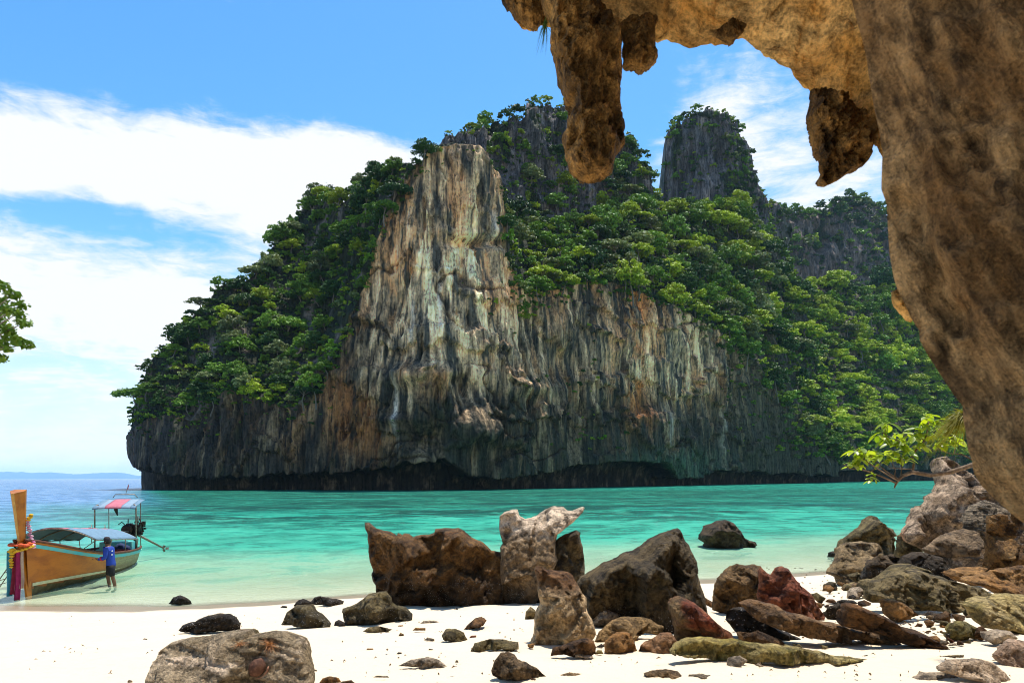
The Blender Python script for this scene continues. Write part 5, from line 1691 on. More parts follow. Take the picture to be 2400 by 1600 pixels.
rock("boulder", "arched tan slab with a hollow underside beneath the dark wedge", 5, [(612, 585), (650, 520), (700, 480), (740, 450), (820, 430), (920, 430), (1010, 445), (1050, 480), (1092, 490), (1080, 535), (1050, 545), (960, 530), (885, 560), (830, 600), (700, 600)], rock_mat("arched_slab_rock", (0.144, 0.101, 0.045), (0.194, 0.144, 0.079), (0.036, 0.023, 0.011)), "boulder", T=0.5, Y=11.9, fac=4, seed=60, lean=0.5)
rock("boulder", "dull grey stone between the cone rock and the dark wedge", 5, [(592, 425), (620, 380), (680, 350), (730, 370), (780, 400), (805, 425), (750, 460), (660, 510), (605, 490)], m_grey, "boulder", T=0.55, Y=13.0, fac=5, seed=61, rough=1.3)
rock("boulder", "small tan stone left of the cone rock's foot", 5, [(143, 434), (150, 380), (180, 345), (215, 370), (225, 434)], m_olive, "boulder", T=0.6, fac=5, seed=62, rough=1.3)
rock("boulder", "flat grey stone in front of the yellow-green mossy rock", 5, [(1500, 745), (1530, 700), (1600, 683), (1650, 712), (1600, 752), (1550, 772)], m_grey, "boulder", T=0.6, fac=3, seed=63, lean=0.4)
rock("boulder", "small barnacled stone at the water's edge left of the tan overhanging slab", 3, [(932, 957), (940, 910), (980, 890), (1022, 895), (1038, 957)], m_olbarn, "boulder", T=0.6, fac=5, seed=64, rough=1.3)
rock("boulder", "wet black ledge of rock sticking into the shallows from the pile", 3, [(968, 742), (980, 690), (1050, 680), (1120, 690), (1110, 740), (1020, 757)], m_wet, "boulder", T=0.6, fac=6, seed=65, rough=1.8)
rock("boulder", "mottled green-black stone behind the dark brown sharp-backed rock", 3, [(938, 1115), (970, 1060), (1040, 1030), (1090, 1050), (1085, 1110), (1045, 1148), (980, 1148)], m_wedge, "boulder", T=0.6, fac=6, seed=66, rough=1.5)
rock("boulder", "flat olive stone on the sand between the red boulder and the pile", 3, [(855, 975), (895, 962), (955, 1000), (925, 1045), (885, 1012)], m_olive, "boulder", T=0.7, fac=4, seed=67)
rock("boulder", "oblong tan stone lying at the left foot of the pile", 3, [(1062, 943), (1090, 915), (1150, 895), (1188, 900), (1150, 943), (1090, 958)], m_tan, "boulder", T=0.8, fac=4, seed=68)
rock("boulder", "rounded grey stone leaning beside the oblong tan one", 3, [(1092, 993), (1120, 945), (1180, 920), (1215, 960), (1150, 998)], m_grey, "boulder", T=0.8, fac=4, seed=69)
rock("boulder", "small white stone resting on the orange-brown rock by the pillar", 3, [(2045, 838), (2060, 820), (2150, 820), (2178, 842), (2110, 862)], m_pale, "boulder", T=0.7, Y=11.0, fac=3, seed=70, rough=0.6)
rock("boulder", "jumbled dark stones' lowest flat piece before the pile", 3, [(1000, 1035), (1060, 1010), (1140, 1015), (1170, 1035), (1090, 1050)], m_wet, "boulder", T=0.8, fac=5, seed=71, rough=1.6)
# -- small stones scattered on the sand
small = [
    (4, [(1135, 272), (1140, 250), (1160, 240), (1195, 255), (1197, 274)], m_wet, "dark lump of stone against the barnacled greenish rock"),
    (4, [(638, 333), (650, 305), (690, 288), (715, 300), (722, 328), (765, 325), (760, 333)], m_olive, "pale green-grey stone just behind the large grey boulder"),
    (4, [(1850, 292), (1880, 260), (1910, 235), (1950, 225), (1978, 245), (1962, 268), (1930, 278), (1900, 290)], m_dbrown, "brown leaning stone in the middle of the sand"),
    (4, [(1488, 494), (1560, 460), (1650, 448), (1700, 455), (1758, 496), (1600, 501)], m_grey, "flat grey-white stone sunk in the lower middle sand"),
    (4, [(1888, 415), (1910, 370), (1990, 350), (2080, 350), (2152, 367), (2154, 400), (2000, 404), (1920, 420)], m_olive, "long low olive stone above the small pyramid stone"),
    (4, [(1728, 325), (1750, 295), (1800, 290), (1850, 310), (1872, 350), (1800, 358), (1745, 350)], m_olive, "mottled olive and grey stone left of the brown leaning stone"),
    (4, [(1605, 264), (1630, 245), (1690, 243), (1738, 264), (1650, 268)], m_grey, "thin grey flake of stone on the sand below the huge slab"),
    (4, [(1293, 303), (1330, 280), (1380, 275), (1458, 292), (1430, 306), (1330, 308)], m_olive, "flat broken olive stone below the barnacled greenish rock"),
    (4, [(1480, 284), (1490, 270), (1515, 268), (1524, 284)], m_orange, "little tan stone right of the flat broken olive stone"),
    (4, [(1568, 298), (1585, 282), (1640, 285), (1640, 298)], m_orange, "little orange stone between two flat stones on the sand"),
    (4, [(1490, 328), (1500, 310), (1520, 318), (1522, 330)], m_tan, "tiny upright grey-brown stone on the open sand"),
    (4, [(1880, 340), (1890, 326), (1920, 325), (1920, 338)], m_red, "little red stone beside the mottled olive one"),
    (4, [(1308, 410), (1320, 396), (1350, 397), (1356, 410)], m_orange, "little yellowish stone on the open lower sand"),
    (4, [(1478, 428), (1490, 417), (1508, 419), (1510, 429)], m_wet, "tiny dark stone on the open lower sand"),
    (4, [(1650, 412), (1660, 398), (1682, 402), (1686, 412)], m_dbrown, "tiny brown stone above the flat grey-white one"),
    (4, [(1350, 556), (1370, 546), (1430, 548), (1440, 557)], m_grey, "thin grey flake near the bottom edge of the sand"),
    (4, [(1802, 474), (1808, 461), (1820, 463), (1822, 475)], m_olive, "tiny olive pebble right of the flat grey-white stone"),
    (4, [(1630, 352), (1650, 336), (1688, 345), (1690, 357)], m_grey, "small grey stone left of the mottled olive one"),
    (4, [(1012, 522), (1020, 512), (1040, 514), (1042, 523)], m_grey, "tiny grey pebble right of the large grey boulder"),
    (4, [(838, 172), (850, 162), (875, 164), (878, 174)], m_wet, "tiny dark stone in the wash left of the olive stones"),
    (4, [(80, 347), (88, 341), (105, 343), (108, 348)], m_dbrown, "tiny brown scrap on the empty left sand"),
    (4, [(1050, 592), (1070, 562), (1110, 552), (1160, 560), (1180, 592)], m_orange, "orange-brown stone cropped by the bottom edge"),
    (4, [(1165, 596), (1180, 578), (1230, 572), (1262, 596)], m_dbrown, "brown stone cropped by the bottom edge beside the orange one"),
    (4, [(-10, 592), (0, 570), (20, 575), (30, 594)], m_tan, "tan stone at the bottom edge left of the large grey boulder"),
    (4, [(1540, 155), (1560, 138), (1585, 140), (1592, 157)], m_redtan, "pink-grey stone at the foot of the huge brown slab"),
    (4, [(1795, 181), (1805, 174), (1818, 176), (1820, 183)], m_wet, "tiny dark pebble on the sand below the huge slab"),
    (5, [(1690, 738), (1720, 725), (1752, 750), (1722, 757)], m_grey, "small grey chip right of the flat grey stone"),
    (5, [(615, 668), (630, 640), (660, 640), (672, 662)], m_yellow, "small yellow stone right of the squat cracked one"),
    (5, [(480, 690), (490, 650), (540, 670), (600, 675), (598, 692)], m_pale, "pale sliver of stone under the squat cracked one"),
    (5, [(180, 838), (190, 826), (215, 828), (218, 838)], m_dbrown, "tiny brown chip right of the pyramid stone"),
    (5, [(-5, 625), (0, 590), (50, 580), (100, 592), (103, 632)], m_olive, "olive stone on the sand left of the squat cracked one"),
    (9, [(100, 640), (150, 590), (240, 565), (272, 590), (200, 640), (130, 662)], m_olive, "slim greenish stone under the tan overhanging slab"),
    (9, [(1135, 1150), (1140, 1080), (1165, 1078), (1180, 1150)], m_wet, "dark chip at the left side of the green-tinged rock"),
    (9, [(1060, 1180), (1090, 1140), (1140, 1150), (1150, 1185)], m_grey, "grey chip by the orange tip of the sharp-backed rock"),
    (9, [(1150, 1200), (1170, 1175), (1230, 1168), (1240, 1195)], m_grey, "bluish grey stone below the green-tinged rock"),
    (9, [(1235, 1190), (1260, 1145), (1310, 1160), (1312, 1190)], m_dbrown, "brown chip right of the bluish grey stone"),
    (9, [(1045, 1300), (1160, 1295), (1200, 1290), (1320, 1290), (1300, 1330), (1230, 1312), (1150, 1308)], m_olive, "thin olive flake on the bare lower right sand"),
    (9, [(1565, 1350), (1600, 1338), (1640, 1340), (1645, 1356)], m_grey, "little grey chip above the whitish rock"),
    (9, [(975, 1040), (985, 1015), (1030, 1015), (1040, 1040)], m_olive, "greenish chip on the pale sand left of the yellow slab"),
    (9, [(930, 1075), (940, 1062), (960, 1062), (962, 1078)], m_tan, "tan chip beside the greenish one on the pale sand"),
    (9, [(1330, 920), (1360, 885), (1450, 880), (1470, 915), (1400, 935)], m_tan, "flat tan stone left of the yellow slab"),
    (9, [(880, 890), (960, 850), (1080, 860), (1220, 880), (1200, 920), (1060, 925), (950, 905)], m_pale, "long pale tan stone below the olive slab"),
    (9, [(270, 1320), (300, 1300), (350, 1288), (372, 1300), (330, 1318)], m_wet, "dark tip of weedy stone past the mossy rock's end"),
    (9, [(620, 1245), (630, 1240), (645, 1243), (644, 1250)], m_dbrown, "tiny brown scrap below the reddish snout"),
]
for i, (crop, pts, mt, lab) in enumerate(small):
    rock("stone", lab, crop, pts, mt, "stone", T=0.7, fac=4, seed=600 + i, rough=1.1, lean=0.25, step=2.6)



def loose_stones():
    rr = np.random.RandomState(55)
    spots = [((1240, 1440, 1420, 1520), 14, (14, 34)), ((1400, 1440, 1600, 1500), 10, (16, 40)), ((1560, 1500, 1700, 1530), 3, (10, 22)), ((1620, 1400, 1760, 1490), 16, (20, 56)), ((1740, 1380, 1900, 1470), 15, (18, 50)),
             ((1920, 1350, 2030, 1440), 22, (16, 48)), ((2000, 1330, 2200, 1420), 30, (20, 70)), ((2060, 1430, 2330, 1510), 26, (12, 40)), ((2180, 1370, 2400, 1460), 18, (20, 64)), ((1930, 1440, 2060, 1480), 8, (14, 36)), ((1700, 1480, 1960, 1520), 7, (10, 26)), ((2100, 1320, 2300, 1380), 8, (24, 56))]
    mats = [(m_brown, "brown"), (m_dbrown, "dark brown"), (m_tan, "tan"), (m_olive, "olive"), (m_orange, "orange-brown"), (m_wet, "blackish"), (m_redtan, "reddish")]
    k = 0
    for (x0, y0, x1, y1), cnt, (a, b) in spots:
        for _ in range(cnt):
            cx, cy = rr.uniform(x0, x1), rr.uniform(y0, y1)
            w = a + (b - a) * rr.rand() ** 1.4
            hgt = w * rr.uniform(.35, .75)
            nn = rr.randint(5, 9)
            an = np.sort(rr.uniform(0, 6.283, nn))
            tilt = rr.uniform(-.4, .4)
            pts = []
            for q in an:
                rad = rr.uniform(.75, 1.1)
                ux, uy = math.cos(q) * rad * w / 2, math.sin(q) * rad * hgt / 2
                pts.append((cx + ux * math.cos(tilt) - uy * math.sin(tilt), cy - hgt * 0.3 + ux * math.sin(tilt) + uy * math.cos(tilt)))
            if np.ptp(an) < 3.6:
                continue
            mt, word = mats[rr.randint(0, len(mats))]
            where = "among the rubble below the shelter wall" if cx > 1900 else "wedged in the rubble between the big middle boulders"
            rock("stone", "loose angular %s stone %s" % (word, where), 0, pts, mt, "stone", T=0.7, fac=4, seed=800 + k, rough=1.1, lean=0.2, step=3.0, group="loose %s stones %s" % (word, where))
            k += 1


loose_stones()


def rubble():
    """gravel and coral scraps too small to pick out one by one"""
    rr = np.random.RandomState(77)
    V, Fc, T, off = [], [], [], 0
    zones = [((1150, 1420, 1500, 1560), 90, 5), ((1880, 1430, 2200, 1500), 260, 5.5), ((1780, 1330, 2060, 1430), 160, 5), ((1320, 1450, 1420, 1500), 160, 4), ((840, 1450, 1250, 1590), 50, 3.5), ((100, 1440, 800, 1590), 22, 3), ((1960, 1360, 2300, 1430), 120, 6)]
    for (x0, y0, x1, y1), k, sz in zones:
        for _ in range(k):
            px, py = rr.uniform(x0, x1), rr.uniform(y0, y1)
            Y = ground_hit(px, py)
            x, y, z = at(px, py, Y)
            s = sz * rr.uniform(.3, 1.0) / F * Y * 0.6
            ph = rr.rand(7) * 0.5 + 0.75
            ring = [(math.cos(a) * s * q, math.sin(a) * s * q * 0.8, 0) for a, q in zip(np.linspace(0, 6.28, 7)[:-1], ph)]
            hh = s * rr.uniform(.5, .9)
            pts = [(a * 1.05, b * 1.05, -0.3 * hh) for a, b, _ in ring] + [(a * 0.85, b * 0.85, 0.45 * hh) for a, b, _ in ring] + [(s * rr.uniform(-.2, .2), s * rr.uniform(-.2, .2), 0.8 * hh)]
            V.append(np.array(pts) + np.array([float(x), float(y), float(ground_z(x, y))]))
            for j in range(6):
                j2 = (j + 1) % 6
                Fc += [(off + j, off + j2, off + 6 + j2), (off + j, off + 6 + j2, off + 6 + j), (off + 6 + j, off + 6 + j2, off + 12)]
            off += 13
    o = obj_np("gravel", np.concatenate(V), np.array(Fc), [m_tan], False)
    tag(o, "gravel and coral scraps strewn between the beach rocks", "gravel", kind='stuff')


rubble()
# ------------------------------------------------------------------ long-tail boat
def flat(name, c, rough=0.6, metal=0.0, var=0.0, scale=8.0, c2=None, bump=0.0, spec=0.3):
    m, n = new_mat(name)
    t = n.n('ShaderNodeTexCoord').outputs['Object']
    a = n.noise(t, scale, 5, 0.62)
    col = n.mix(n.ss(a, 0.42, 0.66), c, c2) if c2 else (n.vmath('SCALE', n.mix(0.0, c, c), scale=n.ss(a, 0.3, 0.7, 1 - var, 1 + var)) if var else c)
    nm = n.bump(a, bump, 0.02) if bump else None
    n.out(n.principled(col, rough, nm, spec, metal))
    return m


m_varnish = flat("varnished_wood", (0.45, 0.145, 0.012), 0.42, c2=(0.30, 0.088, 0.009), scale=3.0)
m_edge = flat("pale_varnished_edge", (0.48, 0.27, 0.07), 0.45, var=0.2)
m_rail = flat("dark_red_rail_wood", (0.10, 0.035, 0.018), 0.6, var=0.3)
m_turq = flat("turquoise_paint", (0.10, 0.46, 0.44), 0.55, c2=(0.20, 0.44, 0.34), scale=2.0)
m_steel = flat("rusty_steel_tube", (0.16, 0.115, 0.08), 0.55, 0.4, c2=(0.30, 0.26, 0.21), scale=12)
m_engine = flat("oily_black_metal", (0.016, 0.015, 0.014), 0.45, 0.5, c2=(0.06, 0.030, 0.018), scale=9)
m_blue_c = flat("blue_grey_canvas", (0.13, 0.215, 0.285), 0.8, var=0.15)
m_pale_c = flat("pale_blue_canvas", (0.21, 0.29, 0.35), 0.8, var=0.1)
m_pink_c = flat("pink_red_canvas", (0.46, 0.135, 0.165), 0.8, var=0.12)
m_inner = flat("worn_deck_wood", (0.20, 0.12, 0.06), 0.7, var=0.3)
m_black = flat("black_rubber", (0.012, 0.012, 0.013), 0.6)
m_bluebag = flat("dark_blue_cloth", (0.02, 0.035, 0.10), 0.85, var=0.2)
m_redcloth = flat("red_cloth", (0.26, 0.025, 0.03), 0.8, var=0.2)

m_hull, n = new_mat("weathered_hull_paint")
t = n.n('ShaderNodeTexCoord').outputs['Object']
sx = n.n('ShaderNodeSeparateXYZ')
n.put(sx.inputs[0], t)
a = n.noise(n.mapping(t, scale=(1, 0.35, 1)), 2.2, 6, 0.65, 0.4)
b = n.noise(n.mapping(t, scale=(1, 0.5, 3)), 9.0, 5, 0.65)
wood = n.mix(n.ss(a, 0.38, 0.66), (0.47, 0.135, 0.011), (0.31, 0.080, 0.008))
worn = n.mix(n.ss(b, 0.4, 0.62), (0.30, 0.24, 0.12), (0.20, 0.145, 0.065))
fore = n.math('ADD', sx.outputs[1], n.math('MULTIPLY', n.math('SUBTRACT', a, 0.5), 2.0))
hc = n.mix(n.ss(fore, 4.9, 4.1), wood, worn)
low = n.math('ADD', sx.outputs[2], n.math('MULTIPLY', n.math('SUBTRACT', b, 0.5), 0.16))
hc = n.mix(n.math('MULTIPLY', n.ss(low, 0.42, 0.24), 0.6), hc, (0.11, 0.050, 0.016))
hc = n.mix(n.math('MULTIPLY', n.ss(b, 0.60, 0.72), 0.5), hc, (0.065, 0.035, 0.014))
n.out(n.principled(hc, 0.55, n.bump(b, 0.25, 0.02), 0.3))
m_hullbot = flat("dark_antifouling_bottom", (0.055, 0.040, 0.012), 0.7, c2=(0.10, 0.085, 0.035), scale=5)
m_boot = flat("pale_waterline_stripe", (0.50, 0.46, 0.29), 0.6, var=0.15)


def build_boat():
    # local frame: +y runs from the stern to the bow, +x to the side seen from the beach when the boat faces it
    sx, sy = -16.62, 29.2
    bx, by = -14.90, 20.95
    L = math.hypot(bx - sx, by - sy)
    rz = math.atan2(by - sy, bx - sx) - math.pi / 2
    root = empty("longtail_boat", (sx, sy, 0.0), rz)
    tag(root, "wooden long-tail boat with striped canopies moored in the shallows at the left", "boat")
    # hull sections along y
    st = [  # y, half beam at rail, rail height, keel height, half beam at turn of bilge, bilge height
        (0.00, 0.62, 0.66, -0.02, 0.48, 0.16),
        (0.35, 0.82, 0.66, -0.14, 0.66, 0.10),
        (1.50, 1.05, 0.68, -0.22, 0.84, 0.06),
        (3.00, 1.15, 0.74, -0.24, 0.90, 0.05),
        (4.50, 1.12, 0.84, -0.24, 0.82, 0.06),
        (5.80, 0.98, 1.02, -0.23, 0.62, 0.10),
        (6.80, 0.76, 1.26, -0.22, 0.40, 0.18),
        (7.60, 0.48, 1.50, -0.20, 0.20, 0.30),
        (8.10, 0.26, 1.66, -0.17, 0.09, 0.40),
        (8.40, 0.10, 1.76, -0.10, 0.05, 0.55),
    ]
    A = np.array(st)
    ys = np.linspace(0, 8.40, 60)
    I = lambda c: np.interp(ys, A[:, 0], A[:, c])
    hb, gz, kz, bb, bz = I(1), I(2), I(3), I(4), I(5)
    ker = np.ones(7) / 7
    sm = lambda v: np.convolve(np.pad(v, 3, mode='edge'), ker, 'valid')
    hb, gz, kz, bb, bz = map(sm, (hb, gz, kz, bb, bz))
    # rake: the stem leans forward, so upper points sit further forward
    def shift(y, z):
        return y + np.clip((y - 6.0) / 2.4, 0, 1) ** 2 * (z - 0.0) * 0.26

    def side_pts(f, s):
        """f 0 keel .. 1 rail"""
        x = np.where(f < 0.35, bb * (f / 0.35), bb + (hb - bb) * ((f - 0.35) / 0.65) ** 0.8)
        z = np.where(f < 0.35, kz + (bz - kz) * (f / 0.35) ** 1.4, bz + (gz - bz) * (f - 0.35) / 0.65)
        return np.stack([s * x, shift(ys, z), z], 1)
    fs = np.linspace(0, 1, 22)
    for s in (1, -1):
        pass
    ring = [side_pts(f, -1) for f in fs[::-1]] + [side_pts(f, 1) for f in fs[1:]]
    V = np.stack(ring, 1).reshape(-1, 3)
    nr = len(ring)
    hull = obj_np("hull", V, grid_faces(60, nr), [m_hull, m_hullbot, m_boot], True, root)
    me = hull.data
    zs = V[:, 2]
    fz = np.array([zs[list(p.vertices)].mean() for p in me.polygons])
    fy = np.array([V[list(p.vertices), 1].mean() for p in me.polygons])
    wl = 0.13 + np.clip((fy - 2) / 6, 0, 1) * 0.10
    me.polygons.foreach_set('material_index', np.where(fz < wl, 1, 0).astype(np.int32))
    # pale stripe just above the bottom paint, a thin plank proud of the hull
    for s in (1, -1):
        yy = np.linspace(3.2, 8.2, 34)
        W = []
        for y in yy:
            zt = 0.13 + np.clip((y - 2) / 6, 0, 1) * 0.13 + 0.02
            for dz in (0.0, 0.10 * np.clip((y - 3.0) / 3, 0.1, 1)):
                z = zt + dz
                b1, b0, bzv, kzv, hbv, gzv = [np.interp(y, ys, q) for q in (bb, bb, bz, kz, hb, gz)]
                x = b1 * np.clip((z - kzv) / max(bzv - kzv, .01), 0, 1) ** 0.71 if z < bzv else b1 + (hbv - b1) * np.clip((z - bzv) / (gzv - bzv), 0, 1) ** 0.8
                W.append((s * (x + 0.012), float(shift(np.array(y), z)), z))
        obj_np("waterline_stripe", np.array(W), grid_faces(34, 2), [m_boot], True, root)
    # transom
    mb = MB()
    tr = [(ring[k][0][0], ring[k][0][1] - 0.004, ring[k][0][2]) for k in range(nr)]
    mb.add(tr, [tuple(range(nr))])
    mb.build("transom", m_hull, root)
    # deck boards inside
    mb = MB()
    zf = np.minimum(gz - 0.34, 0.45 + 0.0 * gz) + np.clip((ys - 5.4) / 2, 0, 1) * 0.55
    D = []
    for i in range(60):
        w = np.interp(zf[i], [bz[i], gz[i]], [bb[i], hb[i]]) - 0.03
        D += [(-w, float(shift(ys[i], zf[i])), zf[i]), (w, float(shift(ys[i], zf[i])), zf[i])]
    mb.add(D, [(2 * i, 2 * i + 1, 2 * i + 3, 2 * i + 2) for i in range(59)])
    mb.build("deck", m_inner, root)
    for s in (1, -1):
        lab = None
        top = side_pts(np.array(1.0), s)
        pts = [(p[0] - s * 0.01, p[1], p[2] + 0.035) for p in top]
        MB().tube(pts, 0.045, 6).build("rail", m_rail, root, True)
        q = side_pts(np.array(0.93), s)
        pts = [(p[0] + s * 0.015, p[1], p[2]) for p in q]
        mb = MB()
        W = []
        for p in q:
            W += [(p[0] + s * 0.022, p[1], p[2] + 0.055), (p[0] + s * 0.022, p[1], p[2] - 0.055), (p[0] - s * 0.03, p[1], p[2] - 0.055), (p[0] - s * 0.03, p[1], p[2] + 0.055)]
        Fq = []
        for i in range(len(q) - 1):
            for j in range(4):
                Fq.append((4 * i + j, 4 * i + (j + 1) % 4, 4 * i + 4 + (j + 1) % 4, 4 * i + 4 + j))
        mb.add(W, Fq)
        mb.build("rubbing_strip", m_turq, root)
    # stem and prow board
    mb = MB()
    pr = []
    for z, y, w, d in ((-0.30, 8.33, 0.075, 0.16), (0.2, 8.42, 0.08, 0.20), (0.8, 8.55, 0.085, 0.22), (1.40, 8.70, 0.09, 0.24), (1.80, 8.80, 0.085, 0.24)):
        pr.append((z, y, w, d))
    V = []
    for z, y, w, d in pr:
        V += [(-w * 0.35, y + d * .5, z), (w * 0.35, y + d * .5, z), (w, y - d * .5, z), (-w, y - d * .5, z)]
    Fq = [(4 * i + j, 4 * i + (j + 1) % 4, 4 * i + 4 + (j + 1) % 4, 4 * i + 4 + j) for i in range(len(pr) - 1) for j in range(4)] + [(3, 2, 1, 0)]
    mb.add(V, Fq)
    mb.build("stem", m_varnish, root)
    V = []
    pz = ((1.74, 8.80, 0.10, 0.26), (2.1, 8.86, 0.125, 0.32), (2.6, 8.93, 0.155, 0.40), (3.24, 9.03, 0.20, 0.50))
    for z, y, w, d in pz:
        zt = 0.07 if z > 3 else 0
        V += [(-w * 0.16, y + d * .52, z - zt), (w * 0.16, y + d * .52, z - zt), (w, y - d * .1, z), (w * .8, y - d * .5, z + zt * .6), (-w * .8, y - d * .5, z + zt * .6), (-w, y - d * .1, z)]
    Fq = [(6 * i + j, 6 * i + (j + 1) % 6, 6 * i + 6 + (j + 1) % 6, 6 * i + 6 + j) for i in range(len(pz) - 1) for j in range(6)] + [(18, 19, 20, 21, 22, 23), (5, 4, 3, 2, 1, 0)]
    mb = MB().add(V, Fq)
    post = mb.build("prow_post", m_varnish, root)
    mb = MB()
    W = []
    for z, y, w, d in pz:
        zt = 0.07 if z > 3 else 0
        W += [(-w * 0.17, y + d * .53, z - zt + .002), (w * 0.17, y + d * .53, z - zt + .002), (w * 0.17 + .012, y + d * .49, z - zt + .002), (-w * 0.17 - .012, y + d * .49, z - zt + .002)]
    mb.add(W, [(4 * i + j, 4 * i + (j + 1) % 4, 4 * i + 4 + (j + 1) % 4, 4 * i + 4 + j) for i in range(3) for j in range(4)] + [(12, 13, 14, 15)])
    mb.build("prow_edge", m_edge, post)
    # low arched canopy amidships: bands of canvas on bent hoops
    y0, y1 = 1.7, 6.5
    def arch(y, f):
        t = (y - y0) / (y1 - y0)
        hw = 1.08 + 0.16 * t
        base = 1.22 + 0.38 * t
        a = f * 2 - 1
        return (hw * a, y + 0.15 * (1 - a * a), base - 0.08 + 0.42 * (1 - a * a))
    for (fa, fb, mt) in ((0.0, 0.36, m_blue_c), (0.36, 0.60, m_pink_c), (0.60, 1.0, m_blue_c)):
        W = []
        fr = np.linspace(fa, fb, 9)
        for y in np.linspace(y0, y1, 14):
            for f in fr:
                x, yy, z = arch(y, f)
                W.append((x, yy, z + 0.02 - 0.015 * math.cos((y - y0) * 7)))
        o = obj_np("canopy_cloth", np.array(W), grid_faces(14, 9), [mt], True, root)
        sol = o.modifiers.new("thickness", 'SOLIDIFY')
        sol.thickness = 0.012
    for y in np.linspace(y0, y1, 4):
        MB().tube([arch(y, f) for f in np.linspace(0, 1, 15)], 0.022, 6).build("canopy_hoop", m_steel, root, True)
        for s, f in ((-1, 0), (1, 1)):
            x, yy, z = arch(y, f)
            hx = float(np.interp(yy, ys, hb)) * s
            hz = float(np.interp(yy, ys, gz))
            MB().tube([(x, yy, z), (hx * 0.97, yy, hz)], 0.016, 6).build("canopy_post", m_steel, root, True)
    for f in (0, 1):
        MB().tube([arch(y, f) for y in np.linspace(y0, y1, 8)], 0.018, 6).build("canopy_edge_bar", m_steel, root, True)
    # tall stern shelter
    hz = 2.62
    for x in (-0.78, 0.78):
        MB().tube([(x, 0.95, 0.62), (x, 0.95, 2.30), (x * 0.98, 0.92, 2.46), (x * 0.86, 0.86, 2.52)], 0.030, 7).build("shelter_post", m_steel, root, True)
        MB().tube([(x * 0.8, -0.15, 0.62), (x * 0.8, -0.15, 2.72)], 0.018, 6).build("shelter_rear_post", m_steel, root, True)
    bands = ((-0.82, -0.62, m_blue_c), (-0.62, -0.36, m_pale_c), (-0.36, 0.26, m_pink_c), (0.26, 0.60, m_pale_c), (0.60, 0.80, m_blue_c))
    for xa, xb, mt in bands:
        W = []
        for x in np.linspace(xa, xb, 5):
            for y, z in ((1.10, 2.36), (1.06, 2.43), (0.95, 2.49), (0.5, 2.58), (0.1, 2.67), (-0.15, 2.71)):
                W.append((x, y, z - 0.05 * x * x))
        o = obj_np("shelter_roof_cloth", np.array(W), grid_faces(5, 6), [mt], True, root)
        sol = o.modifiers.new("thickness", 'SOLIDIFY')
        sol.thickness = 0.012
    MB().tube([(-0.45, -0.1, 2.78), (-0.35, -0.1, 2.92), (0.4, -0.1, 2.92), (0.52, -0.1, 2.78)], 0.018, 6).build("roof_hoop", m_steel, root, True)
    MB().tube([(0.05, -0.1, 2.9), (0.16, -0.1, 3.36)], 0.010, 5).build("flag_pole", m_steel, root, True)
    mb = MB()
    mb.add([(0.10, -0.1, 3.12), (0.155, -0.1, 3.34), (0.19, -0.07, 3.30), (0.16, -0.04, 3.14), (0.11, -0.095, 3.12), (0.165, -0.095, 3.34), (0.20, -0.065, 3.30), (0.17, -0.035, 3.14)], [(0, 1, 2, 3), (7, 6, 5, 4)])
    mb.build("flag", m_pink_c, root)
    MB().tube([(-0.12, 0.6, 2.55), (-0.10, 0.6, 2.3), (-0.04, 0.6, 2.05)], [0.07, 0.075, 0.02], 7).build("fender", m_black, root, True)
    # engine on its pivot, with the long shaft
    eng = MB()
    eng.box((0.46, 0.10, 1.42), (0.50, 0.62, 0.42))
    eng.box((0.46, 0.38, 1.42), (0.36, 0.14, 0.50))
    eng.lathe((0.30, 0.50, 1.45), [(0.20, 0), (0.22, 0.03), (0.22, 0.07), (0.16, 0.10)], 14, 'Y')
    er = random.Random(4)
    for _ in range(34):
        eng.box((0.46 + er.uniform(-.34, .34), 0.1 + er.uniform(-.4, .4), 1.45 + er.uniform(-.22, .30)), (er.uniform(.05, .16), er.uniform(.05, .18), er.uniform(.05, .16)))
    for _ in range(10):
        p0 = Vector((0.46 + er.uniform(-.3, .3), 0.1 + er.uniform(-.35, .35), 1.3 + er.uniform(0, .4)))
        p1 = p0 + Vector((er.uniform(-.3, .3), er.uniform(-.3, .3), er.uniform(-.1, .25)))
        eng.tube([p0, (p0 + p1) / 2 + Vector((0, 0, .12)), p1], 0.022, 5)
    e = eng.build("engine", m_engine, root)
    MB().tube([(0.56, 0.0, 1.62), (0.56, 0.0, 1.98)], 0.022, 6).build("exhaust_pipe", m_steel, e, True)
    MB().tube([(0.46, 0.05, 0.60), (0.46, 0.05, 1.25)], [0.07, 0.05], 8).build("engine_pivot", m_engine, e, True)
    MB().tube([(0.40, 0.55, 1.38), (0.0, 1.2, 1.42), (-0.62, 2.0, 1.66)], 0.022, 6).build("tiller", m_steel, root, True)
    MB().tube([(0.40, 0.45, 1.25), (-0.1, 1.1, 1.28), (-0.55, 1.7, 1.08)], 0.016, 6).build("tiller_brace", m_steel, root, True)
    from mathutils import Euler
    for px_, py_, r in ((-0.62, 1.7, 0.36), (-0.26, 1.35, 0.33)):
        MB().torus((px_, py_, 1.40), r, 0.014, 26, 6, Euler((R(90), 0, R(72)))).build("engine_hoop", m_steel, root, True)
    sh0, sh1 = (0.55, -0.05, 1.18), (1.10, -1.75, 0.42)
    sh = MB().tube([sh0, sh1], [0.055, 0.04], 8).build("propeller_shaft", m_steel, root, True)
    mb = MB()
    for k in range(3):
        a = k * 2.1
        mb.box((1.13 + 0.09 * math.cos(a), -1.84, 0.40 + 0.09 * math.sin(a)), (0.14, 0.03, 0.10), Euler((0.5, a, 0)))
    mb.build("propeller", m_steel, sh)
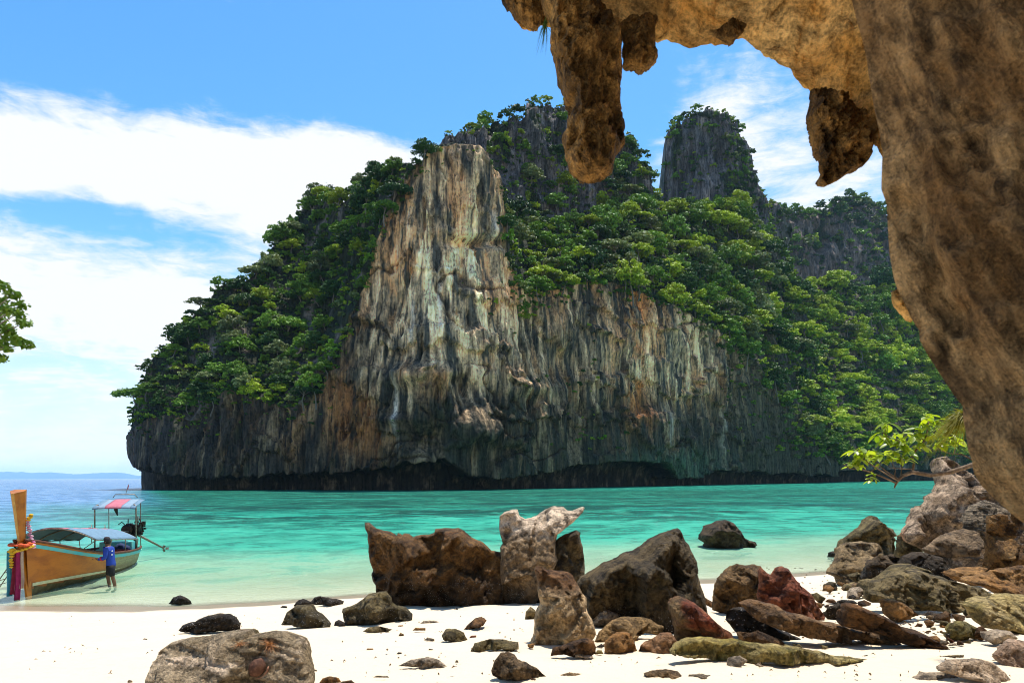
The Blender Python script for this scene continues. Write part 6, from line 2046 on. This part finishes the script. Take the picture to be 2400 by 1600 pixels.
    # thwarts and boxes
    for y in (2.4, 4.0, 5.4):
        hw = float(np.interp(y, ys, hb)) * 0.92
        MB().box((0, y, float(np.interp(y, ys, gz)) - 0.16), (2 * hw, 0.24, 0.04)).build("thwart", m_inner, root)
    MB().box((0.15, 1.15, 0.80), (1.2, 0.5, 0.42)).build("stern_locker", m_turq, root)
    # boarding ladder on the far side
    lad = MB()
    for dx in (0, 0.42):
        lad.tube([(-1.12, 6.25 + dx, 1.02), (-1.88, 6.15 + dx, -0.12)], 0.016, 6)
    ld = lad.build("ladder", m_steel, root, True)
    for k in range(4):
        f = 0.22 + 0.22 * k
        MB().tube([(-1.12 - 0.76 * f, 6.25 - 0.10 * f, 1.02 - 1.14 * f), (-1.12 - 0.76 * f, 6.67 - 0.10 * f, 1.02 - 1.14 * f)], 0.014, 6).build("rung", m_steel, ld, True)
    for dx in (0.1, 0.4):
        MB().tube([(-1.05, 6.2 + dx, 0.30), (-1.72, 6.1 + dx, 0.10)], 0.010, 5).build("ladder_stay", m_steel, ld, True)
    root.scale = (-1, 1, 1)      # the mirror image: propeller and ladder on their own sides
    return root


boat = build_boat()
bpy.context.view_layer.update()
BM = boat.matrix_world.copy()


def on_boat(x, y, z):
    return BM @ Vector((x, y, z))


def cargo():
    o = MB()
    rr = random.Random(8)
    o.ball((0, 0, .16), 0.22, 9, 7)
    o.ball((0.2, 0.06, .13), 0.16, 9, 7)
    b = o.build("cloth_bundle", m_bluebag, None, True, on_boat(0.45, 1.75, 0.62))
    tag(b, "dark blue cloth bundle lying inside the stern of the boat", "bundle")
    o = MB().box((0, 0, 0.02), (0.42, 0.3, 0.36))
    b = o.build("red_bag", m_redcloth, None, False, on_boat(0.62, 2.2, 0.58))
    tag(b, "red cloth bag beside the blue bundle in the boat", "bag")
    o = MB()
    o.lathe((0, 0, 0), [(0.02, 0), (0.20, 0.02), (0.22, 0.14), (0.16, 0.24), (0.03, 0.28)], 12)
    o.tube([(0.05, 0, .24), (0.22, 0.05, .42), (0.40, 0, .30)], 0.02, 5)
    b = o.build("coiled_anchor_rope", m_black, None, True, on_boat(-0.15, 5.5, 0.80))
    tag(b, "black coiled rope and anchor heap on the foredeck of the boat", "rope")


cargo()


# flower garlands and sashes tied round the prow
def flower(mb, c, r):
    mb.lathe(c, [(r * 0.25, -r * .55), (r, -r * .2), (r * .95, r * .25), (r * .3, r * .6)], 7)


def garland(name, label, pts, r, mat, n):
    P = np.array(pts, float)
    s = np.concatenate([[0], np.cumsum(np.linalg.norm(np.diff(P, axis=0), axis=1))])
    root = None
    mb = MB()
    rr = random.Random(len(label))
    for q in np.linspace(0, s[-1], n):
        p = [np.interp(q, s, P[:, k]) for k in range(3)]
        flower(mb, [v + rr.uniform(-.35, .35) * r for v in p], r * rr.uniform(.7, 1.25))
    V0 = np.concatenate(mb.V)
    o = mb.build(name, mat, None, True)
    tag(o, label, "garland")
    return o


def ring_pts(yc, zc, rx, ry, n=24, tilt=0.0, sag=0.0):
    out = []
    for k in range(n + 1):
        a = 2 * math.pi * k / n
        out.append(tuple(on_boat(rx * math.cos(a), yc + ry * math.sin(a), zc + tilt * math.sin(a) + sag * math.cos(a))))
    return out


m_fl_red = flat("red_orange_petals", (0.55, 0.085, 0.025), 0.8, var=0.25, scale=30)
m_fl_yel = flat("yellow_petals", (0.62, 0.37, 0.02), 0.8, var=0.25, scale=30)
m_fl_pink = flat("pink_and_white_petals", (0.55, 0.16, 0.30), 0.8, c2=(0.60, 0.50, 0.48), scale=14)
garland("flower_garland", "red and orange flower garland wound round the prow", ring_pts(8.76, 1.62, 0.24, 0.34), 0.075, m_fl_red, 26)
garland("flower_garland", "yellow flower garland looped below the red one on the prow", ring_pts(8.74, 1.50, 0.27, 0.34, sag=0.05, tilt=-0.05), 0.068, m_fl_yel, 26)
garland("flower_garland", "pink and white flower garland slung over the back of the prow", [tuple(on_boat(*p)) for p in ((0.15, 8.70, 2.30), (0.16, 8.66, 2.12), (0.17, 8.62, 1.95), (0.20, 8.58, 1.80), (0.24, 8.58, 1.66), (0.26, 8.64, 1.52))], 0.065, m_fl_pink, 17)
garland("flower_garland", "short yellow and pink blossom spray at the top of the sashes", [tuple(on_boat(*p)) for p in ((0.17, 8.70, 2.36), (0.20, 8.68, 2.44), (0.24, 8.66, 2.50))], 0.06, m_fl_yel, 5)
garland("flower_garland", "yellow flower strand hanging straight down the front of the stem", [tuple(on_boat(*p)) for p in ((-0.10, 9.06, 1.50), (-0.12, 9.06, 1.25), (-0.13, 9.04, 0.98))], 0.07, m_fl_yel, 9)


def sash(label, x, y, ztop, zbot, w, mat, ph):
    V = []
    nz = 16
    for i in range(nz):
        f = i / (nz - 1)
        z = ztop + (zbot - ztop) * f
        for j in range(5):
            q = (j / 4 - .5)
            V.append((x + w * q * (0.7 + 0.3 * f) - 0.03 * f, y + 0.035 * math.sin(q * 7 + ph + f * 2) + 0.03 * math.sin(f * 5 + ph), z))
    Vw = np.array([tuple(on_boat(*v)) for v in V])
    o = obj_np("sash", Vw, grid_faces(nz, 5), [mat], True)
    sol = o.modifiers.new("thickness", 'SOLIDIFY')
    sol.thickness = 0.012
    tag(o, label, "sash")


sash("teal ribbon sash hanging from the prow of the boat", -0.22, 8.98, 1.45, 0.10, 0.16, flat("teal_cloth", (0.03, 0.20, 0.25), 0.8, var=0.15), 0.3)
sash("dark magenta ribbon sash hanging longest from the prow", 0.02, 9.02, 1.50, -0.02, 0.17, flat("magenta_cloth", (0.27, 0.012, 0.07), 0.8, var=0.15), 1.4)
sash("crimson ribbon sash between the teal and magenta ones", -0.10, 9.00, 1.45, 0.16, 0.12, flat("crimson_cloth", (0.22, 0.012, 0.03), 0.8, var=0.15), 2.2)
sash("pale cream ribbon sash on the right of the prow", 0.10, 8.96, 1.45, 0.32, 0.13, flat("cream_cloth", (0.44, 0.30, 0.22), 0.8, var=0.1), 0.9)


# ------------------------------------------------------------------ boatman wading beside the hull
def skin_obj(name, joints, edges, mat, parent, root_i, sub=2, flat_ratio=None):
    me = bpy.data.meshes.new(name)
    me.from_pydata([j[:3] for j in joints], edges, [])
    me.materials.append(mat)
    o = bpy.data.objects.new(name, me)
    link(o, parent)
    sk = o.modifiers.new("skin", 'SKIN')
    sk.use_smooth_shade = True
    for i, j in enumerate(joints):
        v = me.skin_vertices[0].data[i]
        v.radius = j[3] if isinstance(j[3], tuple) else (j[3], j[3])
        v.use_root = i in root_i
    su = o.modifiers.new("smooth", 'SUBSURF')
    su.levels = sub
    su.render_levels = sub
    return o


def build_person():
    m_skin = flat("brown_skin", (0.16, 0.075, 0.038), 0.55, var=0.1)
    m_shirt = flat("blue_shirt_cloth", (0.018, 0.050, 0.30), 0.75, var=0.15, scale=5)
    m_shorts = flat("black_shorts_cloth", (0.012, 0.011, 0.012), 0.8)
    m_cap = flat("dark_cap_cloth", (0.030, 0.024, 0.028), 0.8)
    m_hair = flat("black_hair", (0.008, 0.007, 0.007), 0.6)
    m_white = flat("white_print", (0.7, 0.7, 0.72), 0.7)
    m_redp = flat("red_sleeve_band", (0.45, 0.02, 0.05), 0.7)
    gx, gy, _ = at(258, 1374, 22.9)
    root = empty("person", (float(gx), float(gy), float(ground_z(gx, gy))), R(0))
    tag(root, "person in a blue long-sleeved shirt, black shorts and cap wading beside the boat", "person")
    # facing local -x (towards the boat), back half turned to the beach
    J = [(0.03, 0, 0.98, (0.10, 0.10)),      # 0 pelvis
         (0.02, 0, 1.16, (0.11, 0.095)),    # 1 waist
         (-0.01, 0, 1.34, (0.175, 0.11)),    # 2 chest
         (-0.05, 0, 1.48, (0.09, 0.085)),    # 3 collar
         (-0.08, 0, 1.56, 0.058),            # 4 neck
         (-0.10, 0, 1.66, 0.088),            # 5 head
         (-0.105, 0, 1.76, 0.085),           # 6 crown
         (0.0, 0.08, 0.86, 0.070), (-0.14, 0.11, 0.52, 0.068), (-0.10, 0.11, 0.28, 0.058), (-0.06, 0.11, 0.06, 0.042), (-0.22, 0.12, 0.03, 0.036),      # far leg 7-11
         (0.06, -0.08, 0.86, 0.070), (0.15, -0.11, 0.52, 0.068), (0.22, -0.11, 0.28, 0.058), (0.24, -0.11, 0.06, 0.042), (0.10, -0.12, 0.03, 0.036),    # near leg 12-16
         (-0.03, 0.19, 1.44, 0.062), (-0.06, 0.24, 1.18, 0.048), (-0.28, 0.20, 1.14, 0.038), (-0.36, 0.19, 1.15, 0.030),                                # far arm 17-20
         (-0.02, -0.20, 1.44, 0.064), (0.00, -0.27, 1.16, 0.050), (-0.24, -0.22, 1.10, 0.038), (-0.36, -0.20, 1.14, 0.030)]                             # near arm 21-24
    E = [(0, 1), (1, 2), (2, 3), (3, 4), (4, 5), (5, 6), (0, 7), (7, 8), (8, 9), (9, 10), (10, 11), (0, 12), (12, 13), (13, 14), (14, 15), (15, 16), (3, 17), (17, 18), (18, 19), (19, 20), (3, 21), (21, 22), (22, 23), (23, 24)]
    roots = [0]
    for hnd, sgn in ((20, 1), (24, -1)):
        hx, hy, hz = J[hnd][:3]
        for k in range(5):
            if k == 4:      # thumb, from the side of the palm
                p = [(hx + .02, hy - sgn * .02, hz, .010), (hx - .015, hy - sgn * .05, hz + .012, .009), (hx - .045, hy - sgn * .055, hz + .004, .008)]
            else:
                l = (0.075, 0.085, 0.08, 0.062)[k]
                oy = hy + sgn * (-0.026 + 0.0175 * k)
                p = [(hx, oy, hz, .010), (hx - .035 - l * .4, oy, hz + .004, .0095), (hx - .035 - l * .85, oy, hz - .020, .008), (hx - .035 - l, oy, hz - .045, .007)]
            b = len(J)
            J += p
            E += [(b + i, b + i + 1) for i in range(len(p) - 1)]
            roots.append(b)
    skin_obj("body", J, E, m_skin, root, roots, 1)
    # shirt
    SJ = [(0.035, 0, 0.80, (0.178, 0.145)), (0.035, 0, 0.93, (0.185, 0.15)), (0.025, 0, 1.14, (0.172, 0.132)), (-0.01, 0, 1.34, (0.205, 0.14)), (-0.045, 0, 1.475, (0.115, 0.10)),
          (-0.03, 0.19, 1.44, 0.085), (-0.06, 0.24, 1.18, 0.070), (-0.29, 0.20, 1.14, 0.054), (-0.02, -0.20, 1.44, 0.088), (0.00, -0.27, 1.16, 0.073), (-0.27, -0.215, 1.11, 0.054)]
    sh = skin_obj("shirt", SJ, [(0, 1), (1, 2), (2, 3), (3, 4), (4, 5), (5, 6), (6, 7), (4, 8), (8, 9), (9, 10)], m_shirt, root, [2], 2)
    MB().tube([(-0.10, -0.255, 1.145), (-0.135, -0.245, 1.138)], 0.078, 10).build("sleeve_band", m_redp, sh, True)
    mb = MB().box((0.125, -0.085, 1.38), (0.012, 0.07, 0.035)).box((0.12, -0.09, 1.26), (0.012, 0.05, 0.05))
    mb.build("shirt_print", m_white, sh)
    # shorts
    HJ = [(0.03, 0, 0.97, (0.175, 0.145)), (0.03, 0, 0.86, (0.17, 0.14)), (-0.06, 0.11, 0.72, 0.115), (-0.145, 0.115, 0.52, 0.11), (0.10, -0.11, 0.72, 0.12), (0.15, -0.115, 0.50, 0.112)]
    skin_obj("shorts", HJ, [(0, 1), (1, 2), (2, 3), (1, 4), (4, 5)], m_shorts, root, [0], 2)
    # hair, cap, face
    mb = MB().lathe((-0.085, 0, 1.70), [(0.088, -0.08), (0.099, -0.02), (0.098, 0.03), (0.07, 0.09), (0.01, 0.10)], 14)
    mb.build("hair", m_hair, root, True)
    cap = MB().lathe((-0.10, 0, 1.745), [(0.104, -0.015), (0.106, 0.01), (0.100, 0.05), (0.07, 0.095), (0.012, 0.11)], 16).build("cap", m_cap, root, True)
    mb = MB()
    mb.add([(-0.19, -0.07, 1.745), (-0.30, -0.045, 1.715), (-0.31, 0.045, 1.715), (-0.19, 0.07, 1.745), (-0.19, -0.07, 1.757), (-0.30, -0.045, 1.724), (-0.31, 0.045, 1.724), (-0.19, 0.07, 1.757)],
           [(0, 1, 2, 3), (7, 6, 5, 4), (0, 4, 5, 1), (1, 5, 6, 2), (2, 6, 7, 3)])
    mb.build("cap_peak", m_cap, cap)
    fc = MB()
    fc.ball((-0.197, 0, 1.665), 0.018, 7, 5)
    for s in (-1, 1):
        fc.ball((-0.095, s * 0.092, 1.665), 0.022, 7, 5)
    fc.build("nose_and_ears", m_skin, root, True)
    for s in (-1, 1):
        MB().ball((-0.182, s * 0.032, 1.69), 0.010, 6, 5).build("eye", m_hair, root, True)
    MB().box((-0.186, 0, 1.622), (0.008, 0.045, 0.008)).build("mouth", m_redcloth, root)


build_person()


# ------------------------------------------------------------------ leafy branch reaching in from the right
def big_leaf_mesh(seed):
    rr = np.random.RandomState(seed)
    n = 7
    V, Fc = [], []
    for i in range(n):
        f = i / (n - 1)
        w = 0.5 * math.sin(math.pi * min(f * 0.92 + 0.06, 1)) ** 0.75 * (0.62 + 0.5 * f) * 0.52
        z = -0.25 * f * f + rr.uniform(-.012, .012)
        V += [(-w, f, z + 0.10 * w), (0, f, z - 0.03), (w, f, z + 0.10 * w)]
    for i in range(n - 1):
        a = 3 * i
        Fc += [(a, a + 1, a + 4, a + 3), (a + 1, a + 2, a + 5, a + 4)]
    return mesh_np("leaf", V, Fc, [m_bigleaf], True)


m_bigleaf, n = new_mat("bright_broad_leaf")
oi = n.n('ShaderNodeObjectInfo').outputs['Random']
c = n.mix(oi, (0.12, 0.20, 0.012), (0.30, 0.36, 0.022))
p = n.principled(c, 0.38, None, 0.45)
tl = n.n('ShaderNodeBsdfTranslucent')
n.put(tl.inputs['Color'], n.vmath('MULTIPLY', c, (1.7, 1.7, 0.6)))
mx = n.n('ShaderNodeMixShader')
mx.inputs[0].default_value = 0.5
n.put(mx.inputs[1], p)
n.put(mx.inputs[2], tl.outputs[0])
n.out(mx.outputs[0])
m_twig = flat("pale_brown_twig", (0.10, 0.060, 0.030), 0.8, c2=(0.22, 0.15, 0.09), scale=14)


def build_branch():
    rr = np.random.RandomState(21)
    Yb = 9.6

    def p8(a, b, dy=0.0):
        x0, y0, s = CROPS[8]
        x, y, z = at(x0 + a / s, y0 + b / s, Yb + dy)
        return Vector((float(x), float(y), float(z)))
    root = empty("leafy_branch", tuple(p8(1200, 1300)))
    tag(root, "crooked bare-limbed branch with bright green leaves reaching over the water from the right", "tree branch")
    off = -root.location
    main = [p8(1500, 1500, 1.0), p8(1300, 1180, 0.6), p8(1200, 1180, 0.3), p8(1085, 1250, 0.1), p8(930, 1300), p8(800, 1320), p8(680, 1300, -0.1), p8(610, 1325, -0.15), p8(575, 1365, -0.2), p8(558, 1405, -0.2)]
    rad = [0.07, 0.055, 0.042, 0.034, 0.031, 0.030, 0.028, 0.024, 0.019, 0.008]
    MB().tube([q + off for q in main], rad, 8).build("limb", m_twig, root, True)
    tw = [
        ([(575, 1375, -.2), (480, 1330, -.25), (400, 1300, -.3), (330, 1280, -.3), (260, 1275, -.35), (225, 1250, -.35)], 0.020),
        ([(590, 1350, -.2), (500, 1290, -.1), (430, 1230, 0), (400, 1190, 0)], 0.018),
        ([(585, 1360, -.2), (470, 1290, -.4), (390, 1240, -.5), (330, 1190, -.5)], 0.017),
        ([(680, 1300, -.1), (690, 1240, 0), (675, 1190, .1), (720, 1130, .1), (765, 1090, .2), (780, 1020, .2), (790, 960, .2)], 0.030),
        ([(700, 1180, .1), (640, 1120, 0), (560, 1080, -.1), (500, 1050, -.1), (470, 1030, -.1)], 0.015),
        ([(765, 1095, .2), (720, 1060, .3), (640, 1050, .4)], 0.013),
        ([(1075, 1215, .2), (1010, 1180, .3), (930, 1175, .35), (860, 1150, .35), (840, 1120, .3)], 0.016),
        ([(960, 1180, .3), (970, 1120, .3), (990, 1090, .3)], 0.012),
        ([(675, 1280, -.1), (600, 1275, -.2), (530, 1270, -.2), (480, 1220, -.2)], 0.013),
        ([(604, 1320, -.1), (608, 1260, -.1), (600, 1200, 0)], 0.012),
        ([(560, 1330, -.2), (566, 1285, -.2), (540, 1230, -.2), (520, 1190, -.2)], 0.011),
        ([(400, 1300, -.3), (440, 1270, -.35), (470, 1240, -.35), (455, 1200, -.3)], 0.011),
        ([(420, 1310, -.3), (410, 1340, -.3), (430, 1330, -.3)], 0.009),
        ([(500, 1050, -.1), (500, 1010, -.1), (520, 980, -.1)], 0.010),
        ([(330, 1190, -.5), (310, 1150, -.5), (290, 1130, -.5)], 0.009),
        ([(260, 1275, -.35), (255, 1230, -.4), (262, 1215, -.4)], 0.008),
    ]
    tips = []
    for pts, r in tw:
        P = [p8(*q) + off for q in pts]
        MB().tube(P, list(np.linspace(r, r * 0.45, len(P)) * 0.62), 6).build("twig", m_twig, root, True)
    # whorls of leaves at the twig ends
    whorls = [(790, 925, .2, 1.1), (830, 960, .25, 1.0), (750, 985, .2, 1.0), (860, 1010, .3, 0.8), (720, 1020, .2, 1.0), (790, 1050, .2, 1.0), (640, 1050, .3, 1.0), (690, 1070, .2, 1.0), (580, 1040, .1, 1.0), (600, 1090, 0, 1.0), (520, 985, -.1, 1.0), (470, 1045, -.1, 1.0), (500, 1075, -.1, .9),
              (550, 1110, 0, 1.0), (640, 1140, 0, 1.0), (560, 1170, 0, 1.0), (520, 1190, -.2, .9), (460, 1185, -.3, .9), (410, 1160, 0, 1.0), (430, 1195, 0, .9), (330, 1140, -.5, 1.0), (300, 1170, -.5, 1.0), (340, 1200, -.5, 1.0), (370, 1180, -.5, .9), (265, 1220, -.4, .9), (290, 1255, -.4, .9), (330, 1240, -.4, .8),
              (620, 1220, 0, .9), (590, 1200, 0, .9), (640, 1190, 0, .8), (480, 1230, -.2, .7), (415, 1318, -.3, .75), (405, 1345, -.3, .5), (860, 1110, .3, .9), (920, 1100, .3, .9), (980, 1090, .3, 1.0), (930, 1060, .3, .9), (880, 1130, .3, .7), (720, 1120, .1, .9), (760, 1120, .2, .8)]
    lm = [big_leaf_mesh(k) for k in range(4)]
    for (a, b, dy, s) in whorls:
        c = p8(a, b, dy) + off
        k = rr.randint(6, 11)
        for i in range(k):
            o = bpy.data.objects.new("leaf", lm[rr.randint(0, 4)])
            ang = 6.28 * i / k + rr.uniform(-.4, .4)
            ln = 0.15 * s * rr.uniform(.7, 1.25)
            o.location = c + Vector((rr.uniform(-.05, .05), rr.uniform(-.05, .05), rr.uniform(-.04, .04)))
            o.rotation_euler = (rr.uniform(-.75, .25), rr.uniform(-.4, .4), ang)
            o.scale = (ln, ln, ln)
            link(o, root)


build_branch()


def blade_tuft(name, label, origin, n, length, spread, droop, mat, seed, width=0.004, dirv=(0, 0, 1)):
    rr = np.random.RandomState(seed)
    V, Fc, off = [], [], 0
    d0 = np.array(dirv, float)
    for _ in range(n):
        d = d0 + rr.normal(size=3) * spread
        d /= np.linalg.norm(d)
        side = np.cross(d, rr.normal(size=3))
        side /= np.linalg.norm(side)
        L = length * rr.uniform(.45, 1.1)
        p0 = np.array(origin) + rr.normal(size=3) * 0.05 * length
        pts = []
        m = 5
        for i in range(m):
            f = i / (m - 1)
            c = p0 + d * L * f + np.array([0, 0, -droop * L * f * f])
            w = width * (1 - f * 0.85)
            pts += [c - side * w, c + side * w]
        V.append(np.array(pts))
        Fc += [(off + 2 * i, off + 2 * i + 1, off + 2 * i + 3, off + 2 * i + 2) for i in range(m - 1)]
        off += 2 * m
    V = np.concatenate(V)
    org = np.array(origin)
    o = obj_np(name, V - org, np.array(Fc), [mat], False, None, tuple(org))
    set_attr(o.data, 'lv', rr.rand(len(V)))
    tag(o, label, "grass")


m_ygrass = leaf_mat("yellow_grass", (0.20, 0.22, 0.012), (0.36, 0.33, 0.03), 0.45)
m_ggrass = leaf_mat("green_grass", (0.035, 0.085, 0.02), (0.09, 0.15, 0.04), 0.3)
m_straw = leaf_mat("dry_orange_straw", (0.36, 0.15, 0.055), (0.50, 0.25, 0.11), 0.2)
gp = at(2268, 985, 6.2)
blade_tuft("grass_tuft", "bright yellow-green grass tuft spilling from behind the rock wall", [float(q) for q in gp], 520, 0.36, 0.42, 0.9, m_ygrass, 3, 0.0055, (-0.75, -0.1, 0.6))
gp = at(1279, 52, 4.75)
blade_tuft("grass_tuft", "thin green grass hanging beside the large stalactite", [float(q) for q in gp], 46, 0.17, 0.28, 0.3, m_ggrass, 4, 0.0022, (-0.30, -0.1, -1.0))


# ------------------------------------------------------------------ tree at the left edge
def build_left_tree():
    bx, by = -16.4, 14.2
    root = empty("shore_tree", (bx, by, float(ground_z(bx, by))))
    tag(root, "leafy tree whose crown reaches in at the left edge above the sea", "tree")
    gz0 = float(ground_z(bx, by))
    rr = np.random.RandomState(9)
    x, y, z = at(-40, 745, 15.0)
    cen = np.array([float(x) - bx, float(y) - by, float(z) - gz0])
    clumps, C, Nn, lv = [], [], [], []
    tries = 0
    edge = [(20, 672), (45, 690), (62, 715), (55, 735), (70, 757), (35, 775), (58, 800), (72, 805), (28, 812), (10, 838), (0, 660), (-5, 700), (15, 705), (30, 725), (5, 745), (20, 765), (-10, 790), (40, 790), (10, 800)]
    for (px, py) in edge:
        a = at(px - 14, py, 15.0 + rr.uniform(-.5, .5))
        clumps.append((np.array([float(a[0]) - bx, float(a[1]) - by, float(a[2]) - gz0]), 0.18))
    for _ in range(70):
        d = rr.normal(size=3)
        d /= np.linalg.norm(d)
        p = cen + np.array([-1.6, 0.3, 0.25]) + d * np.array([1.7, 1.9, 0.95]) * rr.uniform(.4, 1)
        clumps.append((p, rr.uniform(.28, .42)))
    for p, r in clumps:
        k = 80
        d = rr.normal(size=(k, 3))
        d /= np.linalg.norm(d, axis=1, keepdims=True)
        C.append(p + d * r * (rr.rand(k)[:, None] ** 0.4) * np.array([1, 1, .6]))
        Nn.append(d * .6 + rr.normal(size=(k, 3)) * .6 + np.array([0, 0, .6]))
        lv.append(rr.rand(k))
    V, Fc = leaf_quads(np.concatenate(C), np.concatenate(Nn), 0.052, rr)
    o = obj_np("crown", V, Fc, [m_leaf['mid green']], False, root)
    set_attr(o.data, 'lv', np.repeat(np.concatenate(lv), 4))
    mb = MB()
    hub = Vector(cen) + Vector((-1.9, 0.2, -0.9))
    mb.tube([(0, 0, -0.3), (-0.1, 0.1, 1.6), tuple(hub * 0.75), tuple(hub)], [0.22, 0.18, 0.13, 0.10], 9)
    for p, r in clumps[:19] + clumps[19::4]:
        p = Vector(p)
        mb.tube([hub, hub.lerp(p, .5) + Vector((0, 0, -.12)), hub.lerp(p, .85) + Vector((0, 0, -.06)), p], [0.05, 0.028, 0.016, 0.006], 5)
    mb.build("trunk", m_bark, root, True)


build_left_tree()


# a lone skinny tree that stands clear of the ridge
def lone_tree():
    s = surf_at(mass_A, 780, 470, 0, 2)
    x, y, z = at(772, 442, s[1])
    base = Vector(s) + Vector((-0.5, 0, -1))
    root = empty("lone_tree", tuple(base))
    tag(root, "thin lone tree with a sparse top standing clear on the ridge", "tree")
    top = Vector((float(x), float(y), float(z)))
    MB().tube([(0, 0, 0), tuple((top - base) * 0.5 + Vector((.3, 0, 0))), tuple(top - base)], [0.25, 0.18, 0.10], 6).build("trunk", m_bark, root, True)
    rr = np.random.RandomState(31)
    C = []
    for dx, dz in ((-1.2, 0.2), (0.2, 0.8), (1.3, 0.1), (0.6, -1.2), (-0.6, -0.6)):
        C.append(np.array(top - base) + np.array([dx, 0, dz]) + rr.normal(size=(60, 3)) * np.array([.55, .5, .28]))
    C = np.concatenate(C)
    V, Fc = leaf_quads(C, rr.normal(size=C.shape) + np.array([0, 0, .6]), 0.28, rr)
    o = obj_np("crown", V, Fc, [m_leaf['dark green']], False, root)
    set_attr(o.data, 'lv', np.repeat(rr.rand(len(C)), 4))


lone_tree()


# ------------------------------------------------------------------ husk and straw on the near grey boulder
def on_rock_point(px, py):
    dg = bpy.context.evaluated_depsgraph_get()
    u, v = px_to_uv(px, py)
    d = Vector((float(u), 1.0, -float(v))).normalized()
    ok, loc, nrm, _ = big.ray_cast(big.matrix_world.inverted() @ Vector((0, 0, CAM_H)), d)
    if ok:
        return big.matrix_world @ loc, nrm
    p = at(px, py, 6.4)
    return Vector([float(q) for q in p]), Vector((0, -.5, .8))


def build_husk():
    bpy.context.view_layer.update()
    p, nrm = on_rock_point(604, 1578)
    m_husk = flat("brown_coconut_husk", (0.075, 0.030, 0.016), 0.8, c2=(0.15, 0.070, 0.040), scale=24, bump=0.6)
    root = empty("coconut_husk", tuple(p + Vector((0, -0.01, 0.05))))
    tag(root, "split brown coconut husk lying on the large grey boulder", "coconut husk")
    from mathutils import Euler
    root.scale = (0.78, 0.78, 0.78)
    rot = Euler((0.35, 0.5, 0.4))
    prof = [(0.004, -0.095), (0.045, -0.078), (0.072, -0.035), (0.078, 0.01), (0.062, 0.055), (0.030, 0.088), (0.004, 0.102)]
    mb = MB().lathe((0, 0, 0), prof, 20)
    V = mb.V[0]
    q = fbm(V * 14 + 3, 3, 5)
    mb.V[0] = (V * (1 + 0.07 * q[:, None])) @ np.array(rot.to_matrix()).T
    mb.build("husk_body", m_husk, root, True)
    # the loose flap of the split shell on its right
    W = []
    for i in range(10):
        f = i / 9
        for j in range(5):
            a = -0.5 + 0.30 * j
            r = 0.070 * math.sin(math.pi * (0.08 + 0.84 * f)) ** 0.7 + 0.012
            W.append((r * math.cos(a) * 0.85 + 0.038, -r * math.sin(a) * 0.6 - 0.018, -0.085 + 0.175 * f))
    W = np.array(W) @ np.array(Euler((0.35, 0.78, 0.4)).to_matrix()).T
    o = obj_np("husk_flap", W, grid_faces(10, 5), [flat("pale_husk_inside", (0.25, 0.12, 0.07), 0.8, var=.2)], True, root)
    sol = o.modifiers.new("thickness", 'SOLIDIFY')
    sol.thickness = 0.010
    p, nrm = on_rock_point(630, 1514)
    blade_tuft("dry_straw", "patch of dry orange straw on top of the large grey boulder", tuple(p + Vector((0, 0, .01))), 150, 0.11, 0.9, 0.35, m_straw, 8, 0.0022, (0.2, -0.3, 0.25))
    p, nrm = on_rock_point(562, 1512)
    blade_tuft("dry_straw", "thin reddish straw wisps left of the orange straw patch", tuple(p + Vector((0, 0, .01))), 40, 0.09, 0.9, 0.3, m_straw, 9, 0.002, (0.3, -0.3, 0.15))


build_husk()


def litter():
    """leaf scraps, twigs and shell bits washed up on the sand"""
    rr = np.random.RandomState(91)
    V, Fc, off = [], [], 0
    for _ in range(150):
        px = rr.uniform(20, 2380)
        py = rr.uniform(1445, 1598)
        Y = ground_hit(px, py)
        x, y, _z = at(px, py, Y)
        z = float(ground_z(x, y)) + 0.035
        L = rr.uniform(.008, .030)
        W = L * rr.uniform(.12, .5)
        a = rr.uniform(0, 6.28)
        c, s_ = math.cos(a), math.sin(a)
        P = [(-L, 0, 0), (0, W, .012), (L, 0, .004), (0, -W, .010), (0, 0, .022)]
        V += [(float(x) + p[0] * c - p[1] * s_, float(y) + p[0] * s_ + p[1] * c, z + p[2]) for p in P]
        Fc += [(off, off + 3, off + 4), (off + 3, off + 2, off + 4), (off + 2, off + 1, off + 4), (off + 1, off, off + 4)]
        off += 5
    o = obj_np("beach_litter", np.array(V), np.array(Fc), [flat("dry_scraps", (0.10, 0.055, 0.025), 0.9, c2=(0.30, 0.22, 0.13), scale=3)], False)
    tag(o, "leaf scraps, twigs and shell bits scattered on the sand", "litter", kind='stuff')


litter()
